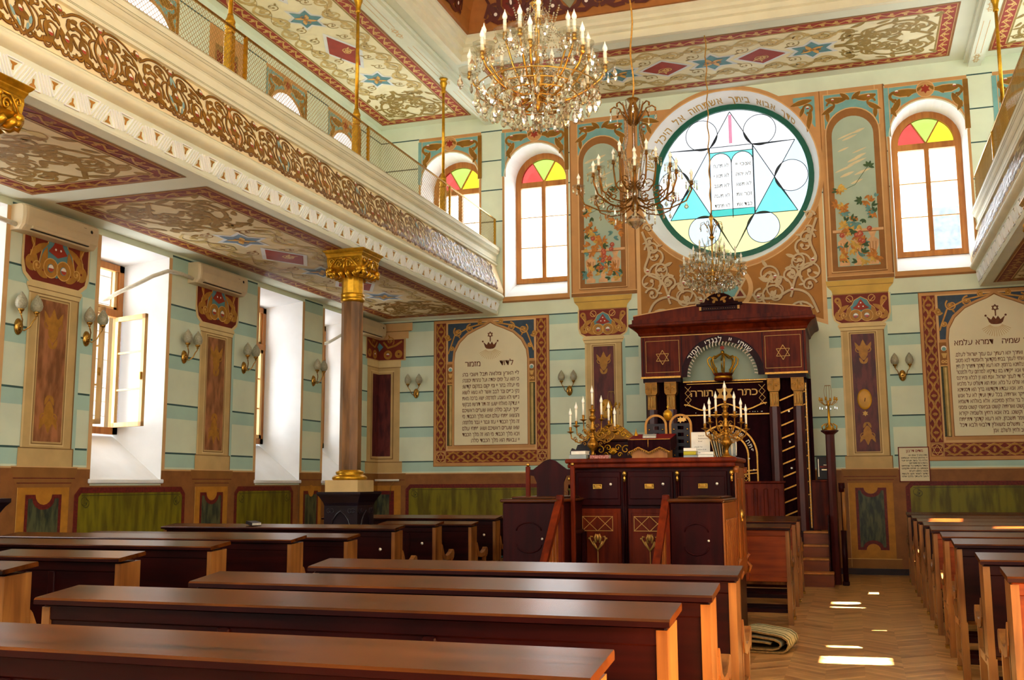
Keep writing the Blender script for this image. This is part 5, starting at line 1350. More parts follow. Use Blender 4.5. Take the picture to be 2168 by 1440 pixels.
    for k in range(n):
        yc = 16.47 - (k - 1) * per
        if s < 0 and yc < 12: break
        def motif():
            for ly, mm, dw in ((0, 'orn_edge', 0.012), (1, 'orn_brown', 0.0)):
                for m in (1, -1):
                    p.T(yc, 0, 1, 0, m); p.lay(ly, mm)
                    R_ = p.curve
                    for q in range(5): p.ring(0.07 + q * 0.1, 0.07 + 0.02 * (q % 2), 0.032 - dw / 2, 0.048 + dw / 2, pi * 0.95, 2.05 * pi, 8)
                    p.disc(0.26, 0.085, 0.04 + dw / 2, 0.025 + dw / 2, 10)
                    # pointed drop under an ogee
                    R_([(0, 0.02), (0.06, 0.07), (0.12, 0.14), (0.14, 0.24), (0.10, 0.34), (0.035, 0.43), (0, 0.50)], 0.022 + dw)
                    R_([(0.0, 0.30), (0.06, 0.36), (0.13, 0.36), (0.20, 0.30), (0.205, 0.2), (0.15, 0.12)], 0.016 + dw)
                    p.leaf(0.0, 0.2, 0.15, 0.09, 0.09 + dw); p.leaf(0.03, 0.29, 1.4, 0.13, 0.03 + dw)
                    # side bloom with its jewel
                    p.leaf(0.30, 0.07, 1.5, 0.22, 0.12 + dw, 0.1); p.leaf(0.23, 0.13, 2.2, 0.13, 0.04 + dw, -0.5); p.leaf(0.37, 0.14, 0.7, 0.12, 0.04 + dw, 0.5)
                    R_([(0.31, 0.26), (0.29, 0.34), (0.33, 0.42), (0.40, 0.44), (0.44, 0.39), (0.41, 0.34), (0.37, 0.36)], 0.018 + dw)
                    R_([(0.31, 0.27), (0.36, 0.30), (0.42, 0.27), (0.44, 0.20)], 0.016 + dw)
                    R_([(0.06, 0.10), (0.13, 0.05), (0.22, 0.06), (0.30, 0.11), (0.38, 0.07), (0.46, 0.06)], 0.016 + dw)
                    p.leaf(0.485, 0.08, 1.65, 0.22, 0.075 + dw)
                    # crest
                    R_([(0.02, 0.48), (0.08, 0.535), (0.2, 0.555), (0.33, 0.53), (0.43, 0.47), (0.50, 0.43)], 0.018 + dw)
                    R_([(0.08, 0.40), (0.11, 0.48), (0.19, 0.51), (0.25, 0.47), (0.24, 0.41), (0.18, 0.40)], 0.016 + dw)
                    p.leaf(0.14, 0.36, 0.9, 0.13, 0.05 + dw, 0.2); p.leaf(0.24, 0.36, 0.3, 0.14, 0.05 + dw, -0.2); p.leaf(0.13, 0.46, 0.2, 0.11, 0.04 + dw, -0.3)
                    p.leaf(0.30, 0.47, -0.5, 0.12, 0.045 + dw); p.leaf(0.22, 0.26, 0.9, 0.10, 0.035 + dw, -0.3); p.leaf(0.46, 0.30, 1.7, 0.13, 0.045 + dw, 0.3)
                    p.disc(0.07, 0.55, 0.014 + dw / 2, n=7); p.disc(0.45, 0.48, 0.018 + dw / 2, n=7)
                p.T(yc, 0); p.ring(0, 0.515, 0.02, 0.042 + dw / 2, n=12); p.disc(0.51, 0.50, 0.038 + dw / 2, 0.05, n=12); p.leaf(0, 0.06, pi / 2, 0.4, 0.05 + dw); p.disc(0.0, 0.24, 0.05 + dw / 2, 0.07 + dw / 2)
            cm = 'orn_blue' if (k % 2) else 'orn_peach'
            for m in (1, -1):
                p.T(yc, 0, 1, 0, m); p.lay(2, cm); p.leaf(0.04, 0.36, 1.9, 0.13, 0.035); p.leaf(0.08, 0.14, 1.2, 0.1, 0.035); p.leaf(0.035, 0.07, 1.2, 0.08, 0.03)
                p.lay(2).jewel(0.312, 0.17, 0.028, 0.036); p.jewel(0.17, 0.10, 0.02, 0.026) if False else None
            p.T(yc, 0); p.lay(2).jewel(0, 0.25, 0.022, 0.035); p.jewel(0, 0.52, 0.025, 0.03); p.jewel(0.51, 0.50, 0.024, 0.03); p.jewel(0.51, 0.19, 0.026, 0.034)
        motif()
    # nothing beyond the wall
    ymax = y_end - off[1]
    p.v = [(a_, min(b_, ymax - 0.002), c_) for a_, b_, c_ in p.v]
    p.build('tracery', T)
    return T
gallery(1, 'long left balcony with gilt fretwork and brown jewelled tracery along its curved front', YE - 0.03, -2.9)
gallery(-1, 'right balcony front, its pale mouldings and brown tracery cut by the photo edge', YE - 0.03, -2.9)

def railing(s, label):
    xr = side_x(s, -6.34); y0, y1 = (2.0 if s > 0 else 9.0), 18.3; z0, z1 = 6.05, 6.56
    T = thing('balcony_railing', label, 'railing', (xr, y0, z0))
    b = B('wire_brass'); L = y1 - y0; H = z1 - z0; st = 0.058; t = 0.0026
    n = int((L + H) / st)
    for k in range(n):
        for d in (1, -1):
            a = -H + k * st; pts = [(a, 0), (a + H, H)] if d > 0 else [(a + H, 0), (a, H)]
            # clip to the panel
            (u0, v0), (u1, v1) = pts
            if u0 > u1: (u0, v0), (u1, v1) = (u1, v1), (u0, v0)
            m = (v1 - v0) / (u1 - u0)
            if u0 < 0: v0 += m * (-u0); u0 = 0
            if u1 > L: v1 -= m * (u1 - L); u1 = L
            if u1 - u0 < 0.02: continue
            e = t * 0.7; xx = 0.001 * d
            b.add([(xx - t, u0, v0), (xx + t, u0, v0), (xx, u0 - e * m, v0 + t * 1.6), (xx - t, u1, v1), (xx + t, u1, v1), (xx, u1 - e * m, v1 + t * 1.6)], [(0, 1, 4, 3), (1, 2, 5, 4), (2, 0, 3, 5)])
    b.build('netting', T)
    b = B('brass'); b.box(-0.015, 0.015, 0, L, H - 0.012, H + 0.012, 0.004); b.box(-0.008, 0.008, 0, L, 0, 0.012); b.build('top_rail', T)
    for k in range(7):
        b = B('gilt'); y = min(9.52 + 0.12 + (k - 3) * 3.14 - y0, L - 0.04)
        if y < 0 or (k == 6 and y0 > 5): continue
        y = y; b.box(-0.018, 0.018, y, y + 0.036, 0, H); b.build('rail_post', T)
    return T
railing(1, 'brass netting railing running along the top of the left balcony')
railing(-1, 'brass netting railing on the right balcony, seen steeply at the photo edge')

def gilt_post(x, y, label):
    T = thing('gilded_post', label, 'post', (x, y, 6.05), group='gilded posts on the balconies')
    b = B('gilt'); b.box(-0.05, 0.05, -0.05, 0.05, 0, 0.50, 0.012)
    b.build('pedestal', T)
    b = B('gilt'); b.lathe([(0.045, 0.50), (0.06, 0.52), (0.06, 0.545), (0.05, 0.56), (0.062, 0.58), (0.062, 0.60), (0.05, 0.615), (0.058, 0.64), (0.058, 0.66), (0.04, 0.70), (0.034, 0.74)], n=14); b.build('base_rings', T)
    b = B('gilt'); b.lathe([(0.027, 0.74), (0.026, 1.6), (0.024, 2.18)], n=12); b.build('shaft', T)
    b = B('gilt'); b.lathe([(0.028, 2.18), (0.04, 2.19), (0.04, 2.21), (0.032, 2.23), (0.04, 2.30), (0.06, 2.36), (0.062, 2.38), (0.05, 2.40), (0.055, 2.42), (0.075, 2.445)], n=12, flute=0.06); b.build('capital', T)
    return T
for x, y, lb in ((-6.46, 15.93, 'slim gilded post on the left balcony, farthest and nearest the end wall windows'), (-6.46, 12.66, 'slim gilded post on the left balcony, middle of three'), (-6.46, 9.52, 'slim gilded post on the left balcony, nearest the viewer at the top edge'), (MX + 6.46, 15.6, 'slim gilded post standing on the right balcony')):
    gilt_post(x, y, lb)

# coffers painted on the undersides
def under(label, s, y0, y1, stars):
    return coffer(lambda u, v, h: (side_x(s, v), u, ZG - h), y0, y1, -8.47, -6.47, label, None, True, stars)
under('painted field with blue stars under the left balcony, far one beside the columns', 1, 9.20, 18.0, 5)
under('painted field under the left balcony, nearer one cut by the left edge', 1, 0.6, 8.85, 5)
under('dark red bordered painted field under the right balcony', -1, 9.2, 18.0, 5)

# ---------------------------------------------------------------- marble columns with gilded capitals
def column(x, y, label):
    T = thing('marble_column', label, 'column', (x, y, 0), group='marble columns under the balconies')
    b = B('black_base')
    b.lathe([(0.45, 0), (0.45, 0.12), (0.40, 0.14), (0.38, 0.2)], n=4, sm=False, rot=pi / 4)
    b.lathe([(0.345, 0.2), (0.345, 1.24), (0.36, 1.28), (0.42, 1.36), (0.455, 1.39), (0.455, 1.42)], n=4, sm=False, rot=pi / 4)
    for a in range(4):
        ca, sa = cos(a * pi / 2), sin(a * pi / 2)
        def PP(pts, r=0.012): b.tube([(0.244 * ca - u * 0.75 * sa, 0.244 * sa + u * 0.75 * ca, z) for u, z in pts], r, 6)
        PP([(-0.2, 0.4), (-0.2, 0.9), (-0.15, 1.05), (-0.07, 1.13), (0, 1.17), (0.07, 1.13), (0.15, 1.05), (0.2, 0.9), (0.2, 0.4)], 0.014)
        for u in (-0.24, -0.17, 0.17, 0.24): PP([(u + 0.03 * cos(t), 1.17 + 0.03 * sin(t)) for t in [k * pi / 4 for k in range(9)]], 0.006)
    b.build('pedestal', T)
    b = B('stone_paint'); b.lathe([(0.34, 1.42), (0.34, 1.575)], n=4, sm=False, rot=pi / 4); b.build('plinth', T)
    b = B('gilt'); b.lathe([(0.22, 1.575), (0.235, 1.59), (0.235, 1.615), (0.20, 1.64), (0.175, 1.65), (0.19, 1.67), (0.185, 1.69), (0.15, 1.70), (0.15, 1.71)], n=24); b.build('base', T)
    b = B('column_marble'); b.lathe([(0.147, 1.70), (0.147, 4.02)], n=8, sm=False, rot=pi / 8); b.build('shaft', T)
    b = B('gilt'); b.lathe([(0.15, 4.0), (0.165, 4.02), (0.165, 4.05), (0.155, 4.06), (0.165, 4.08), (0.165, 4.11), (0.15, 4.12)], n=20); b.lathe([(0.15, 4.12), (0.15, 4.36)], n=12, sm=False); b.build('necking', T)
    b = B('gilt')
    b.lathe([(0.17, 4.34), (0.27, 4.37), (0.36, 4.46), (0.375, 4.56), (0.37, 4.60)], n=4, sm=False, rot=pi / 4)
    C = b.build('capital', T)
    b = B('gilt')
    b.lathe([(0.375, 4.60), (0.385, 4.62), (0.40, 4.64), (0.40, 4.652), (0.425, 4.67), (0.445, 4.69), (0.445, 4.698)], n=4, sm=False, rot=pi / 4); b.build('abacus', T)
    # carved scrolls and leaves on the four faces
    b = B('gilt')
    for a in range(4):
        ca, sa = cos(a * pi / 2), sin(a * pi / 2)
        def V3(u, z, d): return ((0.262 + d) * ca - u * 0.87 * sa, (0.262 + d) * sa + u * 0.87 * ca, z)
        def spiral(u0, z0, r, sg, th):
            b.tube([V3(u0 + sg * r * (1 - k / 22) * cos(k * 0.42), z0 + r * (1 - k / 22) * sin(k * 0.42), 0.012) for k in range(20)], th, 5)
        for s_ in (-1, 1):
            spiral(s_ * 0.085, 4.49, 0.058, s_, 0.011); spiral(s_ * 0.22, 4.54, 0.04, -s_, 0.009)
            b.tube([V3(s_ * 0.02, 4.58, 0.01), V3(s_ * 0.12, 4.575, 0.02), V3(s_ * 0.20, 4.49, 0.02), V3(s_ * 0.26, 4.42, 0.0)], 0.012, 5)
            b.ball(V3(s_ * 0.25, 4.42, 0.0), 0.045, 8, 5)
            b.tube([V3(s_ * 0.27, 4.40, 0.0), V3(s_ * 0.22, 4.36, 0.02), V3(s_ * 0.16, 4.375, -0.02)], [0.03, 0.035, 0.015], 6)
        b.ball(V3(0, 4.56, 0.01), 0.03, 8, 5); b.tube([V3(0, 4.53, 0.015), V3(0, 4.42, 0.01)], [0.02, 0.012], 6)
        for k in range(4):
            u = -0.18 + k * 0.12; b.tube([V3(u, 4.36, -0.12), V3(u, 4.35, -0.04), V3(u, 4.375, 0.015), V3(u, 4.41, 0.005)], [0.03, 0.045, 0.035, 0.01], 6)
    b.build('carved_leaves', T)
    return T
column(-6.47, 12.65, 'brown marble column with gilded carved capital on a black pedestal, mid left')
column(-6.465, 6.075, 'gilded column capital cut by the left edge of the photo under the balcony')
column(MX + 6.48, 12.64, 'marble column under the right balcony, beyond the right edge')
column(MX + 6.48, 6.76, 'marble column under the right balcony, beside the viewer')

# ---------------------------------------------------------------- air conditioners and their hoses
def aircon(y0, y1, hose, label):
    T = thing('air_conditioner', label, 'air conditioner', (XL, (y0 + y1) / 2, 4.34), group='air conditioners under the left balcony')
    h = (y1 - y0) / 2
    pr = [(0.0, 0.30), (0.17, 0.30), (0.205, 0.27), (0.215, 0.16), (0.20, 0.06), (0.15, 0.005), (0.0, 0.0)]
    b = B('ivory_plastic')
    n = len(pr); ys = [(-h, 0.82), (-h + 0.02, 0.96), (-h + 0.05, 1.0), (h - 0.05, 1.0), (h - 0.02, 0.96), (h, 0.82)]
    vs_ = [(x * k, y, 0.15 + (z - 0.15) * (0.86 + 0.14 * k)) for y, k in ys for x, z in pr]
    fs = [(i * n + j, i * n + j + 1, i * n + n + j + 1, i * n + n + j) for i in range(5) for j in range(n - 1)] + [tuple(range(n)), tuple(range(5 * n, 6 * n))]
    b.add(vs_, fs); b.build('casing', T)
    b = B('dark_slot'); b.box(0.155, 0.19, -h + 0.12, h - 0.16, 0.02, 0.028); b.box(0.2, 0.2115, h - 0.28, h - 0.24, 0.225, 0.228); b.build('air_outlet', T)
    b = B('ivory_plastic'); b.box(0.168, 0.205, -h + 0.12, h - 0.16, 0.03, 0.07, 0.006); b.build('louvre', T)
    b = B('ink_black'); b.lathe([(0.02, 0), (0.022, 0.012), (0.015, 0.016)], n=10); b.v = [(0.20 + p_[2], h - 0.15 + p_[0], 0.20 + p_[1]) for p_ in b.v]; b.build('sensor', T)
    if hose:
        b = B('hose_tape'); b.tube([(x - XL, y - (y0 + y1) / 2, z - 4.34) for x, y, z in hose], 0.028, 8); b.build('hose', T)
    return T
aircon(8.90, 10.10, [(-8.72, 8.92, 4.40), (-8.74, 8.7, 4.42), (-8.74, 8.5, 4.44), (-8.8, 8.2, 4.40), (-9.1, 8.0, 4.3), (-9.4, 7.9, 4.25)], 'ivory air conditioner on the left wall, nearest the viewer, above the first pilaster')
aircon(12.15, 13.38, [(-8.72, 12.17, 4.40), (-8.72, 11.9, 4.42), (-8.72, 11.6, 4.40), (-8.80, 11.4, 4.30), (-8.95, 11.28, 4.18), (-9.15, 11.15, 4.05), (-9.35, 11.2, 3.99), (-9.56, 11.2, 3.98)], 'ivory air conditioner on the left wall between windows, hose curving to the first window')
aircon(17.10, 18.28, [(-8.72, 17.12, 4.40), (-8.8, 16.9, 4.28), (-9.0, 16.7, 4.1), (-9.3, 16.6, 4.0), (-9.5, 16.6, 4.0)], 'ivory air conditioner in the left corner behind the marble column')

# ---------------------------------------------------------------- twin wall lamps
def sconce_proto():
    T = thing('wall_lamp', 'x', 'wall lamp', group='twin wall lamps with frosted shades')
    # local: wall is the plane y = 0, room towards -y
    b = B('brass'); b.lathe([(0.02, -0.035), (0.045, -0.03), (0.058, -0.012), (0.06, 0.0)], n=18); b.v = [(p_[0], p_[2], p_[1] * 1.6) for p_ in b.v]
    b.ball((0, -0.035, 0), 0.018, 8, 6); b.build('back_plate', T)
    for s_ in (-1, 1):
        b = B('brass'); b.tube([(0, -0.03, -0.03), (s_ * 0.02, -0.07, -0.045), (s_ * 0.06, -0.11, 0.0), (s_ * 0.075, -0.13, 0.06), (s_ * 0.105, -0.14, 0.10), (s_ * 0.115, -0.14, 0.13)], 0.0075, 7)
        b.lathe([(0.008, 0.12), (0.018, 0.128), (0.012, 0.14), (0.03, 0.155), (0.036, 0.17), (0.034, 0.178)], (s_ * 0.115, -0.14, 0), 12)
        A = b.build('arm', T)
        b = B('shade_glass'); b.lathe([(0.028, 0.172), (0.056, 0.20), (0.066, 0.24), (0.056, 0.29), (0.03, 0.335), (0.004, 0.37)], (s_ * 0.115, -0.14, 0), 14, flute=0.03); b.build('lamp_shade', A)
    return T
SC = sconce_proto()
first = [True]
def sconce(loc, rz, label):
    if first[0]: SC.location = loc; SC.rotation_euler = (0, 0, rz); SC['label'] = label; first[0] = False; return
    dup(SC, loc, rz, label)
for (px, py), lb in (((35, 690), 'twin brass wall lamp with frosted shades, leftmost, before the nearest pilaster'), ((180, 716), 'twin brass wall lamp between the nearest pilaster and the open window'), ((388, 755), 'twin brass wall lamp just past the open window on the left wall'), ((515, 778), 'twin brass wall lamp beside the second window on the left wall'), ((663, 806), 'twin brass wall lamp on the narrow pier between the two far left windows')):
    q = at(px, py, 0, XL + 0.03); sconce((XL + 0.002, q.y + 0.05, q.z), radians(90), lb)
for (px, py), lb in (((880, 833), 'twin brass wall lamp on the end wall between corner pilaster and prayer panel'), ((1205, 827), 'twin brass wall lamp on the end wall just left of the ark candelabra'), ((1911, 795), 'twin brass wall lamp on the end wall right of the ark pilaster')):
    q = at(px, py, 1, YE - 0.03); sconce((q.x, YE - 0.002, q.z), 0.0, lb)
# ================================================================ pews: a desk-topped chest with a seat on its far side
PEW = {}
def pew_proto(L, detail=True, front='pew_front'):
    """origin on the floor at the near left corner of the chest; the length runs along +x, people sit on the +y side"""
    T = thing('pew', 'x', 'pew')
    top0, top1 = 1.03, 1.059           # the lid slopes a little
    D = 0.20
    b = B('pew_top')
    o = 0.02; t = 0.028
    pts = [(-0.02, top0 - t), (0.26, top1 - t), (0.26, top1 - 0.008), (0.252, top1), (-0.012, top0), (-0.02, top0 - 0.008)]
    b.prism(pts, 'x', -o, L + o)
    b.use('pew_front'); b.add([(-o + 0.001, -0.0205, top0 - t), (L + o - 0.001, -0.0205, top0 - t), (L + o - 0.001, -0.0205, top0 - 0.009), (-o + 0.001, -0.0205, top0 - 0.009)], [(0, 1, 2, 3)]); b.build('lid', T)  # dark strip on the near edge, its shade put into the colour
    b = B(front)
    zb = 0.46
    b.box(0.02, L - 0.02, 0.03, D, zb, top0 - t - 0.001)
    b.box(0.0, L, 0.02, 0.045, top0 - t - 0.07, top0 - t - 0.003, 0.006)
    n = max(2, int(round(L / 0.95)))
    for k in range(1, n): x = L * k / n; b.box(x - 0.028, x + 0.028, 0.012, 0.04, zb + 0.002, top0 - t - 0.07, 0.006)
    b.box(0.02, L - 0.02, 0.02, 0.045, zb - 0.01, zb + 0.045, 0.006)
    b.build('chest', T)
    # end boards with the curled arm reaching forward over the seat
    for s in (0, 1):
        b = B('pew_end'); x0 = -0.005 if s == 0 else L - 0.035
        def PR(q, a, c): b.prism(q, 'x', a, c)
        PR([(0.015, 0.44), (0.225, 0.44), (0.225, 1.0), (0.015, 0.988)], x0, x0 + 0.04)
        PR([(0.012, 0.0), (0.075, 0.0), (0.082, 0.10), (0.078, 0.44), (0.015, 0.44)], x0 - 0.004, x0 + 0.048)
        PR([(0.20, 0.40), (0.26, 0.40), (0.26, 0.68), (0.23, 0.74), (0.20, 0.74)], x0, x0 + 0.042)
        PR([(0.22, 0.66), (0.26, 0.60), (0.38, 0.575), (0.52, 0.59), (0.56, 0.60), (0.58, 0.57), (0.615, 0.60), (0.63, 0.65), (0.615, 0.69), (0.58, 0.70), (0.54, 0.67), (0.46, 0.635), (0.36, 0.63), (0.29, 0.66), (0.24, 0.76), (0.22, 0.78)], x0 - 0.008, x0 + 0.05)
        PR([(0.545, 0.0), (0.595, 0.0), (0.595, 0.12), (0.58, 0.30), (0.58, 0.60), (0.535, 0.60), (0.535, 0.30)], x0, x0 + 0.042)
        PR([(0.07, 0.38), (0.55, 0.38), (0.55, 0.43), (0.07, 0.43)], x0 + 0.004, x0 + 0.036)
        PR([(0.07, 0.12), (0.55, 0.12), (0.55, 0.16), (0.07, 0.16)], x0 + 0.008, x0 + 0.032)
        E_ = b.build('end_panel', T)
        if detail:
            b = B('brass'); b.box(x0 - 0.006, x0 + 0.05, 0.535, 0.60, 0.0, 0.035, 0.004); b.build('foot_cap', E_)
    b = B('pew_end'); b.box(0.03, L - 0.03, 0.19, 0.58, 0.405, 0.445, 0.008); b.build('seat', T)
    b = B('teal_cloth'); b.box(0.05, L - 0.05, 0.21, 0.57, 0.446, 0.475, 0.012); b.build('seat_cushion', T)
    b = B('pew_front')
    for y, z in ((0.08, 0.14), (0.30, 0.14), (0.30, 0.27), (0.54, 0.14)): b.box(0.03, L - 0.03, y, y + 0.022, z - 0.02, z + 0.02)
    b.build('rung', T)
    return T
_pc = {}
def pew(xl, xr, y, label, dz=0.0, knob=False, front='pew_front'):
    L = round(xr - xl, 2)
    if (L, front) not in _pc:
        o = pew_proto(L, True, front); _pc[(L, front)] = o; o.location = (xl, y, 0); o['label'] = label; o['group'] = 'pews'
    else:
        o = dup(_pc[(L, front)], (xl, y, 0), 0, label)
    if knob:
        b = B('silver_spark'); b.lathe([(0.006, 0), (0.006, 0.012), (0.016, 0.016), (0.018, 0.026), (0.008, 0.032)], n=10)
        b.v = [(L - 0.16 + p_[0], 0.02 - p_[2], 0.80 + p_[1]) for p_ in b.v]; b.build('knob', o)
    if dz: o.scale = (1, 1, 1 + dz)
    return o
# middle block, nearest first
pew(-3.37, -0.66, 2.56, 'dark wooden pew nearest the viewer, its desk top crossing the bottom edge')
pew(-3.37, -0.655, 3.71, 'wide dark pew, second from the viewer in the middle block')
pew(-3.18, -0.625, 4.54, 'wide dark pew, third from the viewer in the middle block')
pew(-3.08, -0.62, 5.56, 'wide dark pew in the middle block closest in front of the reading platform')
# left block
LB = [(-8.2, -4.72, 4.88, 'left block pew nearest the viewer, only its right end in the frame', 0, 0), (-5.84, -4.72, 5.88, 'left block pew, second from the viewer, sunny orange end board', 0, 0),
      (-8.2, -4.88, 7.16, 'left block pew, third from the viewer', 0, 0), (-8.0, -4.78, 8.22, 'left block pew, fourth from the viewer, pale reflection along its top', 0, 0),
      (-7.9, -4.74, 9.22, 'left block pew, fifth from the viewer, slightly lower top', -0.03, 0), (-7.9, -4.88, 10.62, 'left block pew with a book lying on its desk top', 0, 1),
      (-5.62, -4.89, 11.82, 'short left block pew right of the column pedestal, round keyhole knob', 0, 1), (-5.62, -4.76, 12.72, 'short left block pew behind the pedestal, carved arm rest showing', -0.03, 0),
      (-7.6, -4.88, 14.02, 'long left block pew behind the column pedestal, with knob', 0, 1), (-7.6, -4.3, 15.05, 'farthest left block pew, standing close to the end wall', -0.02, 0)]
for a, c, y, lb, dz, kn in LB: pew(a, c, y, lb, dz, bool(kn))
# block between platform and aisle
pew(-1.62, -0.71, 11.64, 'short pew right of the platform, nearest of three, bright orange front board', front='pew_front_lit')
pew(-1.62, -0.74, 13.40, 'short pew right of the platform, second of three', front='pew_front_lit')
pew(-1.62, -0.74, 14.45, 'short pew right of the platform, third, close to the ark steps', front='pew_front_lit')
# right block
RB = [(5.82, 'right block pew nearest the viewer at the lower right edge'), (7.02, 'right block pew, second from the viewer, sun on its seat'), (8.76, 'right block pew, third from the viewer, pale shiny top'),
      (9.92, 'right block pew, fourth from the viewer, orange back board'), (11.3, 'right block pew, fifth from the viewer, streak of sun on its top'), (12.5, 'right block pew, sixth from the viewer'), (13.7, 'right block pew, seventh from the viewer'), (15.0, 'right block pew with two streaks of sun, second from the end wall'), (16.6, 'farthest right block pew, against the green end wall')]
for y, lb in RB: pew(0.72, 1.84 if y in (5.82, 7.02, 12.5) else 4.0, y, lb, 0.0, False, 'pew_front_lit' if 'orange' in lb or y in (5.82, 11.3) else 'pew_front')

def book(loc, rz, size, cover, label, cat='book', tilt=0, group=None, name='book'):
    w, d, h = size
    T = thing(name, label, cat, loc, rz, group); T.rotation_euler = (tilt, 0, rz)
    b = B(cover); b.box(-w / 2, w / 2, -d / 2, d / 2, 0, h * 0.1); b.box(-w / 2, w / 2, -d / 2, d / 2, h * 0.9, h); b.box(-w / 2, -w / 2 + 0.004, -d / 2, d / 2, 0, h); b.build('cover', T)
    b = B('paper_edge'); b.box(-w / 2 + 0.004, w / 2 - 0.004, -d / 2 + 0.004, d / 2 - 0.004, h * 0.1, h * 0.9); b.build('pages', T)
    return T
q = at(590, 1108, 2, 1.05)
book((q.x, 10.62 + 0.13, 1.054), radians(55), (0.12, 0.18, 0.035), 'book_dark', 'dark bound book lying on a left block pew near the column', tilt=0.09)

# folded runner on the aisle floor
def rug():
    T = thing('folded_rug', 'cream patterned rug folded flat on the floor at the end of a pew', 'rug', (-0.83, 9.95, 0))
    def fold(pts, th, m, y0, y1, nm, band=None):
        b = B(m); top, bot = [], []
        n = len(pts)
        for i, p_ in enumerate(pts):
            a_, c_ = pts[max(i - 1, 0)], pts[min(i + 1, n - 1)]; dx, dz = c_[0] - a_[0], c_[1] - a_[1]; l = hypot(dx, dz)
            top.append((p_[0] - dz / l * th / 2, p_[1] + dx / l * th / 2)); bot.append((p_[0] + dz / l * th / 2, p_[1] - dx / l * th / 2))
        b.prism_ = None
        bands = band or [(0, 1, m)]
        for c0, c1, mm in bands:
            b.use(mm); ya, yb = y0 + (y1 - y0) * c0, y0 + (y1 - y0) * c1
            vs_ = [(x, ya, z) for x, z in top] + [(x, yb, z) for x, z in top]; b.add(vs_, [(i, i + 1, n + i + 1, n + i) for i in range(n - 1)], True)
        b.use('rug_back'); vs_ = [(x, y0, z) for x, z in bot] + [(x, y1, z) for x, z in bot]; b.add(vs_, [(i, i + 1, n + i + 1, n + i) for i in range(n - 1)], True)
        for yy in (y0, y1): b.add([(x, yy, z) for x, z in top] + [(x, yy, z) for x, z in bot], [(i, i + 1, n + i + 1, n + i) for i in range(n - 1)])
        return b.build(nm, T)
    stripes = [(0, 0.08, 'rug_cream'), (0.08, 0.18, 'rug_dark'), (0.18, 0.3, 'rug_cream'), (0.3, 0.36, 'rug_dark'), (0.36, 0.66, 'rug_cream'), (0.66, 0.72, 'rug_dark'), (0.72, 0.84, 'rug_cream'), (0.84, 0.93, 'rug_dark'), (0.93, 1, 'rug_cream')]
    outer = [(-0.20, 0.175), (-0.14, 0.19), (-0.06, 0.185), (0.02, 0.172), (0.10, 0.165), (0.17, 0.15), (0.215, 0.12), (0.225, 0.08), (0.205, 0.035), (0.17, 0.014), (0.05, 0.012), (-0.19, 0.012)]
    fold(outer, 0.014, 'rug_cream', -0.24, 0.26, 'outer_fold', stripes)
    inner = [(-0.20, 0.135), (-0.10, 0.142), (0.02, 0.13), (0.10, 0.12), (0.145, 0.10), (0.155, 0.075), (0.135, 0.048), (0.08, 0.034), (-0.12, 0.034), (-0.165, 0.05), (-0.17, 0.08), (-0.14, 0.10), (0.0, 0.095), (0.07, 0.085)]
    fold(inner, 0.014, 'rug_cream', -0.235, 0.255, 'inner_fold')
    T.rotation_euler = (0, 0, radians(-6))
rug()
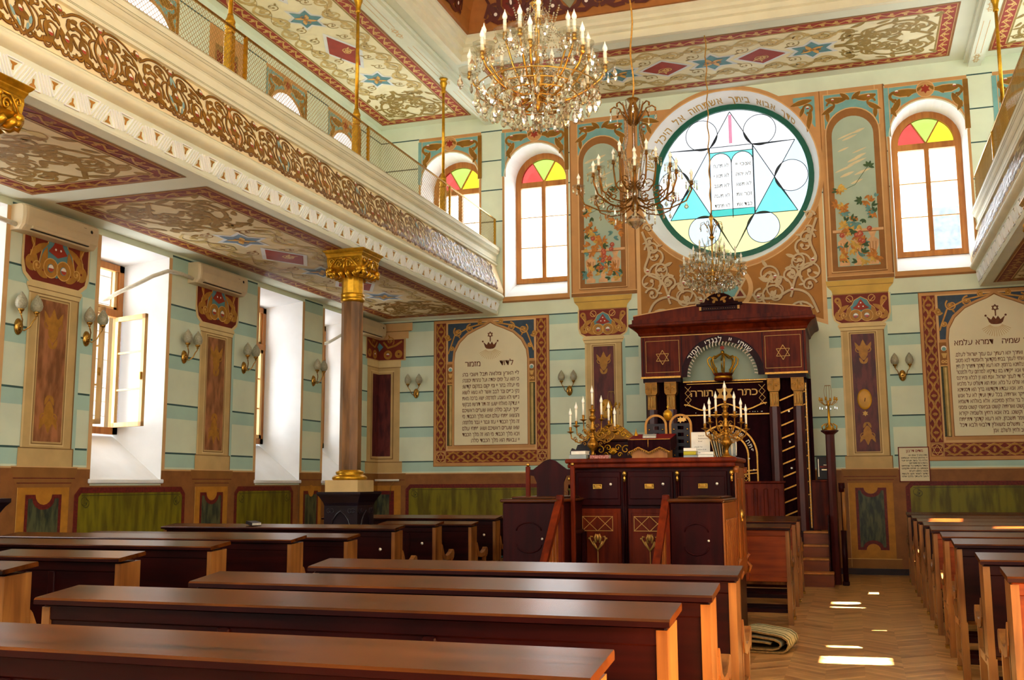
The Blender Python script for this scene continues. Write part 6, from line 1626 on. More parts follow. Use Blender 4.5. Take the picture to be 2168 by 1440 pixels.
# ================================================================ the reading platform
BY0, BY1, BY2 = 8.80, 9.75, 10.55; BXL, BXR = -2.95, -1.06
def bimah():
    T = thing('reading_platform', 'dark mahogany reading platform with railed steps in front and panelled side boxes', 'platform', (-2.0, BY0, 0))
    off = (-2.0, BY0, 0)
    b = B('mahogany'); b.box(BXL, BXR - 0.002, BY0 + 0.30, BY2, 0.0, 0.62); b.build('platform_floor', T, off)
    for lb, x0, x1 in (('left box', BXL - 0.04, -2.50), ('right box', -1.50, BXR)):
        b = B('mahogany'); b.box(x0, x1, BY0, BY1 - 0.01, 0.0, 1.345, 0.01); b.use('pew_top')
        b.box(x0 - 0.02, x1 + 0.02, BY0 - 0.02, BY1 - 0.0, 1.345, 1.375, 0.01); b.box(x0 + 0.05, x1 - 0.02, BY0 + 0.1, BY1 - 0.01, 1.375, 1.395, 0.008)
        o = b.build('side_box', T, off)
        b = B('mahogany'); xm = (x0 + x1) / 2; w = (x1 - x0) / 2 - 0.06
        b.tube([(xm + w * 0.62 * sin(t) if abs(sin(t)) < 1 else xm + w * 0.62 * sin(t), BY0 - 0.004, 1.10 + 0.07 * cos(t)) for t in [k * pi / 8 for k in range(-4, 5)]], 0.006, 5); b.tube([(xm + w * 0.62 * sin(t), BY0 - 0.004, 0.98 - 0.07 * cos(t)) for t in [k * pi / 8 for k in range(-4, 5)]], 0.006, 5)
        b.build('panel_carving', o, off)
        b = B('silver_spark'); b.lathe([(0.005, 0), (0.012, 0.012), (0.006, 0.02)], n=8); b.v = [(p_[0] + x1 - 0.12, BY0 - 0.002 - p_[2], 1.03 + p_[1]) for p_ in b.v]; b.build('knob', o, off)
    # fluted right flank of the box
    b = B('amber_wood'); b.box(BXR, BXR + 0.012, BY0 + 0.01, BY1 - 0.01, 0.02, 1.34)
    for k in range(9): y = BY0 + 0.08 + k * 0.095; b.box(BXR + 0.01, BXR + 0.024, y, y + 0.045, 0.3, 1.2, 0.006)
    b.build('fluted_side', T, off)
    # stair rails with turned-saw balusters
    for x, s in ((-2.47, -1), (-1.535, 1)):
        b = B('mahogany_red'); y0, z0, y1, z1 = BY0 - 0.75, 0.62, BY0 + 0.03, 1.40
        b.prism([(y0, z0), (y1, z1), (y1, z1 - 0.07), (y0, z0 - 0.07)], 'x', x - 0.03, x + 0.03)
        b.box(x - 0.035, x + 0.035, y0 - 0.05, y0 + 0.02, 0.0, z0 + 0.03, 0.01); b.box(x - 0.03, x + 0.03, y1 - 0.03, y1 + 0.04, 0.3, z1 + 0.01, 0.01)
        R_ = b.build('stair_rail', T, off)
        b = B('amber_wood')
        for k in range(7):
            yb = y0 + 0.09 + k * 0.095; zt = z0 + (yb - y0) / (y1 - y0) * (z1 - z0) - 0.07; zl = max(0.05, (k // 2) * 0.15)
            b.prism([(yb - 0.03, zl), (yb + 0.03, zl), (yb + 0.03, zl + 0.12), (yb + 0.012, zl + 0.2), (yb + 0.03, zl + 0.3), (yb + 0.03, zt), (yb - 0.03, zt), (yb - 0.03, zl + 0.3), (yb - 0.012, zl + 0.2), (yb - 0.03, zl + 0.12)], 'x', x - 0.008, x + 0.008)
        b.build('baluster_board', R_, off)
    for k in range(4):
        b = B('step_wood'); b.box(-2.44, -1.565, BY0 - 0.70 + k * 0.25, BY0 + 0.30, k * 0.15, (k + 1) * 0.15 - 0.002, 0.005); b.build('step', T, off)
bimah()
def cabinet():
    x0, x1 = -2.60, -1.055; y0, y1 = BY1, BY2
    T = thing('reading_desk_cabinet', 'mahogany cabinet desk on the platform with three drawers and inlaid tulip doors', 'cabinet', ((x0 + x1) / 2, y0, 0.62))
    off = ((x0 + x1) / 2, y0, 0.62)
    b = B('mahogany'); b.box(x0, x1, y0 + 0.03, y1, 0.62, 1.655); b.build('carcass', T, off)
    b = B('mahogany_red'); b.box(x0 - 0.06, x1 + 0.03, y0 - 0.05, y1 + 0.03, 1.70, 1.745, 0.012); b.box(x0 - 0.04, x1 + 0.015, y0 - 0.03, y1, 1.655, 1.70, 0.01); b.build('worktop', T, off)
    n = 3; W = (x1 - x0 - 0.04) / n
    for k in range(n):
        a = x0 + 0.03 + k * W; c = a + W - 0.06
        b = B('mahogany'); b.box(a + 0.01, c, y0 + 0.005, y0 + 0.03, 1.30, 1.62, 0.006); b.box(a + 0.03, c - 0.02, y0 - 0.004, y0 + 0.005, 1.36, 1.57, 0.008); D_ = b.build('drawer', T, off)
        xm = (a + c) / 2
        b = B('brass'); b.box(xm - 0.045, xm + 0.045, y0 - 0.012, y0 - 0.005, 1.455, 1.505, 0.004); b.tube([(xm - 0.03, y0 - 0.02, 1.495), (xm - 0.03, y0 - 0.028, 1.475), (xm + 0.03, y0 - 0.028, 1.475), (xm + 0.03, y0 - 0.02, 1.495)], 0.004, 5)
        for q in range(3): b.box(xm - 0.02 + q * 0.016, xm - 0.012 + q * 0.016, y0 - 0.016, y0 - 0.012, 1.463, 1.47)
        b.build('handle', D_, off)
        b = B('silver_spark'); b.lathe([(0.004, 0), (0.014, 0.004), (0.014, 0.008), (0.004, 0.012)], n=8); b.v = [(p_[0] + c - 0.09, y0 - 0.004 - p_[2], 1.50 + p_[1]) for p_ in b.v]; b.build('lock', D_, off)
        b = B('mahogany_red'); b.box(a + 0.01, c, y0 + 0.005, y0 + 0.03, 0.66, 1.27, 0.006); b.box(a + 0.04, c - 0.03, y0 - 0.002, y0 + 0.006, 0.72, 1.23, 0.006); D_ = b.build('door', T, off)
        p = P(lambda u, v, h: (u, y0 - 0.003 - h, v), 'inlay_gold'); p.lay(0)
        p.T(xm - 0.005, 0); w = W * 0.30
        p.frame(-w, 1.06, w, 1.20, 0.006)
        for s in (-1, 1): p.ribbon([(0, 1.06), (s * w, 1.20)], 0.006); p.ribbon([(s * w, 1.06), (0, 1.20)], 0.006)
        p.build('inlay', D_, off)
        b = B('inlay_gold')
        def tb(pts, r): b.tube([(xm - 0.005 + u, y0 - 0.008, z) for u, z in pts], r, 6)
        for s in (-1, 1):
            tb([(0, 0.88), (s * 0.05, 0.94), (s * 0.075, 0.985), (s * 0.07, 1.01), (s * 0.05, 1.005)], 0.008); tb([(0, 0.88), (s * 0.03, 0.93), (s * 0.045, 0.965)], 0.010); tb([(s * 0.018, 0.95), (s * 0.03, 1.0), (s * 0.012, 1.03)], 0.012)
            b.ball((xm - 0.005 + s * 0.085, y0 - 0.008, 0.99), 0.011, 7, 5)
        b.ball((xm - 0.005, y0 - 0.006, 1.0), 0.02, 8, 6, 1.6); tb([(0, 0.88), (0.0, 0.72)], 0.005); tb([(-0.08, 0.72), (0.08, 0.72)], 0.004)
        b.build('tulip_inlay', D_, off)
    for k in range(n + 1):
        x = x0 + 0.015 + k * W
        b = B('mahogany')
        for q in (-0.012, 0.006): b.tube([(x + q, y0 + 0.0, 0.64), (x + q, y0 + 0.0, 1.58)], 0.008, 6)
        S_ = b.build('fluted_stile', T, off)
        b = B('brass'); b.ball((x, y0 - 0.008, 1.60), 0.022, 8, 6, 1.3); b.ball((x, y0 - 0.008, 1.55), 0.014, 8, 6, 2.2); b.ball((x, y0 - 0.008, 0.70), 0.018, 8, 6, 2.0); b.build('brass_mount', S_, off)
    # scrolled right-hand flank
    b = B('amber_wood'); b.box(x1, x1 + 0.012, y0 + 0.01, y1 - 0.01, 0.64, 1.65); b.box(x1 + 0.01, x1 + 0.022, y0 + 0.1, y0 + 0.2, 0.8, 1.55, 0.006); b.box(x1 + 0.01, x1 + 0.022, y0 + 0.45, y0 + 0.55, 0.8, 1.55, 0.006)
    for yy in (y0 + 0.0, y1 - 0.06):
        b.tube([(x1 + 0.012, yy + 0.03, z) if True else 0 for z in (1.66, 1.6)], 0.03, 8); b.tube([(x1 + 0.02 + 0.03 * sin(t * 2.2), yy + 0.03, 0.64 + 0.18 * t / 3) for t in (0, 1, 2, 3)], 0.018, 8)
    F_ = b.build('side_panel', T, off)
    b = B('brass'); b.ball((x1 + 0.015, y0 + 0.33, 1.2), 0.03, 8, 8, 2.0); b.build('brass_mount', F_, off)
    return T
cabinet()

def tall_chair():
    T = thing('platform_chair', 'tall mahogany chair with an arched back standing left of the cabinet desk', 'chair', (-2.69, 9.30, 0.62))
    w = 0.215
    b = B('mahogany_red')
    for s in (-1, 1): b.box(s * w - 0.02, s * w + 0.02, -0.02, 0.02, 0.0, 1.05, 0.006)
    b.build('post', T)
    for s in (-1, 1): 
        b = B('mahogany'); b.box(s * w - 0.022, s * w + 0.022, 0.38, 0.42, 0.0, 0.44, 0.006); b.build('leg', T)
    b = B('mahogany')
    arc = [(-w, 1.02), (-w * 0.75, 1.02), (-w * 0.5, 1.06), (-w * 0.25, 1.10), (0, 1.115), (w * 0.25, 1.10), (w * 0.5, 1.06), (w * 0.75, 1.02), (w, 1.02)]
    low = [(w, 0.97), (w * 0.72, 0.96), (w * 0.6, 0.90), (w * 0.6, 0.5), (-w * 0.6, 0.5), (-w * 0.6, 0.90), (-w * 0.72, 0.96), (-w, 0.97)]
    b.strip_ = None
    b.prism([(-w, 1.02)] + arc[1:] + low[:3] + low[5:], 'y', -0.012, 0.012); b.prism([(-w * 0.6, 0.5), (w * 0.6, 0.5), (w * 0.6, 0.90), (-w * 0.6, 0.90)], 'y', -0.008, 0.008)
    b.build('backrest', T)
    b = B('brass')
    for s in (-1, 1): b.lathe([(0.01, 1.05), (0.018, 1.06), (0.016, 1.075), (0.004, 1.08)], (s * w, 0, 0), 8)
    b.ball((w * 0.86, -0.02, 0.93), 0.012, 8, 6, 1.6); b.build('finial', T)
    b = B('mahogany'); b.box(-w, w, 0.0, 0.42, 0.42, 0.46, 0.01); b.build('seat', T)
tall_chair()

# seven-branched brass candelabra with electric candles
def candle_on(b_w, b_b, x, y, z, h=0.115, r=0.0105):
    b_w.lathe([(r, 0), (r, h)], (x, y, z), 10)
    b_b.lathe([(r * 0.6, 0), (r * 1.35, 0.012), (r * 1.5, 0.026), (r * 1.0, 0.044), (r * 0.45, 0.060), (r * 0.12, 0.078)], (x, y, z + h), 10)
def menorah(x, y, rz, label, mir=1):
    T = thing('candelabrum', label, 'candelabrum', (x, y, 1.745), rz, group='seven-candle brass candelabra on the platform')
    b = B('old_brass'); b.lathe([(0.062, 0), (0.062, 0.012), (0.04, 0.02), (0.022, 0.04), (0.018, 0.08), (0.035, 0.11), (0.056, 0.135), (0.05, 0.165), (0.03, 0.19), (0.022, 0.215), (0.032, 0.225), (0.016, 0.24), (0.014, 0.27), (0.026, 0.285), (0.032, 0.31), (0.018, 0.33), (0.026, 0.345), (0.014, 0.36), (0.02, 0.38), (0.034, 0.40), (0.034, 0.42), (0.016, 0.435), (0.022, 0.45), (0.02, 0.47), (0.036, 0.485), (0.02, 0.495)], n=16, flute=0.05); b.build('stem', T)
    spots = [(0, 0, 0.495)]
    for s in (-1, 1): spots += [(s * 0.09, 0.02 * s * mir, 0.395), (s * 0.155, 0.05 * s * mir, 0.335), (s * 0.205, 0.08 * s * mir, 0.275)]
    for i, (dx, dy, dz) in enumerate(spots):
        b = B('old_brass')
        if i:
            z0 = 0.32 - 0.04 * ((i - 1) % 3); s = 1 if dx > 0 else -1
            b.tube([(0, 0, z0), (dx * 0.3, dy * 0.3, z0 - 0.05), (dx * 0.65, dy * 0.65, z0 - 0.075), (dx * 0.95, dy * 0.95, min(z0 - 0.03, dz - 0.05)), (dx, dy, dz)], 0.0065, 7)
            b.tube([(dx * 0.5 + 0.022 * (1 - k / 14) * cos(k * 0.6) * s, dy * 0.5, (z0 + dz) / 2 - 0.03 + 0.025 * (1 - k / 14) * sin(k * 0.6)) for k in range(13)], 0.0045, 5)
            b.tube([(dx * 0.78 + 0.018 * (1 - k / 14) * cos(k * 0.6) * s, dy * 0.78, z0 - 0.035 + 0.02 * (1 - k / 14) * sin(k * 0.6)) for k in range(13)], 0.004, 5)
        if i:
            for q_ in range(3): b.tube([(dx * (0.35 + 0.2 * q_) + 0.02 * (1 - k / 12) * cos(k * 0.7 + q_) * s, dy * (0.35 + 0.2 * q_) - 0.006, z0 - 0.09 + 0.018 * q_ + 0.02 * (1 - k / 12) * sin(k * 0.7 + q_)) for k in range(11)], 0.0045, 5)
        b.lathe([(0.006, -0.02), (0.014, -0.012), (0.036, -0.002), (0.038, 0.001), (0.012, 0.006), (0.010, 0.012), (0.014, 0.022), (0.014, 0.045), (0.011, 0.047)], (dx, dy, dz), 12)
        A = b.build('branch', T)
        w_ = B('candle_white'); f_ = B('bulb_glass'); candle_on(w_, f_, dx, dy, dz + 0.045); w_.build('candle', A); f_.build('flame_bulb', A)
    return T
menorah(-2.455, 10.02, radians(-12), 'seven-branched brass candelabrum with white candles at the left end of the desk')
menorah(-1.15, 10.02, radians(14), 'seven-branched brass candelabrum with white candles at the right end of the desk')

# things on the worktop (z 1.745)
ZT = 1.745
def crest():
    T = thing('carved_bench_back', 'carved gilt crest with scrolls and shell, standing behind the left candelabrum', 'carving', (-2.31, 10.28, ZT))
    b = B('gilt_dark'); N_ = 16
    prof = [(-0.23 + 0.46 * k / N_, 0.22 + 0.15 * max(0, 1 - (abs(-0.23 + 0.46 * k / N_) / 0.23) ** 1.6)) for k in range(N_ + 1)]
    b.prism([(-0.23, 0.20)] + prof + [(0.23, 0.20)], 'y', 0.0, 0.03); b.build('crest', T)
    b = B('mahogany'); b.box(-0.27, 0.25, -0.02, 0.06, 0.185, 0.205, 0.006); b.box(-0.26, 0.24, 0.01, 0.05, 0.0, 0.185); b.build('frame', T)
    b = B('gilt')
    random.seed(4)
    def sp(x, z, r, sg, th, y=-0.006): b.tube([(x + sg * r * (1 - k / 20) * cos(k * 0.45), y, z + r * (1 - k / 20) * sin(k * 0.45)) for k in range(18)], th, 5)
    for s in (-1, 1):
        for x, z, r in ((0.05, 0.27, 0.035), (0.11, 0.25, 0.03), (0.16, 0.235, 0.022), (0.05, 0.33, 0.02), (0.10, 0.30, 0.02), (0.05, 0.12, 0.035), (0.13, 0.10, 0.05), (0.2, 0.12, 0.03), (0.2, 0.05, 0.025), (0.07, 0.05, 0.025)):
            sp(s * x, z, r, s, 0.006, -0.006 if z > 0.2 else 0.0)
    for k in range(7): a = radians(30 + k * 20); b.tube([(0, 0.0, 0.05), (0.05 * cos(a), -0.01, 0.05 + 0.07 * sin(a))], [0.004, 0.011], 5)
    b.build('scroll_carving', T)
    b = B('gilt'); b.lathe([(0.02, 0.205), (0.026, 0.22), (0.02, 0.25), (0.006, 0.28), (0.002, 0.31)], (0.235, 0.02, 0), 10); b.lathe([(0.02, 0.205), (0.03, 0.23), (0.02, 0.27), (0.01, 0.3)], (-0.25, 0.02, 0), 10); b.build('finial', T)
crest()
def lectern():
    T = thing('velvet_draped_lectern', 'small wooden lectern draped in red velvet with gold fringe, centre of the desk', 'lectern', (-1.90, 10.05, ZT))
    b = B('pine'); b.box(-0.17, 0.18, 0.0, 0.30, 0.0, 0.17); b.build('body', T)
    b = B('velvet_red'); b.prism([(-0.03, 0.175), (0.33, 0.245), (0.33, 0.255), (-0.03, 0.19)], 'x', -0.20, 0.215); b.build('top_cloth', T)
    n = 24; b = B('velvet'); f = B('gold_thread')
    top, bot = [], []
    for k in range(n + 1):
        u = -0.20 + 0.415 * k / n; d = 0.075 + 0.05 * abs(((k / n * 2) % 1) * 2 - 1); top.append((u, -0.034 - 0.004 * sin(k * 1.7), 0.185)); bot.append((u, -0.040 - 0.008 * sin(k * 1.7), 0.185 - d))
    b.loft(top, bot, closed=False); b.add([(0.216, -0.03, 0.18), (0.218, 0.33, 0.25), (0.222, 0.33, 0.14), (0.222, 0.15, 0.09), (0.218, -0.03, 0.08)], [(0, 1, 2, 3, 4)])
    b.build('velvet_drop', T)
    for k in range(n): f.tube([bot[k], bot[k + 1]], 0.006, 5); f.tube([bot[k], (bot[k][0], bot[k][1], bot[k][2] - 0.025)], 0.0035, 4)
    f.tube([(p_[0], p_[1] - 0.002, p_[2] + 0.002) for p_ in top], 0.004, 5); f.tube([(0.0, -0.04, 0.185), (0.0, -0.045, 0.11)], 0.004, 5)
    f.build('gold_fringe', T)
lectern()
book((-1.91, 10.15, ZT + 0.215), radians(8), (0.13, 0.12, 0.02), 'book_grey', 'grey open prayer book lying on the red velvet lectern', tilt=0.19)
def tablets():
    T = thing('tablets_of_the_law', 'double-arched commandment tablets with gilt frame and small crown on top', 'tablets', (-1.77, 10.42, ZT))
    for s, has_star in ((-1, False), (1, True)):
        c = s * 0.125; r = 0.115
        out = [(c - r, 0)] + [(c + r * cos(pi - pi * k / 14), 0.34 + r * sin(pi - pi * k / 14)) for k in range(15)] + [(c + r, 0)]
        b = B('gold_paint')
        inn = [(c - r + 0.022, 0)] + [(c + (r - 0.022) * cos(pi - pi * k / 14), 0.34 + (r - 0.022) * sin(pi - pi * k / 14)) for k in range(15)] + [(c + r - 0.022, 0)]
        A3 = [(x, 0, z) for x, z in out]; B3 = [(x, 0, z) for x, z in inn]; A4 = [(x, 0.02, z) for x, z in out]; B4 = [(x, 0.02, z) for x, z in inn]
        b.loft(A3, B3, False); b.loft(A4, B4, False); b.loft(A3, A4, False); b.loft(B3, B4, False)
        F_ = b.build('arched_frame', T)
        b = B('book_dark')
        zt = 0.36 
        for a_, c_ in ((c - r + 0.02, c - 0.03), (c + 0.03, c + r - 0.02)): b.box(a_, c_, 0.006, 0.014, 0.0, zt)
        for k in range(6): b.box(c - 0.03, c + 0.03, 0.006, 0.014, k * 0.068 - 0.006, k * 0.068 + 0.026 if k < 5 else zt)
        b.build('dark_plate', F_)
        b = B('brass')
        for k in range(5):
            for u in (-0.068, 0.068): b.lathe([(0.011, 0), (0.006, 0.006)], (0, 0, 0), 8); n0 = len(b.v) - 16; b.v[n0:] = [(c + u + p_[0], 0.004 - p_[2], 0.30 - k * 0.065 + p_[1]) for p_ in b.v[n0:]]
        b.build('stud', F_)
        if has_star:
            p = P(lambda u, v, h: (u, 0.01 - h, v), 'gold_light'); p.star6(c + 0.0, 0.395, 0.035); p.star6(c + 0.035, 0.40, 0.03); p.build('star', F_)
    b = B('gilt'); b.lathe([(0.012, 0.39), (0.032, 0.40), (0.034, 0.415), (0.045, 0.44), (0.045, 0.465), (0.03, 0.49), (0.008, 0.50), (0.005, 0.515)], (0, 0.01, 0), 12, flute=0.1); b.box(-0.003, 0.003, 0.007, 0.013, 0.51, 0.545); b.box(-0.012, 0.012, 0.007, 0.013, 0.525, 0.531); b.build('crown', T)
tablets()
def notice(x, y, z, w, h, rz, label):
    T = thing('notice_sheet', label, 'notice', (x, y, z), rz); T.rotation_euler = (radians(-8), 0, rz)
    b = B('paper_white'); b.box(-w / 2, w / 2, 0, 0.003, 0, h); b.build('sheet', T)
    p = P(lambda u, v, h_: (u, -h_, v), 'ink_black'); p.h = 0.001
    yy = h * 0.84
    for k, t in enumerate(('Laws of', 'Redemption of', 'Israel', '', 'prayer for', 'the peace of all', 'who enter')):
        if t:
            p.latin(t, -w * 0.12 if k < 3 else -w * 0.32, yy, 0.016, gap=0.1)
        yy -= h * 0.105
    p.build('handwriting', T)
notice(-1.42, 10.20, ZT, 0.18, 0.26, 0.05, 'white sheet of black handwriting leaning between tablets and right candelabrum')
# books, papers and cups
book((-2.575, 9.93, ZT), radians(90) + 0.05, (0.13, 0.17, 0.045), 'book_grey', 'thick grey book under a white one, left end of the desk', name='prayer_book')
book((-2.56, 9.93, ZT + 0.045), radians(90) + -0.12, (0.12, 0.15, 0.035), 'paper_white', 'white book lying on the grey one at the left end of the desk', name='prayer_book')
book((-2.35, 9.90, ZT), radians(90) + 0.0, (0.10, 0.19, 0.04), 'book_pink', 'flat box in pink patterned cover beside the left candelabrum foot', 'box', name='patterned_box')
book((-1.475, 9.93, ZT), radians(90) + 0.05, (0.10, 0.13, 0.025), 'book_grey', 'bottom book of the yellow stack right of the lectern', name='prayer_book')
book((-1.475, 9.93, ZT + 0.026), radians(90) + -0.1, (0.09, 0.12, 0.036), 'book_yellow', 'yellow book in the middle of the stack right of the lectern', name='prayer_book')
book((-1.48, 9.93, ZT + 0.063), radians(90) + 0.08, (0.09, 0.12, 0.03), 'paper_white', 'white book on top of the yellow book', name='prayer_book')
book((-1.325, 9.93, ZT), radians(90) + -0.04, (0.10, 0.14, 0.028), 'paper_white', 'lower white book of the pair before the right candelabrum', name='prayer_book')
book((-1.32, 9.93, ZT + 0.029), radians(90) + 0.07, (0.09, 0.12, 0.026), 'paper_white', 'upper white book of the pair before the right candelabrum', name='prayer_book')
def black_stand():
    T = thing('scalloped_book_holder', 'black scalloped stand stepping up behind the books at the desk left end', 'book stand', (-2.62, 10.17, ZT))
    b = B('book_dark'); b.prism([(-0.10, 0), (0.13, 0), (0.13, 0.24), (0.10, 0.25), (0.075, 0.2), (0.03, 0.205), (0.01, 0.16), (-0.03, 0.15), (-0.05, 0.10), (-0.09, 0.12), (-0.11, 0.08)], 'y', 0, 0.05)
    b.build('side', T)
black_stand()
b = B('amber_wood'); b.box(-2.665, -2.60, 9.98, 10.12, ZT, ZT + 0.085, 0.004); tag(b.build('wooden_box'), 'little light wooden box at the far left end of the desk', 'box')
def vase():
    T = thing('spice_cup', 'silver and cream cup with dark streaks standing right of the right candelabrum', 'cup', (-1.06 - 0.06, 10.12, ZT))
    b = B('book_grey'); b.lathe([(0.03, 0), (0.045, 0.01), (0.05, 0.10), (0.046, 0.22), (0.04, 0.23)], n=14); b.build('body', T)
    b = B('candle_white')
    for k in range(5): a = k * 1.25; b.tube([(0.047 * cos(a), 0.047 * sin(a), 0.02), (0.05 * cos(a), 0.05 * sin(a), 0.2)], 0.008, 5)
    b.build('streak', T)
vase()
def pamphlets():
    T = thing('pamphlet_rack', 'fan of cream booklets standing upright behind the right candelabrum', 'booklets', (-1.22, 10.20, ZT))
    for k in range(7):
        b = B('paper_edge' if k % 2 else 'pine_pale'); x = -0.06 + k * 0.018; b.prism([(x, 0), (x + 0.008, 0), (x + 0.008 + (k - 5) * 0.012, 0.24 - k * 0.006), (x + (k - 5) * 0.012, 0.24 - k * 0.006)], 'y', 0, 0.14); b.build('booklet', T)
pamphlets()
# ================================================================ the ark of the scrolls
AY = 16.95
def ark():
    T = thing('torah_ark', 'tall mahogany ark with arched gable, velvet curtains and four gilt-capped pillars', 'ark', (-1.97, AY, 0)); off = (-1.97, AY, 0)
    c = -1.97
    b = B('mahogany'); b.box(-3.36, -0.58, AY + 0.15, 18.30, 0, 0.76); b.build('podium', T, off)
    b = B('mahogany'); b.box(-3.28, -3.16, AY + 0.25, 18.30, 0.76, 3.22); b.box(-0.76, -0.66, AY + 0.25, 18.30, 0.76, 3.22); b.box(-3.2, -0.7, 18.1, 18.25, 0.76, 3.9); b.build('side_wall', T, off)
    # attic with the arched opening
    b = B('mahogany_red'); n = 20; x0, x1, zb, zt = -3.30, -0.64, 3.25, 3.94
    r = 0.66; ar = [(c + r * cos(pi - pi * k / n), 3.24 + 0.57 * sin(pi - pi * k / n)) for k in range(n + 1)]
    face = [(x0, zb)] + [(x0, zt), (x1, zt), (x1, zb)] 
    for y in (AY,):
        b.add([(a[0], y, a[1]) for a in ar] + [(a[0], y, zt) for a in ar], [(i, i + 1, n + 2 + i, n + 1 + i) for i in range(n)])
        b.add([(x0, y, zb), (ar[0][0], y, zb), (ar[0][0], y, zt), (x0, y, zt), (ar[-1][0], y, zb), (x1, y, zb), (x1, y, zt), (ar[-1][0], y, zt)], [(0, 1, 2, 3), (4, 5, 6, 7)])
    b.add([(x1, AY, zb), (x1, 18.3, zb), (x1, 18.3, zt), (x1, AY, zt), (x0, AY, zb), (x0, 18.3, zb), (x0, 18.3, zt), (x0, AY, zt)], [(0, 1, 2, 3), (4, 5, 6, 7)])
    b.add([(x0, AY, zt), (x1, AY, zt), (x1, 18.3, zt), (x0, 18.3, zt)], [(0, 1, 2, 3)])
    b.loft([(a[0], AY, a[1]) for a in ar], [(a[0], AY + 0.12, a[1]) for a in ar], False)
    A_ = b.build('attic', T, off)
    p = P(lambda u, v, h: (u, AY - h, v), 'mahogany'); p.lay(0)
    p.ring(c, 3.235, 0.57, 0.67, 0, pi, 28)
    for s in (-1, 1):
        xm = c + s * 0.97; p.lay(1, 'inlay_gold').frame(xm - 0.28, 3.33, xm + 0.28, 3.86, 0.007); p.star6line(xm, 3.58, 0.12, 0.009)
        p.lay(0, 'pew_front').rect(xm + s * 0.31, 3.27, xm + s * 0.325, 3.92); p.rect(xm - s * 0.31, 3.27, xm - s * 0.325, 3.92)
    p.lay(1, 'inlay_gold').rect(x0, zt - 0.012, x1, zt + 0.012)
    p.build('inlay', A_, off)
    p = P(lambda u, v, h: (u, AY - 0.008 - h, v), 'gold_light'); p.lay(0); p.h = 0.006
    # words round the arch, gilt, right to left
    body = 'שויתי יי לנגדי תמיד'
    a = radians(40); sz = 0.12; p.use('jewel_white')
    for ch in body:
        g = GLYPH(ch)
        if g is None: a += 0.16; continue
        w = g[2] * sz; am = a + w / 2 / 0.59; rot = am - pi / 2; px, py = c + 0.575 * cos(am), 3.235 + 0.565 * sin(am)
        p.add([p.q(px + (-(w / 2) + q_[0] * sz) * cos(rot) - q_[1] * sz * sin(rot), py + (-(w / 2) + q_[0] * sz) * sin(rot) + q_[1] * sz * cos(rot)) for q_ in g[0]], g[1])
        a += (w + 0.03 * sz * 4) / 0.59
    p.build('gilt_lettering', A_, off)
    # spiked fringe under the arch
    b = B('jewel_white')
    for k in range(32):
        t = pi - pi * (k + 0.5) / 32; x, z = c + 0.565 * cos(t), 3.235 + 0.565 * sin(t); d = 0.05
        b.tube([(x, AY - 0.005, z), (x - d * cos(t - 0.3), AY - 0.012, z - d * sin(t - 0.3)), (x - d * 0.9 * cos(t), AY - 0.02, z - d * 1.2 * sin(t) - 0.006)], [0.010, 0.008, 0.003], 5)
    b.build('fringe', A_, off)
    b = B('sky_paint'); b.add([(c - 0.7, AY + 0.35, 3.2), (c + 0.7, AY + 0.35, 3.2), (c + 0.7, AY + 0.35, 3.95), (c - 0.7, AY + 0.35, 3.95)], [(0, 1, 2, 3)]); b.build('niche_back', A_, off)
    # crown in the niche
    b = B('mahogany_red'); b.lathe([(0.14, 3.17), (0.15, 3.19), (0.14, 3.25), (0.155, 3.27), (0.155, 3.29)], (c, AY + 0.12, 0), 18)
    K_ = b.build('crown', T, off)
    b = B('gilt')
    b.lathe([(0.145, 3.20), (0.15, 3.205), (0.15, 3.235), (0.145, 3.24)], (c, AY + 0.12, 0), 18)
    for k in range(8):
        a = k * pi / 4 + 0.2; ca, sa = cos(a), sin(a)
        b.tube([(c + rr * ca, AY + 0.12 + rr * sa, z) for rr, z in ((0.145, 3.28), (0.17, 3.34), (0.235, 3.44), (0.25, 3.52), (0.21, 3.56), (0.15, 3.55), (0.06, 3.60), (0.0, 3.62))], 0.013, 6)
        b.ball((c + 0.17 * ca, AY + 0.12 + 0.17 * sa, 3.36), 0.018, 7, 5)
    b.ball((c, AY + 0.12, 3.64), 0.03, 8, 6); b.build('crown_arch', K_, off)
    p = P(lambda u, v, h: (c + u, AY + 0.10 - h, v), 'red_paint'); p.star6(0, 3.71, 0.045); p.build('crown_star', K_, off)
    # cornice and pediment
    b = B('mahogany_red')
    prof = [(0.0, 3.94), (0.03, 3.955), (0.04, 3.99), (0.10, 4.06), (0.15, 4.08), (0.17, 4.10), (0.17, 4.135), (0.12, 4.15), (0.12, 4.215), (0.0, 4.215)]
    rings = [[(x0 - i, 18.3, z), (x0 - i, AY - i, z), (x1 + i, AY - i, z), (x1 + i, 18.3, z)] for i, z in prof]
    for R0, R1 in zip(rings, rings[1:]): b.loft(R0, R1, False)
    b.add([(x0 - 0.12, 18.3, 4.215), (x0 - 0.12, AY - 0.12, 4.215), (x1 + 0.12, AY - 0.12, 4.215), (x1 + 0.12, 18.3, 4.215)], [(0, 1, 2, 3)])
    b.build('cornice', T, off)
    b = B('mahogany_red'); N_ = 20
    pts = [(x0 - 0.10, 4.215)] + [(x0 - 0.10 + (x1 - x0 + 0.20) * k / N_, 4.28 + 0.15 * (1 - abs(2 * k / N_ - 1) ** 1.4)) for k in range(N_ + 1)] + [(x1 + 0.10, 4.215)]
    b.prism(pts, 'y', AY - 0.10, AY + 0.2)
    Q_ = b.build('pediment', T, off)
    b = B('tan_light'); b.tube([(p_[0], AY - 0.09, p_[1]) for p_ in pts[1:-1]], 0.014, 6); b.build('gilt_edge', Q_, off)
    # carved gable on top
    b = B('mahogany'); y = AY - 0.12
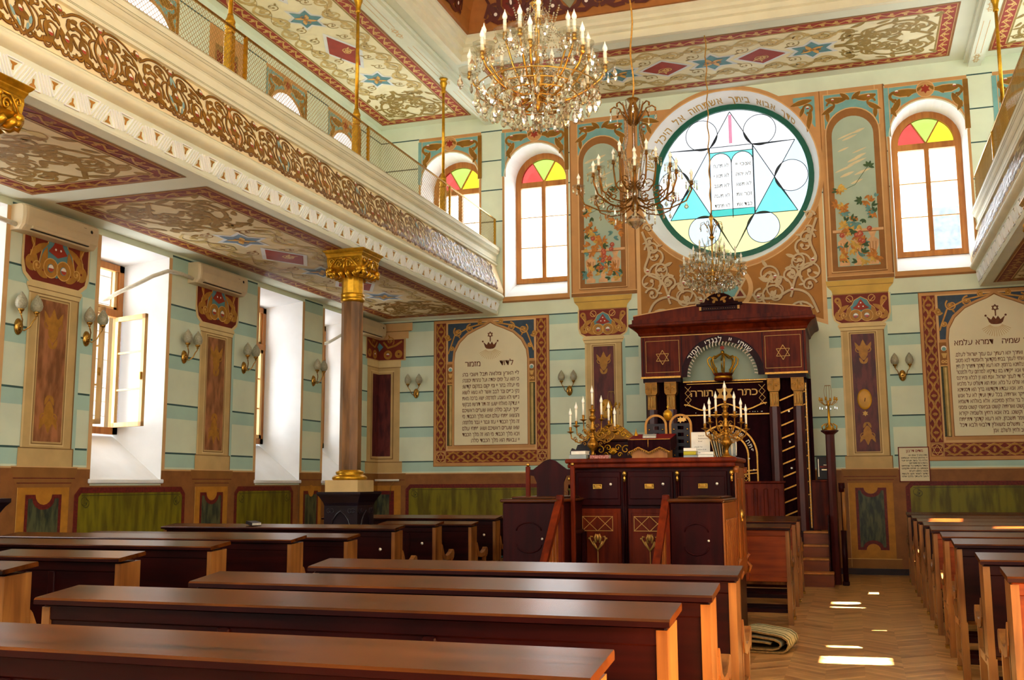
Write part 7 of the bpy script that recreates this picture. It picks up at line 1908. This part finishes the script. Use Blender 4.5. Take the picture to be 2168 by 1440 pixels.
    b.box(c - 0.32, c + 0.32, y, y + 0.12, 4.30, 4.38, 0.006); b.box(c - 0.37, c + 0.37, y - 0.02, y + 0.13, 4.38, 4.42, 0.006)
    sh = [(c - 0.31, 4.42), (c - 0.30, 4.44), (c - 0.24, 4.445), (c - 0.22, 4.50), (c - 0.15, 4.55), (c - 0.08, 4.58), (c, 4.59)]
    b.prism(sh + [(2 * c - p_[0], p_[1]) for p_ in sh[-2::-1]], 'y', y, y + 0.08)
    G_ = b.build('carved_gable', T, off)
    p = P(lambda u, v, h: (c + u, y - h, v), 'inlay_gold'); p.lay(0); p.h = 0.004
    for s in (-1, 1):
        p.T(0, 0, 1, 0, s); p.leaf(0.02, 4.46, 0.8, 0.12, 0.05, -0.3); p.volute(0.06, 4.46, 0.9, 0.03, -1, 0.012, 1.1, lv=False); p.leaf(0.16, 4.48, 0.5, 0.05, 0.03); p.leaf(0.0, 4.52, 1.2, 0.05, 0.03); p.rect(0.29, 4.31, 0.325, 4.37)
        for k in range(7): p.disc(0.03 + k * 0.036, 4.335, 0.005, n=6)
    p.build('gilt_leaves', G_, off)
    # lower beam with glitter edge
    for q0, q1 in ((x0, -2.66), (-1.28, x1)):
        b = B('mahogany'); b.box(q0 + 0.02, q1 - 0.02, AY + 0.03, AY + 0.4, 3.17, 3.25); b.use('gold_thread'); b.box(q0 - 0.01, q1 + 0.01, AY - 0.01, AY + 0.03, 3.235, 3.265); b.build('architrave', T, off)
    # pillars
    for x in (-3.15, -2.83, -1.17, -0.80):
        b = B('pillar_wood'); b.lathe([(0.092, 0.76), (0.092, 2.72)], (x, AY + 0.13, 0), 8, False, rot=pi / 8); L_ = b.build('pillar', T, off)
        b = B('gilt_dark'); b.prism([(x - 0.075, 2.96), (x + 0.075, 2.96), (x + 0.10, 3.0), (x + 0.10, 3.17), (x - 0.10, 3.17), (x - 0.10, 3.0)], 'y', AY + 0.03, AY + 0.23)
        b.use('gold_paint'); y = AY + 0.025
        for s in (-1, 1): b.tube([(x + s * (0.045 + 0.035 * (1 - k / 16) * cos(k * 0.5)), y, 3.06 + 0.035 * (1 - k / 16) * sin(k * 0.5)) for k in range(14)], 0.006, 5)
        b.tube([(x, y, 2.99), (x, y, 3.14)], 0.008, 5); b.box(x - 0.10, x + 0.10, AY + 0.015, AY + 0.24, 3.155, 3.172)
        b.build('capital', L_, off)
        b = B('gilt_dark'); b.box(x - 0.068, x + 0.068, AY + 0.06, AY + 0.2, 2.72, 2.955)
        b.use('gold_light')
        for q in range(3): b.tube([(x - 0.042 + q * 0.042, AY + 0.052, 2.75), (x - 0.042 + q * 0.042, AY + 0.052, 2.93)], 0.011, 6)
        b.build('fluted_neck', L_, off)
    # doors behind the curtain
    # velvet curtains
    yv = AY + 0.30
    def cloth(x0_, x1_, z0_, z1_, y_, nm, m='velvet', folds=10, amp=0.012, par=None):
        N2 = folds * 6; top = [(x0_ + (x1_ - x0_) * k / N2, y_ + amp * sin(2 * pi * folds * k / N2), z1_) for k in range(N2 + 1)]; bot = [(a_, b_, z0_) for a_, b_, _ in top]
        b = B(m); b.loft(top, bot, False, True); return b.build(nm, par or T, off)
    V_ = cloth(-2.72, -1.28, 0.78, 3.2, yv, 'curtain', folds=9)
    S1 = cloth(-1.10, -0.80, 0.78, 3.17, yv - 0.03, 'side_curtain', folds=3); S2 = cloth(-3.12, -2.86, 0.78, 3.17, yv - 0.03, 'side_curtain', folds=3); cloth(-0.80, -0.60, 0.78, 3.17, yv - 0.0, 'side_curtain', folds=2)
    p = P(lambda u, v, h: (u, yv - 0.06 - h, v), 'gold_thread'); p.lay(0)
    for k in range(10):
        z = 0.98 + k * 0.205; p.ribbon([(-1.10, z), (-0.83, z + 0.11)], 0.022); p.ribbon([(-0.80, z + 0.10), (-0.70, z + 0.14)], 0.018)
    p.lay(1, 'gold_thread').ribbon([(-0.685, 0.8), (-0.685, 3.1)], 0.022); p.lay(2, 'silver_spark')
    for k in range(40): p.disc(-0.685, 0.82 + k * 0.057, 0.007, n=5)
    for x, z in ((-0.965, 2.16), (-0.955, 1.74), (-0.96, 2.65)): p.star6(x, z, 0.02)
    p.build('gold_braid', S1, off)
    # pelmet with the words, star and lozenges
    yp = yv - 0.05
    def pel(u): 
        t = abs(u - c) / 0.67; return 2.74 + 0.0 * t + 0.05 * cos(t * pi * 2) - 0.01
    N_ = 30; xs = [c - 0.67 + 1.34 * k / N_ for k in range(N_ + 1)]
    b = B('velvet'); b.loft([(x, yp + 0.006 * sin(x * 30), 3.19) for x in xs], [(x, yp + 0.006 * sin(x * 30), pel(x)) for x in xs], False, True); W_ = b.build('pelmet', T, off)
    p = P(lambda u, v, h: (u, yp - 0.012 - h, v), 'gold_thread'); p.lay(0); p.ribbon([(x, pel(x) + 0.02) for x in xs], 0.02); p.rect(c - 0.68, 3.17, c + 0.68, 3.19); p.rect(c - 0.62, 3.135, c + 0.62, 3.145); p.ribbon([(c - 0.70, 2.62), (c + 0.70, 2.62)], 0.02)
    p.use('gold_bright').star6(c, 2.97, 0.155); p.lay(2, 'red_paint').disc(c, 2.97, 0.02); p.lay(1.5, 'velvet').disc(c, 2.97, 0.045)
    p.lay(1, 'gold_light').text('כתר', c + 0.53, 2.93, 0.17, 0.33); p.text('תורה', c - 0.19, 2.93, 0.17, 0.38)
    for s in (-1, 1):
        x = c + s * 0.60
        for q in range(3):
            z = 3.10 - q * 0.11
            for t in (-1, 1): p.lay(1).ribbon([(x - t * 0.05, z), (x, z - 0.055), (x + t * 0.05, z - 0.11)], 0.008); 
    p.use('silver_spark'); random.seed(2)
    for k in range(24): p.disc(c + random.uniform(-0.66, 0.66), random.choice((2.62, 3.18, 2.66)), 0.006, n=5)
    p.build('embroidery', W_, off)
    # embroidered gate on the main curtain
    p = P(lambda u, v, h: (u, yv - 0.018 - h, v), 'gold_thread'); p.lay(0)
    for r_ in (0.50, 0.36): p.ring(c - 0.02, 1.95, r_ - 0.014, r_ + 0.014, 0, pi, 30); p.ribbon([(c - 0.02 - r_, 1.95), (c - 0.02 - r_, 0.9)], 0.024); p.ribbon([(c - 0.02 + r_, 1.95), (c - 0.02 + r_, 0.9)], 0.024)
    for q in range(5):
        z = 1.66 - q * 0.16
        for t in (-1, 1):
            for s in (-1, 1): x = c - 0.02 + s * 0.31; p.ribbon([(x - t * 0.035, z), (x + t * 0.035, z - 0.08), (x - t * 0.035, z - 0.16)], 0.008)
    for s in (-1, 1): p.ribbon([(c - 0.02 + s * 0.22, 1.62), (c - 0.02 + s * 0.3, 1.70), (c - 0.02 + s * 0.5, 1.72)], 0.02); p.ribbon([(c - 0.02 + s * 0.22, 1.57), (c - 0.02 + s * 0.3, 1.65), (c - 0.02 + s * 0.5, 1.67)], 0.014)
    p.lay(1, 'jewel_white'); a = radians(8)
    for ch in 'פתח שערי':
        g = GLYPH(ch)
        if g is None: a += 0.2; continue
        sz = 0.10; w = g[2] * sz; am = a + w / 2 / 0.43; rot = am - pi / 2; px, py = c - 0.02 + 0.395 * cos(am), 1.95 + 0.395 * sin(am)
        p.add([p.q(px + (q_[0] * sz - w / 2) * cos(rot) - q_[1] * sz * sin(rot), py + (q_[0] * sz - w / 2) * sin(rot) + q_[1] * sz * cos(rot)) for q_ in g[0]], g[1]); a += (w + 0.02) / 0.43
    p.use('silver_spark')
    for x, z in ((-1.55, 1.72), (-1.57, 1.5), (-1.56, 1.2), (-1.62, 1.9), (-1.6, 1.35)): p.disc(x, z, 0.014, n=6)
    p.build('embroidery', V_, off)
    # low doors at the foot
    b = B('mahogany_red'); b.box(-1.75, -1.05, AY - 0.35, AY - 0.30, 0.76, 1.50, 0.01); b.box(-1.80, -1.02, AY - 0.37, AY - 0.28, 1.50, 1.535, 0.01); 
    for x in (-1.68, -1.52, -1.36, -1.2): b.box(x, x + 0.07, AY - 0.365, AY - 0.34, 0.85, 1.42, 0.012)
    b.build('low_gate', T, off)
    b = B('mahogany'); b.box(-3.36, -0.80, AY - 0.42, AY + 0.16, 0, 0.755); b.build('landing', T, off)
    return T
ark()
def ark_steps():
    T = thing('ark_steps', 'four wooden steps climbing to the ark from the right aisle', 'steps', (-0.55, 16.0, 0)); off = (-0.55, 16.0, 0)
    hs = [0.205, 0.39, 0.575, 0.765]
    for k in range(4):
        b = B('step_wood'); y0 = 16.0 + k * 0.24 + (0.02 if k else 0); x0, x1 = -0.80, (-0.36 if k == 0 else -0.425)
        b.box(x0, x1, y0 + 0.02, 16.0 + 1.2, 0 if k == 0 else hs[k - 1] + 0.001, hs[k] - 0.03); S_ = b.build('riser', T, off)
        b = B('pine'); b.box(x0, x1 + 0.005, y0, y0 + 0.27, hs[k] - 0.03, hs[k], 0.006); b.build('tread', S_, off)
    b = B('mahogany'); b.box(-0.42, -0.405, 16.26, 17.2, 0, 1.02); b.build('stringer', T, off)
    b = B('mahogany_red'); b.box(-0.78, -0.40, 17.22, 17.27, 0.77, 1.52); b.box(-0.80, -0.39, 17.2, 17.29, 1.52, 1.55, 0.006); b.build('side_door', T, off)
    return T
ark_steps()
def stair_post():
    T = thing('handrail_post', 'short bent handrail post with pale rail, right of the ark steps', 'handrail', (-0.20, 16.36, 0))
    b = B('mahogany'); b.tube([(0, 0, 0), (0, 0, 0.80)], 0.04, 8); b.tube([(0, 0, 0.80), (0, 0, 1.36), (0, 0, 1.37), (0, 0, 1.50)], [0.018, 0.018, 0.045, 0.045], 8); b.box(-0.05, 0.05, -0.05, 0.05, 0, 0.06, 0.01); b.build('post', T)
    b = B('pew_end'); b.tube([(0.02, 0, 0.80), (0.02, 0, 1.42)], 0.032, 8); b.build('rail', T)
stair_post()
def candle_stand(x, y, label, tall=2.28):
    T = thing('candle_stand', label, 'candle stand', (x, y, 0), group='crystal candle stands beside the ark')
    b = B('pillar_wood'); b.lathe([(0.075, 0), (0.075, 0.06), (0.07, 0.10), (0.07, 0.14), (0.066, tall - 0.05), (0.09, tall - 0.03), (0.13, tall), (0.13, tall + 0.015)], n=8, sm=False); b.build('pole', T)
    b = B('gilt'); b.lathe([(0.10, tall + 0.015), (0.08, tall + 0.04), (0.03, tall + 0.07), (0.018, tall + 0.10), (0.02, tall + 0.2), (0.012, tall + 0.38), (0.03, tall + 0.40), (0.012, tall + 0.43), (0.02, tall + 0.47)], n=10)
    for k in range(6):
        a = k * pi / 3; b.tube([(0.1 * cos(a), 0.1 * sin(a), tall + 0.02), (0.11 * cos(a), 0.11 * sin(a), tall + 0.08), (0.05 * cos(a), 0.05 * sin(a), tall + 0.12)], 0.010, 5)
    b.build('gilt_foot', T)
    for k in range(6):
        a = k * pi / 3 + 0.3; ca, sa = cos(a), sin(a); b = B('gilt'); z = tall + 0.42
        b.tube([(0, 0, z), (0.06 * ca, 0.06 * sa, z - 0.02), (0.11 * ca, 0.11 * sa, z + 0.02), (0.13 * ca, 0.13 * sa, z + 0.06)], 0.006, 5); b.lathe([(0.01, 0.05), (0.022, 0.06), (0.012, 0.075), (0.012, 0.10)], (0.13 * ca, 0.13 * sa, z), 8)
        A = b.build('arm', T)
        b = B('crystal'); b.lathe([(0.002, -0.10), (0.009, -0.08), (0.006, -0.05), (0.001, -0.03)], (0.13 * ca, 0.13 * sa, z), 6, False); b.lathe([(0.002, -0.02), (0.007, 0.0), (0.002, 0.03)], (0.13 * ca, 0.13 * sa, z + 0.02), 6, False); b.build('crystal_drop', A)
    b = B('wire_brass')
    for k in range(4):
        a = k * pi / 2 + 0.4; b.tube([(0.05 * cos(a), 0.05 * sin(a), tall + 0.46), (0.06 * cos(a), 0.06 * sin(a), tall + 0.62), (0.045 * cos(a), 0.045 * sin(a), tall + 0.70)], 0.003, 4)
    b.tube([(0.045 * cos(t), 0.045 * sin(t), tall + 0.70) for t in [k * pi / 5 for k in range(11)]], 0.003, 4); b.build('wire_crown', T)
    return T
candle_stand(-0.335, 16.5, 'octagonal wooden candle stand with crystal arms, right of the ark')
candle_stand(-3.72, 16.5, 'octagonal wooden candle stand with crystal arms, left of the ark behind the candelabrum', 2.30)
def oval_plate(x, z, star, label):
    T = thing('oval_plaque', label, 'plaque', (x, YE - 0.012, z), group='oval brass plaques')
    b = B('gold_bright'); b.lathe([(0.118, 0), (0.115, 0.012), (0.09, 0.018), (0.02, 0.02)], n=28); b.v = [(p_[0], -p_[2], p_[1] * 1.5) for p_ in b.v]; b.build('plate', T)
    b = B('iron_black'); b.tube([(0.0, -0.022, -0.04), (0.012, -0.022, 0.02)], 0.006, 5); b.build('latch', T)
    if star:
        p = P(lambda u, v, h: (u, -0.012 - h, v), 'gold_light'); p.star6(0, -0.24, 0.05); p.build('star', T)
oval_plate(0.215, 2.895, True, 'oval brass plaque with a small star below, on the right pilaster')
oval_plate(-4.24, 2.86, False, 'oval brass plaque on the pilaster left of the ark, behind the candelabrum')
def framed(name, x0, x1, z0, z1, y, label, lines, title, bg='parchment', fr='deep_red', tilt=0.0):
    w, h = x1 - x0, z1 - z0
    T = thing(name, label, 'framed text', ((x0 + x1) / 2, y, z0)); T.rotation_euler = (tilt, 0, 0)
    b = B(fr)
    for a_, c_, e_, g_ in ((-w / 2, w / 2, 0, 0.015), (-w / 2, w / 2, h - 0.015, h), (-w / 2, -w / 2 + 0.015, 0, h), (w / 2 - 0.015, w / 2, 0, h)): b.box(a_, c_, -0.02, 0, e_, g_)
    b.build('frame', T)
    b = B(bg); b.box(-w / 2 + 0.01, w / 2 - 0.01, -0.012, -0.004, 0.01, h - 0.01); S_ = b.build('sheet', T)
    p = P(lambda u, v, hh: (u, -0.012 - hh, v), 'ink_black'); p.h = 0.002
    if title: p.use('ink_red').text(title, w * 0.3, h * 0.85, w * 0.13, w * 0.55); p.use('ink_black')
    for k, t in enumerate(lines): p.text(t, w * 0.43, h * 0.74 - k * h * 0.075, w * 0.075, w * 0.84 if k % 3 else w * 0.6)
    p.build('lettering', S_)
framed('framed_prayer', 0.695, 1.175, 1.51, 2.085, YE - 0.01, 'small framed Hebrew prayer with red heading hanging below the right prayer panel', ['מודים אנחנו לך שאתה הוא', 'יי אלהינו ואלהי אבותינו', 'אלהי כל בשר יוצרנו יוצר', 'בראשית ברכות והודאות לשמך', 'הגדול והקדוש על שהחייתנו', 'וקימתנו כן תחיינו ותקימנו', 'ותאסוף גליותינו לחצרות', 'קדשך לשמור חקיך ולעשות', 'רצונך ולעבדך בלבב שלם'], 'מודים דרבנן')
b = B('iron_black'); b.box(-0.575, -0.375, 17.3, 17.32, 1.555, 1.92, 0.006); b.use('silver_spark'); b.box(-0.553, -0.54, 17.292, 17.3, 1.6, 1.88); b.box(-0.50, -0.40, 17.292, 17.3, 1.70, 1.72); b.box(-0.47, -0.42, 17.292, 17.3, 1.78, 1.79); b.use('deep_red'); b.box(-0.53, -0.40, 17.294, 17.3, 1.74, 1.77)
tag(b.build('small_dark_picture'), 'small dark framed picture standing beside the ark behind the candle stand', 'picture')
# white heater tube on the corner
T_ = thing('wall_heater_tube', 'thin white tube fitting on brackets low in the far left corner', 'wall fitting', (-8.55, 18.2, 1.60))
b = B('paper_white'); b.tube([(-0.22, 0, 0), (0.24, 0.1, 0)], 0.02, 8); b.build('tube', T_)
b = B('wire_brass'); b.tube([(0.16, 0.08, 0), (0.06, 0.1, -0.12), (0.04, 0.15, -0.4)], 0.006, 5); b.build('cable', T_)
# ================================================================ crystal chandeliers
def drop(b, x, y, z, s=1.0, n=6):
    """one cut drop hanging below (x, y, z)"""
    b.lathe([(0.0015, 0), (0.006 * s, -0.008 * s), (0.0015, -0.016 * s), (0.008 * s, -0.028 * s), (0.019 * s, -0.052 * s), (0.020 * s, -0.062 * s), (0.012 * s, -0.078 * s), (0.002, -0.086 * s)][::-1], (x, y, z), n, False, sy=0.55)
_dm = {}
def put_drop(T, x, y, z, s, rz, kind='pear'):
    k = (round(s, 2), kind)
    if k not in _dm:
        b = B('crystal')
        if kind == 'pear': drop(b, 0, 0, 0, s)
        elif kind == 'spear': b.lathe([(0.001, -0.11 * s), (0.010 * s, -0.09 * s), (0.007 * s, -0.04 * s), (0.001, -0.03 * s), (0.007 * s, -0.015 * s), (0.001, 0)], n=4, sm=False)
        o = b.build('crystal_drop', T); _dm[k] = o.data
    else:
        o = bpy.data.objects.new('crystal_drop', _dm[k]); COL.objects.link(o); o.parent = T
    o.location = (x, y, z); o.rotation_euler = (0, 0, rz)
    return o
def beads(b, pts, r=0.007, step=0.018):
    """a string of cut beads along a polyline"""
    for p0, p1 in zip(pts, pts[1:]):
        p0, p1 = Vector(p0), Vector(p1); n = max(1, int((p1 - p0).length / step))
        for k in range(n):
            c = p0.lerp(p1, k / n); b.lathe([(0.0012, -r), (r, 0), (0.0012, r)], c, 4, False)
def garland(b, a, c, sag, **k):
    a, c = Vector(a), Vector(c); beads(b, [a.lerp(c, t / 6) - Vector((0, 0, sag * 4 * (t / 6) * (1 - t / 6))) for t in range(7)], **k)
def chandelier_rich(loc, ztop, label, scale=1.0, rz0=0.0, cryst_seed=1, plume=True):
    """wide two-tier chandelier smothered in pear drops"""
    T = thing('chandelier', label, 'chandelier', loc, rz0); T.scale = (scale,) * 3; random.seed(cryst_seed)
    b = B('brass'); b.lathe([(0.004, -0.10), (0.02, -0.08), (0.032, -0.04), (0.03, 0.0), (0.05, 0.03), (0.035, 0.06), (0.045, 0.10), (0.06, 0.16), (0.05, 0.19), (0.022, 0.21), (0.015, 0.3), (0.014, 0.62), (0.03, 0.66), (0.05, 0.68), (0.02, 0.70), (0.02, 0.95), (0.04, 1.0), (0.012, 1.05)], n=14); b.build('stem', T)
    b = B('gold_thread'); b.tube([(0.012 * sin(k * 1.3), 0.012 * cos(k * 1.3), 1.05 + (ztop / scale - 1.05) * k / 40) for k in range(41)], 0.009, 6); b.build('chain', T)
    nd = 0
    strings = B('crystal')
    tiers = [(8, 0.47, 0.18, 0.0, 0.0), (6, 0.37, 0.31, 0.06, 0.3), (4, 0.22, 0.44, 0.12, 0.1)]
    prev = None
    for ti, (n, R, zc, z0, ph) in enumerate(tiers):
        cups = []
        for k in range(n):
            a = 2 * pi * (k + ph) / n; ca, sa = cos(a), sin(a)
            b = B('brass'); pts = [(0.03, z0), (R * 0.25, z0 - 0.05), (R * 0.5, z0 - 0.02), (R * 0.75, (z0 + zc) / 2 - 0.05), (R * 0.93, zc - 0.07), (R, zc)]
            b.tube([(r * ca, r * sa, z) for r, z in pts], 0.0085, 6)
            b.lathe([(0.008, -0.03), (0.02, -0.012), (0.012, 0.0), (0.016, 0.01), (0.015, 0.03)], (R * ca, R * sa, zc), 8)
            A = b.build('arm', T)
            g = B('dish_glass'); g.lathe([(0.01, -0.01), (0.05, 0.0), (0.072, 0.022), (0.078, 0.045), (0.073, 0.047), (0.05, 0.012)], (R * ca, R * sa, zc), 12, flute=0.08); g.build('glass_dish', A)
            w_ = B('candle_white'); f_ = B('bulb_glass'); candle_on(w_, f_, R * ca, R * sa, zc + 0.02, 0.10, 0.0125); w_.build('candle', A); f_.build('flame_bulb', A)
            cups.append((R * ca, R * sa, zc))
            for j in range(6):
                aj = j * 2 * pi / 6 + random.random(); put_drop(T, R * ca + 0.068 * cos(aj), R * sa + 0.068 * sin(aj), zc + 0.015 - random.random() * 0.03, random.choice((0.9, 1.0, 1.1)), aj); nd += 1
            for rr, zz, s_ in ((0.72, (z0 + zc) / 2 - 0.08, 0.9), (0.45, z0 - 0.03, 1.3), (0.58, z0 + 0.02, 1.1)):
                put_drop(T, R * rr * ca, R * rr * sa, zz, s_, a); nd += 1
        for k in range(n):
            garland(strings, cups[k], cups[(k + 1) % n], 0.09); 
            if ti < 2: garland(strings, cups[k], (0.05 * cos(k), 0.05 * sin(k), 0.66), 0.10, r=0.006)
    for R, z, n, s_ in ((0.42, 0.04, 24, 1.3), (0.36, 0.0, 12, 1.4), (0.29, -0.03, 18, 1.45), (0.20, -0.06, 13, 1.5), (0.10, -0.08, 7, 1.5)):
        b = B('brass'); b.tube([(R * cos(t), R * sin(t), z + 0.01) for t in [k * pi / 12 for k in range(25)]], 0.005, 5); b.build('hoop', T)
        for k in range(n): a = 2 * pi * k / n + R * 9; put_drop(T, R * cos(a), R * sin(a), z, s_, a)
    b = B('crystal'); b.ball((0, 0, -0.16), 0.035, 10, 8); b.lathe([(0.002, -0.13), (0.008, -0.115), (0.002, -0.10)], n=6, sm=False); b.build('crystal_ball', T)
    for k in range(8):
        a = 2 * pi * k / 8
        pts = [(0.02, 0.70), (0.06, 0.84), (0.12, 0.92), (0.17, 0.90), (0.18, 0.86)]
        if plume:
            b = B('brass'); b.tube([(r * cos(a), r * sin(a), z) for r, z in pts], 0.005, 5); b.build('plume_arm', T); put_drop(T, 0.18 * cos(a), 0.18 * sin(a), 0.86, 0.8, a)
        beads(strings, [(0.16 * cos(a), 0.16 * sin(a), 0.66), (0.12 * cos(a), 0.12 * sin(a), 0.52), (0.05 * cos(a), 0.05 * sin(a), 0.30)], 0.008)
    for k in range(26):
        a = k * 2.4; r0 = 0.07 + 0.012 * (k % 5); garland(strings, (r0 * cos(a), r0 * sin(a), 0.16 + 0.02 * (k % 7)), ((r0 + 0.16) * cos(a + 0.7), (r0 + 0.16) * sin(a + 0.7), 0.06 + 0.03 * (k % 4)), 0.05, r=0.010, step=0.022)
    strings.build('bead_strings', T, kind='stuff')
    return T
def chandelier_tall(loc, ztop, label, rz0=0.2):
    """slender bronze chandelier with curling arms, long strings and a big faceted ball below"""
    T = thing('chandelier', label, 'chandelier', loc, rz0); random.seed(9); T.scale = (1.12, 1.12, 0.8)
    b = B('gilt_dark'); b.lathe([(0.005, -0.10), (0.03, -0.07), (0.045, -0.03), (0.04, 0.02), (0.02, 0.06), (0.016, 0.5), (0.03, 0.56), (0.015, 0.62), (0.014, 1.05), (0.045, 1.12), (0.05, 1.25), (0.03, 1.33), (0.06, 1.38)], n=12); b.build('stem', T)
    b = B('gold_thread'); b.tube([(0.012 * sin(k * 1.1), 0.012 * cos(k * 1.1), 1.38 + (ztop - 1.38) * k / 40) for k in range(41)], 0.008, 6); b.build('chain', T)
    S = B('crystal')
    for ti, (n, R, zc, z0, ph) in enumerate(((8, 0.50, 0.26, 0.0, 0.0), (6, 0.36, 0.42, 0.10, 0.5), (5, 0.20, 0.60, 0.25, 0.2))):
        for k in range(n):
            a = 2 * pi * (k + ph) / n; ca, sa = cos(a), sin(a)
            b = B('gilt_dark')
            b.tube([(r * ca, r * sa, z) for r, z in ((0.03, z0), (R * 0.3, z0 - 0.07), (R * 0.62, z0 - 0.05), (R * 0.9, z0 + 0.04), (R, zc - 0.08), (R * 0.985, zc))], 0.0085, 6)
            cx, cz = R * 0.62, z0 + 0.06
            b.tube([((cx + 0.06 * (1 - j / 18) * cos(j * 0.5 - 1.6)) * ca, (cx + 0.06 * (1 - j / 18) * cos(j * 0.5 - 1.6)) * sa, cz + 0.06 * (1 - j / 18) * sin(j * 0.5 - 1.6)) for j in range(16)], 0.006, 5)
            cx, cz = R * 0.3, z0 - 0.0
            b.tube([((cx + 0.05 * (1 - j / 18) * cos(j * 0.5 + 1.6)) * ca, (cx + 0.05 * (1 - j / 18) * cos(j * 0.5 + 1.6)) * sa, cz + 0.05 * (1 - j / 18) * sin(j * 0.5 + 1.6)) for j in range(16)], 0.006, 5)
            b.lathe([(0.008, -0.03), (0.02, -0.01), (0.012, 0.0), (0.015, 0.012), (0.014, 0.03)], (R * ca, R * sa, zc), 8)
            A = b.build('arm', T)
            g = B('dish_glass'); g.lathe([(0.01, 0.0), (0.045, 0.006), (0.058, 0.018), (0.054, 0.02)], (R * ca, R * sa, zc), 12, flute=0.06); g.build('glass_dish', A)
            w_ = B('candle_white'); f_ = B('bulb_glass'); candle_on(w_, f_, R * ca, R * sa, zc + 0.02, 0.085, 0.0115); w_.build('candle', A); f_.build('flame_bulb', A)
            for j in range(4): aj = j * pi / 2 + 0.4; put_drop(T, R * ca + 0.052 * cos(aj), R * sa + 0.052 * sin(aj), zc + 0.01, 0.9, aj, 'spear')
            put_drop(T, R * 0.9 * ca, R * 0.9 * sa, z0 + 0.02, 1.0, a); put_drop(T, R * 0.5 * ca, R * 0.5 * sa, z0 - 0.07, 1.1, a, 'spear')
    for k in range(8):
        a = 2 * pi * k / 8; ca, sa = cos(a), sin(a)
        beads(S, [(0.08 * ca, 0.08 * sa, 1.18), (0.075 * ca, 0.075 * sa, 0.9), (0.11 * ca, 0.11 * sa, 0.7), (0.06 * ca, 0.06 * sa, 0.35), (0.04 * ca, 0.04 * sa, 0.1)], 0.0085)
        b = B('gilt_dark'); b.tube([(r * ca, r * sa, z) for r, z in ((0.03, 1.05), (0.09, 1.16), (0.12, 1.26), (0.17, 1.29), (0.20, 1.26), (0.20, 1.22))], 0.009, 6); b.build('plume_arm', T); put_drop(T, 0.20 * ca, 0.20 * sa, 1.21, 1.0, a, 'spear')
        beads(S, [(0.09 * ca, 0.09 * sa, 1.34), (0.06 * ca, 0.06 * sa, 1.1)], 0.009)
        put_drop(T, 0.12 * ca, 0.12 * sa, -0.08, 1.1, a, 'spear')
    S.build('bead_strings', T, kind='stuff')
    b = B('crystal'); b.lathe([(0.006, -0.30), (0.035, -0.27), (0.068, -0.22), (0.075, -0.19), (0.055, -0.15), (0.035, -0.12), (0.01, -0.09)], n=14, sm=False, flute=0.12); b.build('faceted_ball', T)
    return T
chandelier_rich((-1.95, 6.52, 4.14), ZC + 1.4 - 4.14, 'largest-looking crystal chandelier, nearest the viewer, full of pear drops and candles', 1.0, 0.2, 1)
chandelier_tall((-1.95, 9.89, 4.25), (ZC + 1.4 - 4.25) / 0.8, 'slender bronze chandelier with curling arms and large faceted ball, middle of three')
chandelier_rich((-1.95, 15.98, 4.64), ZC + 0.2 - 4.64, 'smallest-looking sparkling crystal chandelier hanging in front of the ark gable', 1.0, 0.5, 5)

# ---------------------------------------------------------------- outside the windows
def house(x0, x1, y, z1, label, brick=False):
    T = thing('house_opposite', label, 'building', ((x0 + x1) / 2, y, 0), group='houses outside')
    off = ((x0 + x1) / 2, y, 0)
    b = B('far_wall'); b.box(x0, x1, y, y + 3, 0, z1); b.use('far_wall'); b.box(x0 - 0.3, x1 + 0.3, y - 0.4, y + 3, z1, z1 + 0.3); b.build('wall', T, off)
    n = int((x1 - x0) / 2.6)
    for f in range(3):
        for k in range(n):
            b = B('far_window'); x = x0 + 1.0 + k * 2.6; z = 2 + f * 3.2
            if z + 1.6 > z1: continue
            b.box(x, x + 1.1, y - 0.05, y, z, z + 1.6); W_ = b.build('window', T, off)
house(-22, -9.2, 36, 10.6, 'pale house seen faintly through the left end wall windows')
house(1.6, 16, 34, 11.0, 'pale house seen faintly through the right end wall window')
T_ = thing('brick_neighbour', 'grey brick house wall glimpsed through the open side window', 'building', (-12.6, 13, 0))
b = B('far_brick')
for k in range(26): b.box(-12.7 - 0.03 * (k % 2), -12.6 + 0.0 + 0.04 * (k % 2), 12.9 + 0.08 * (k % 2), 18, k * 0.25, k * 0.25 + 0.24)
b.build('brick_wall', T_, (-12.6, 13, 0))
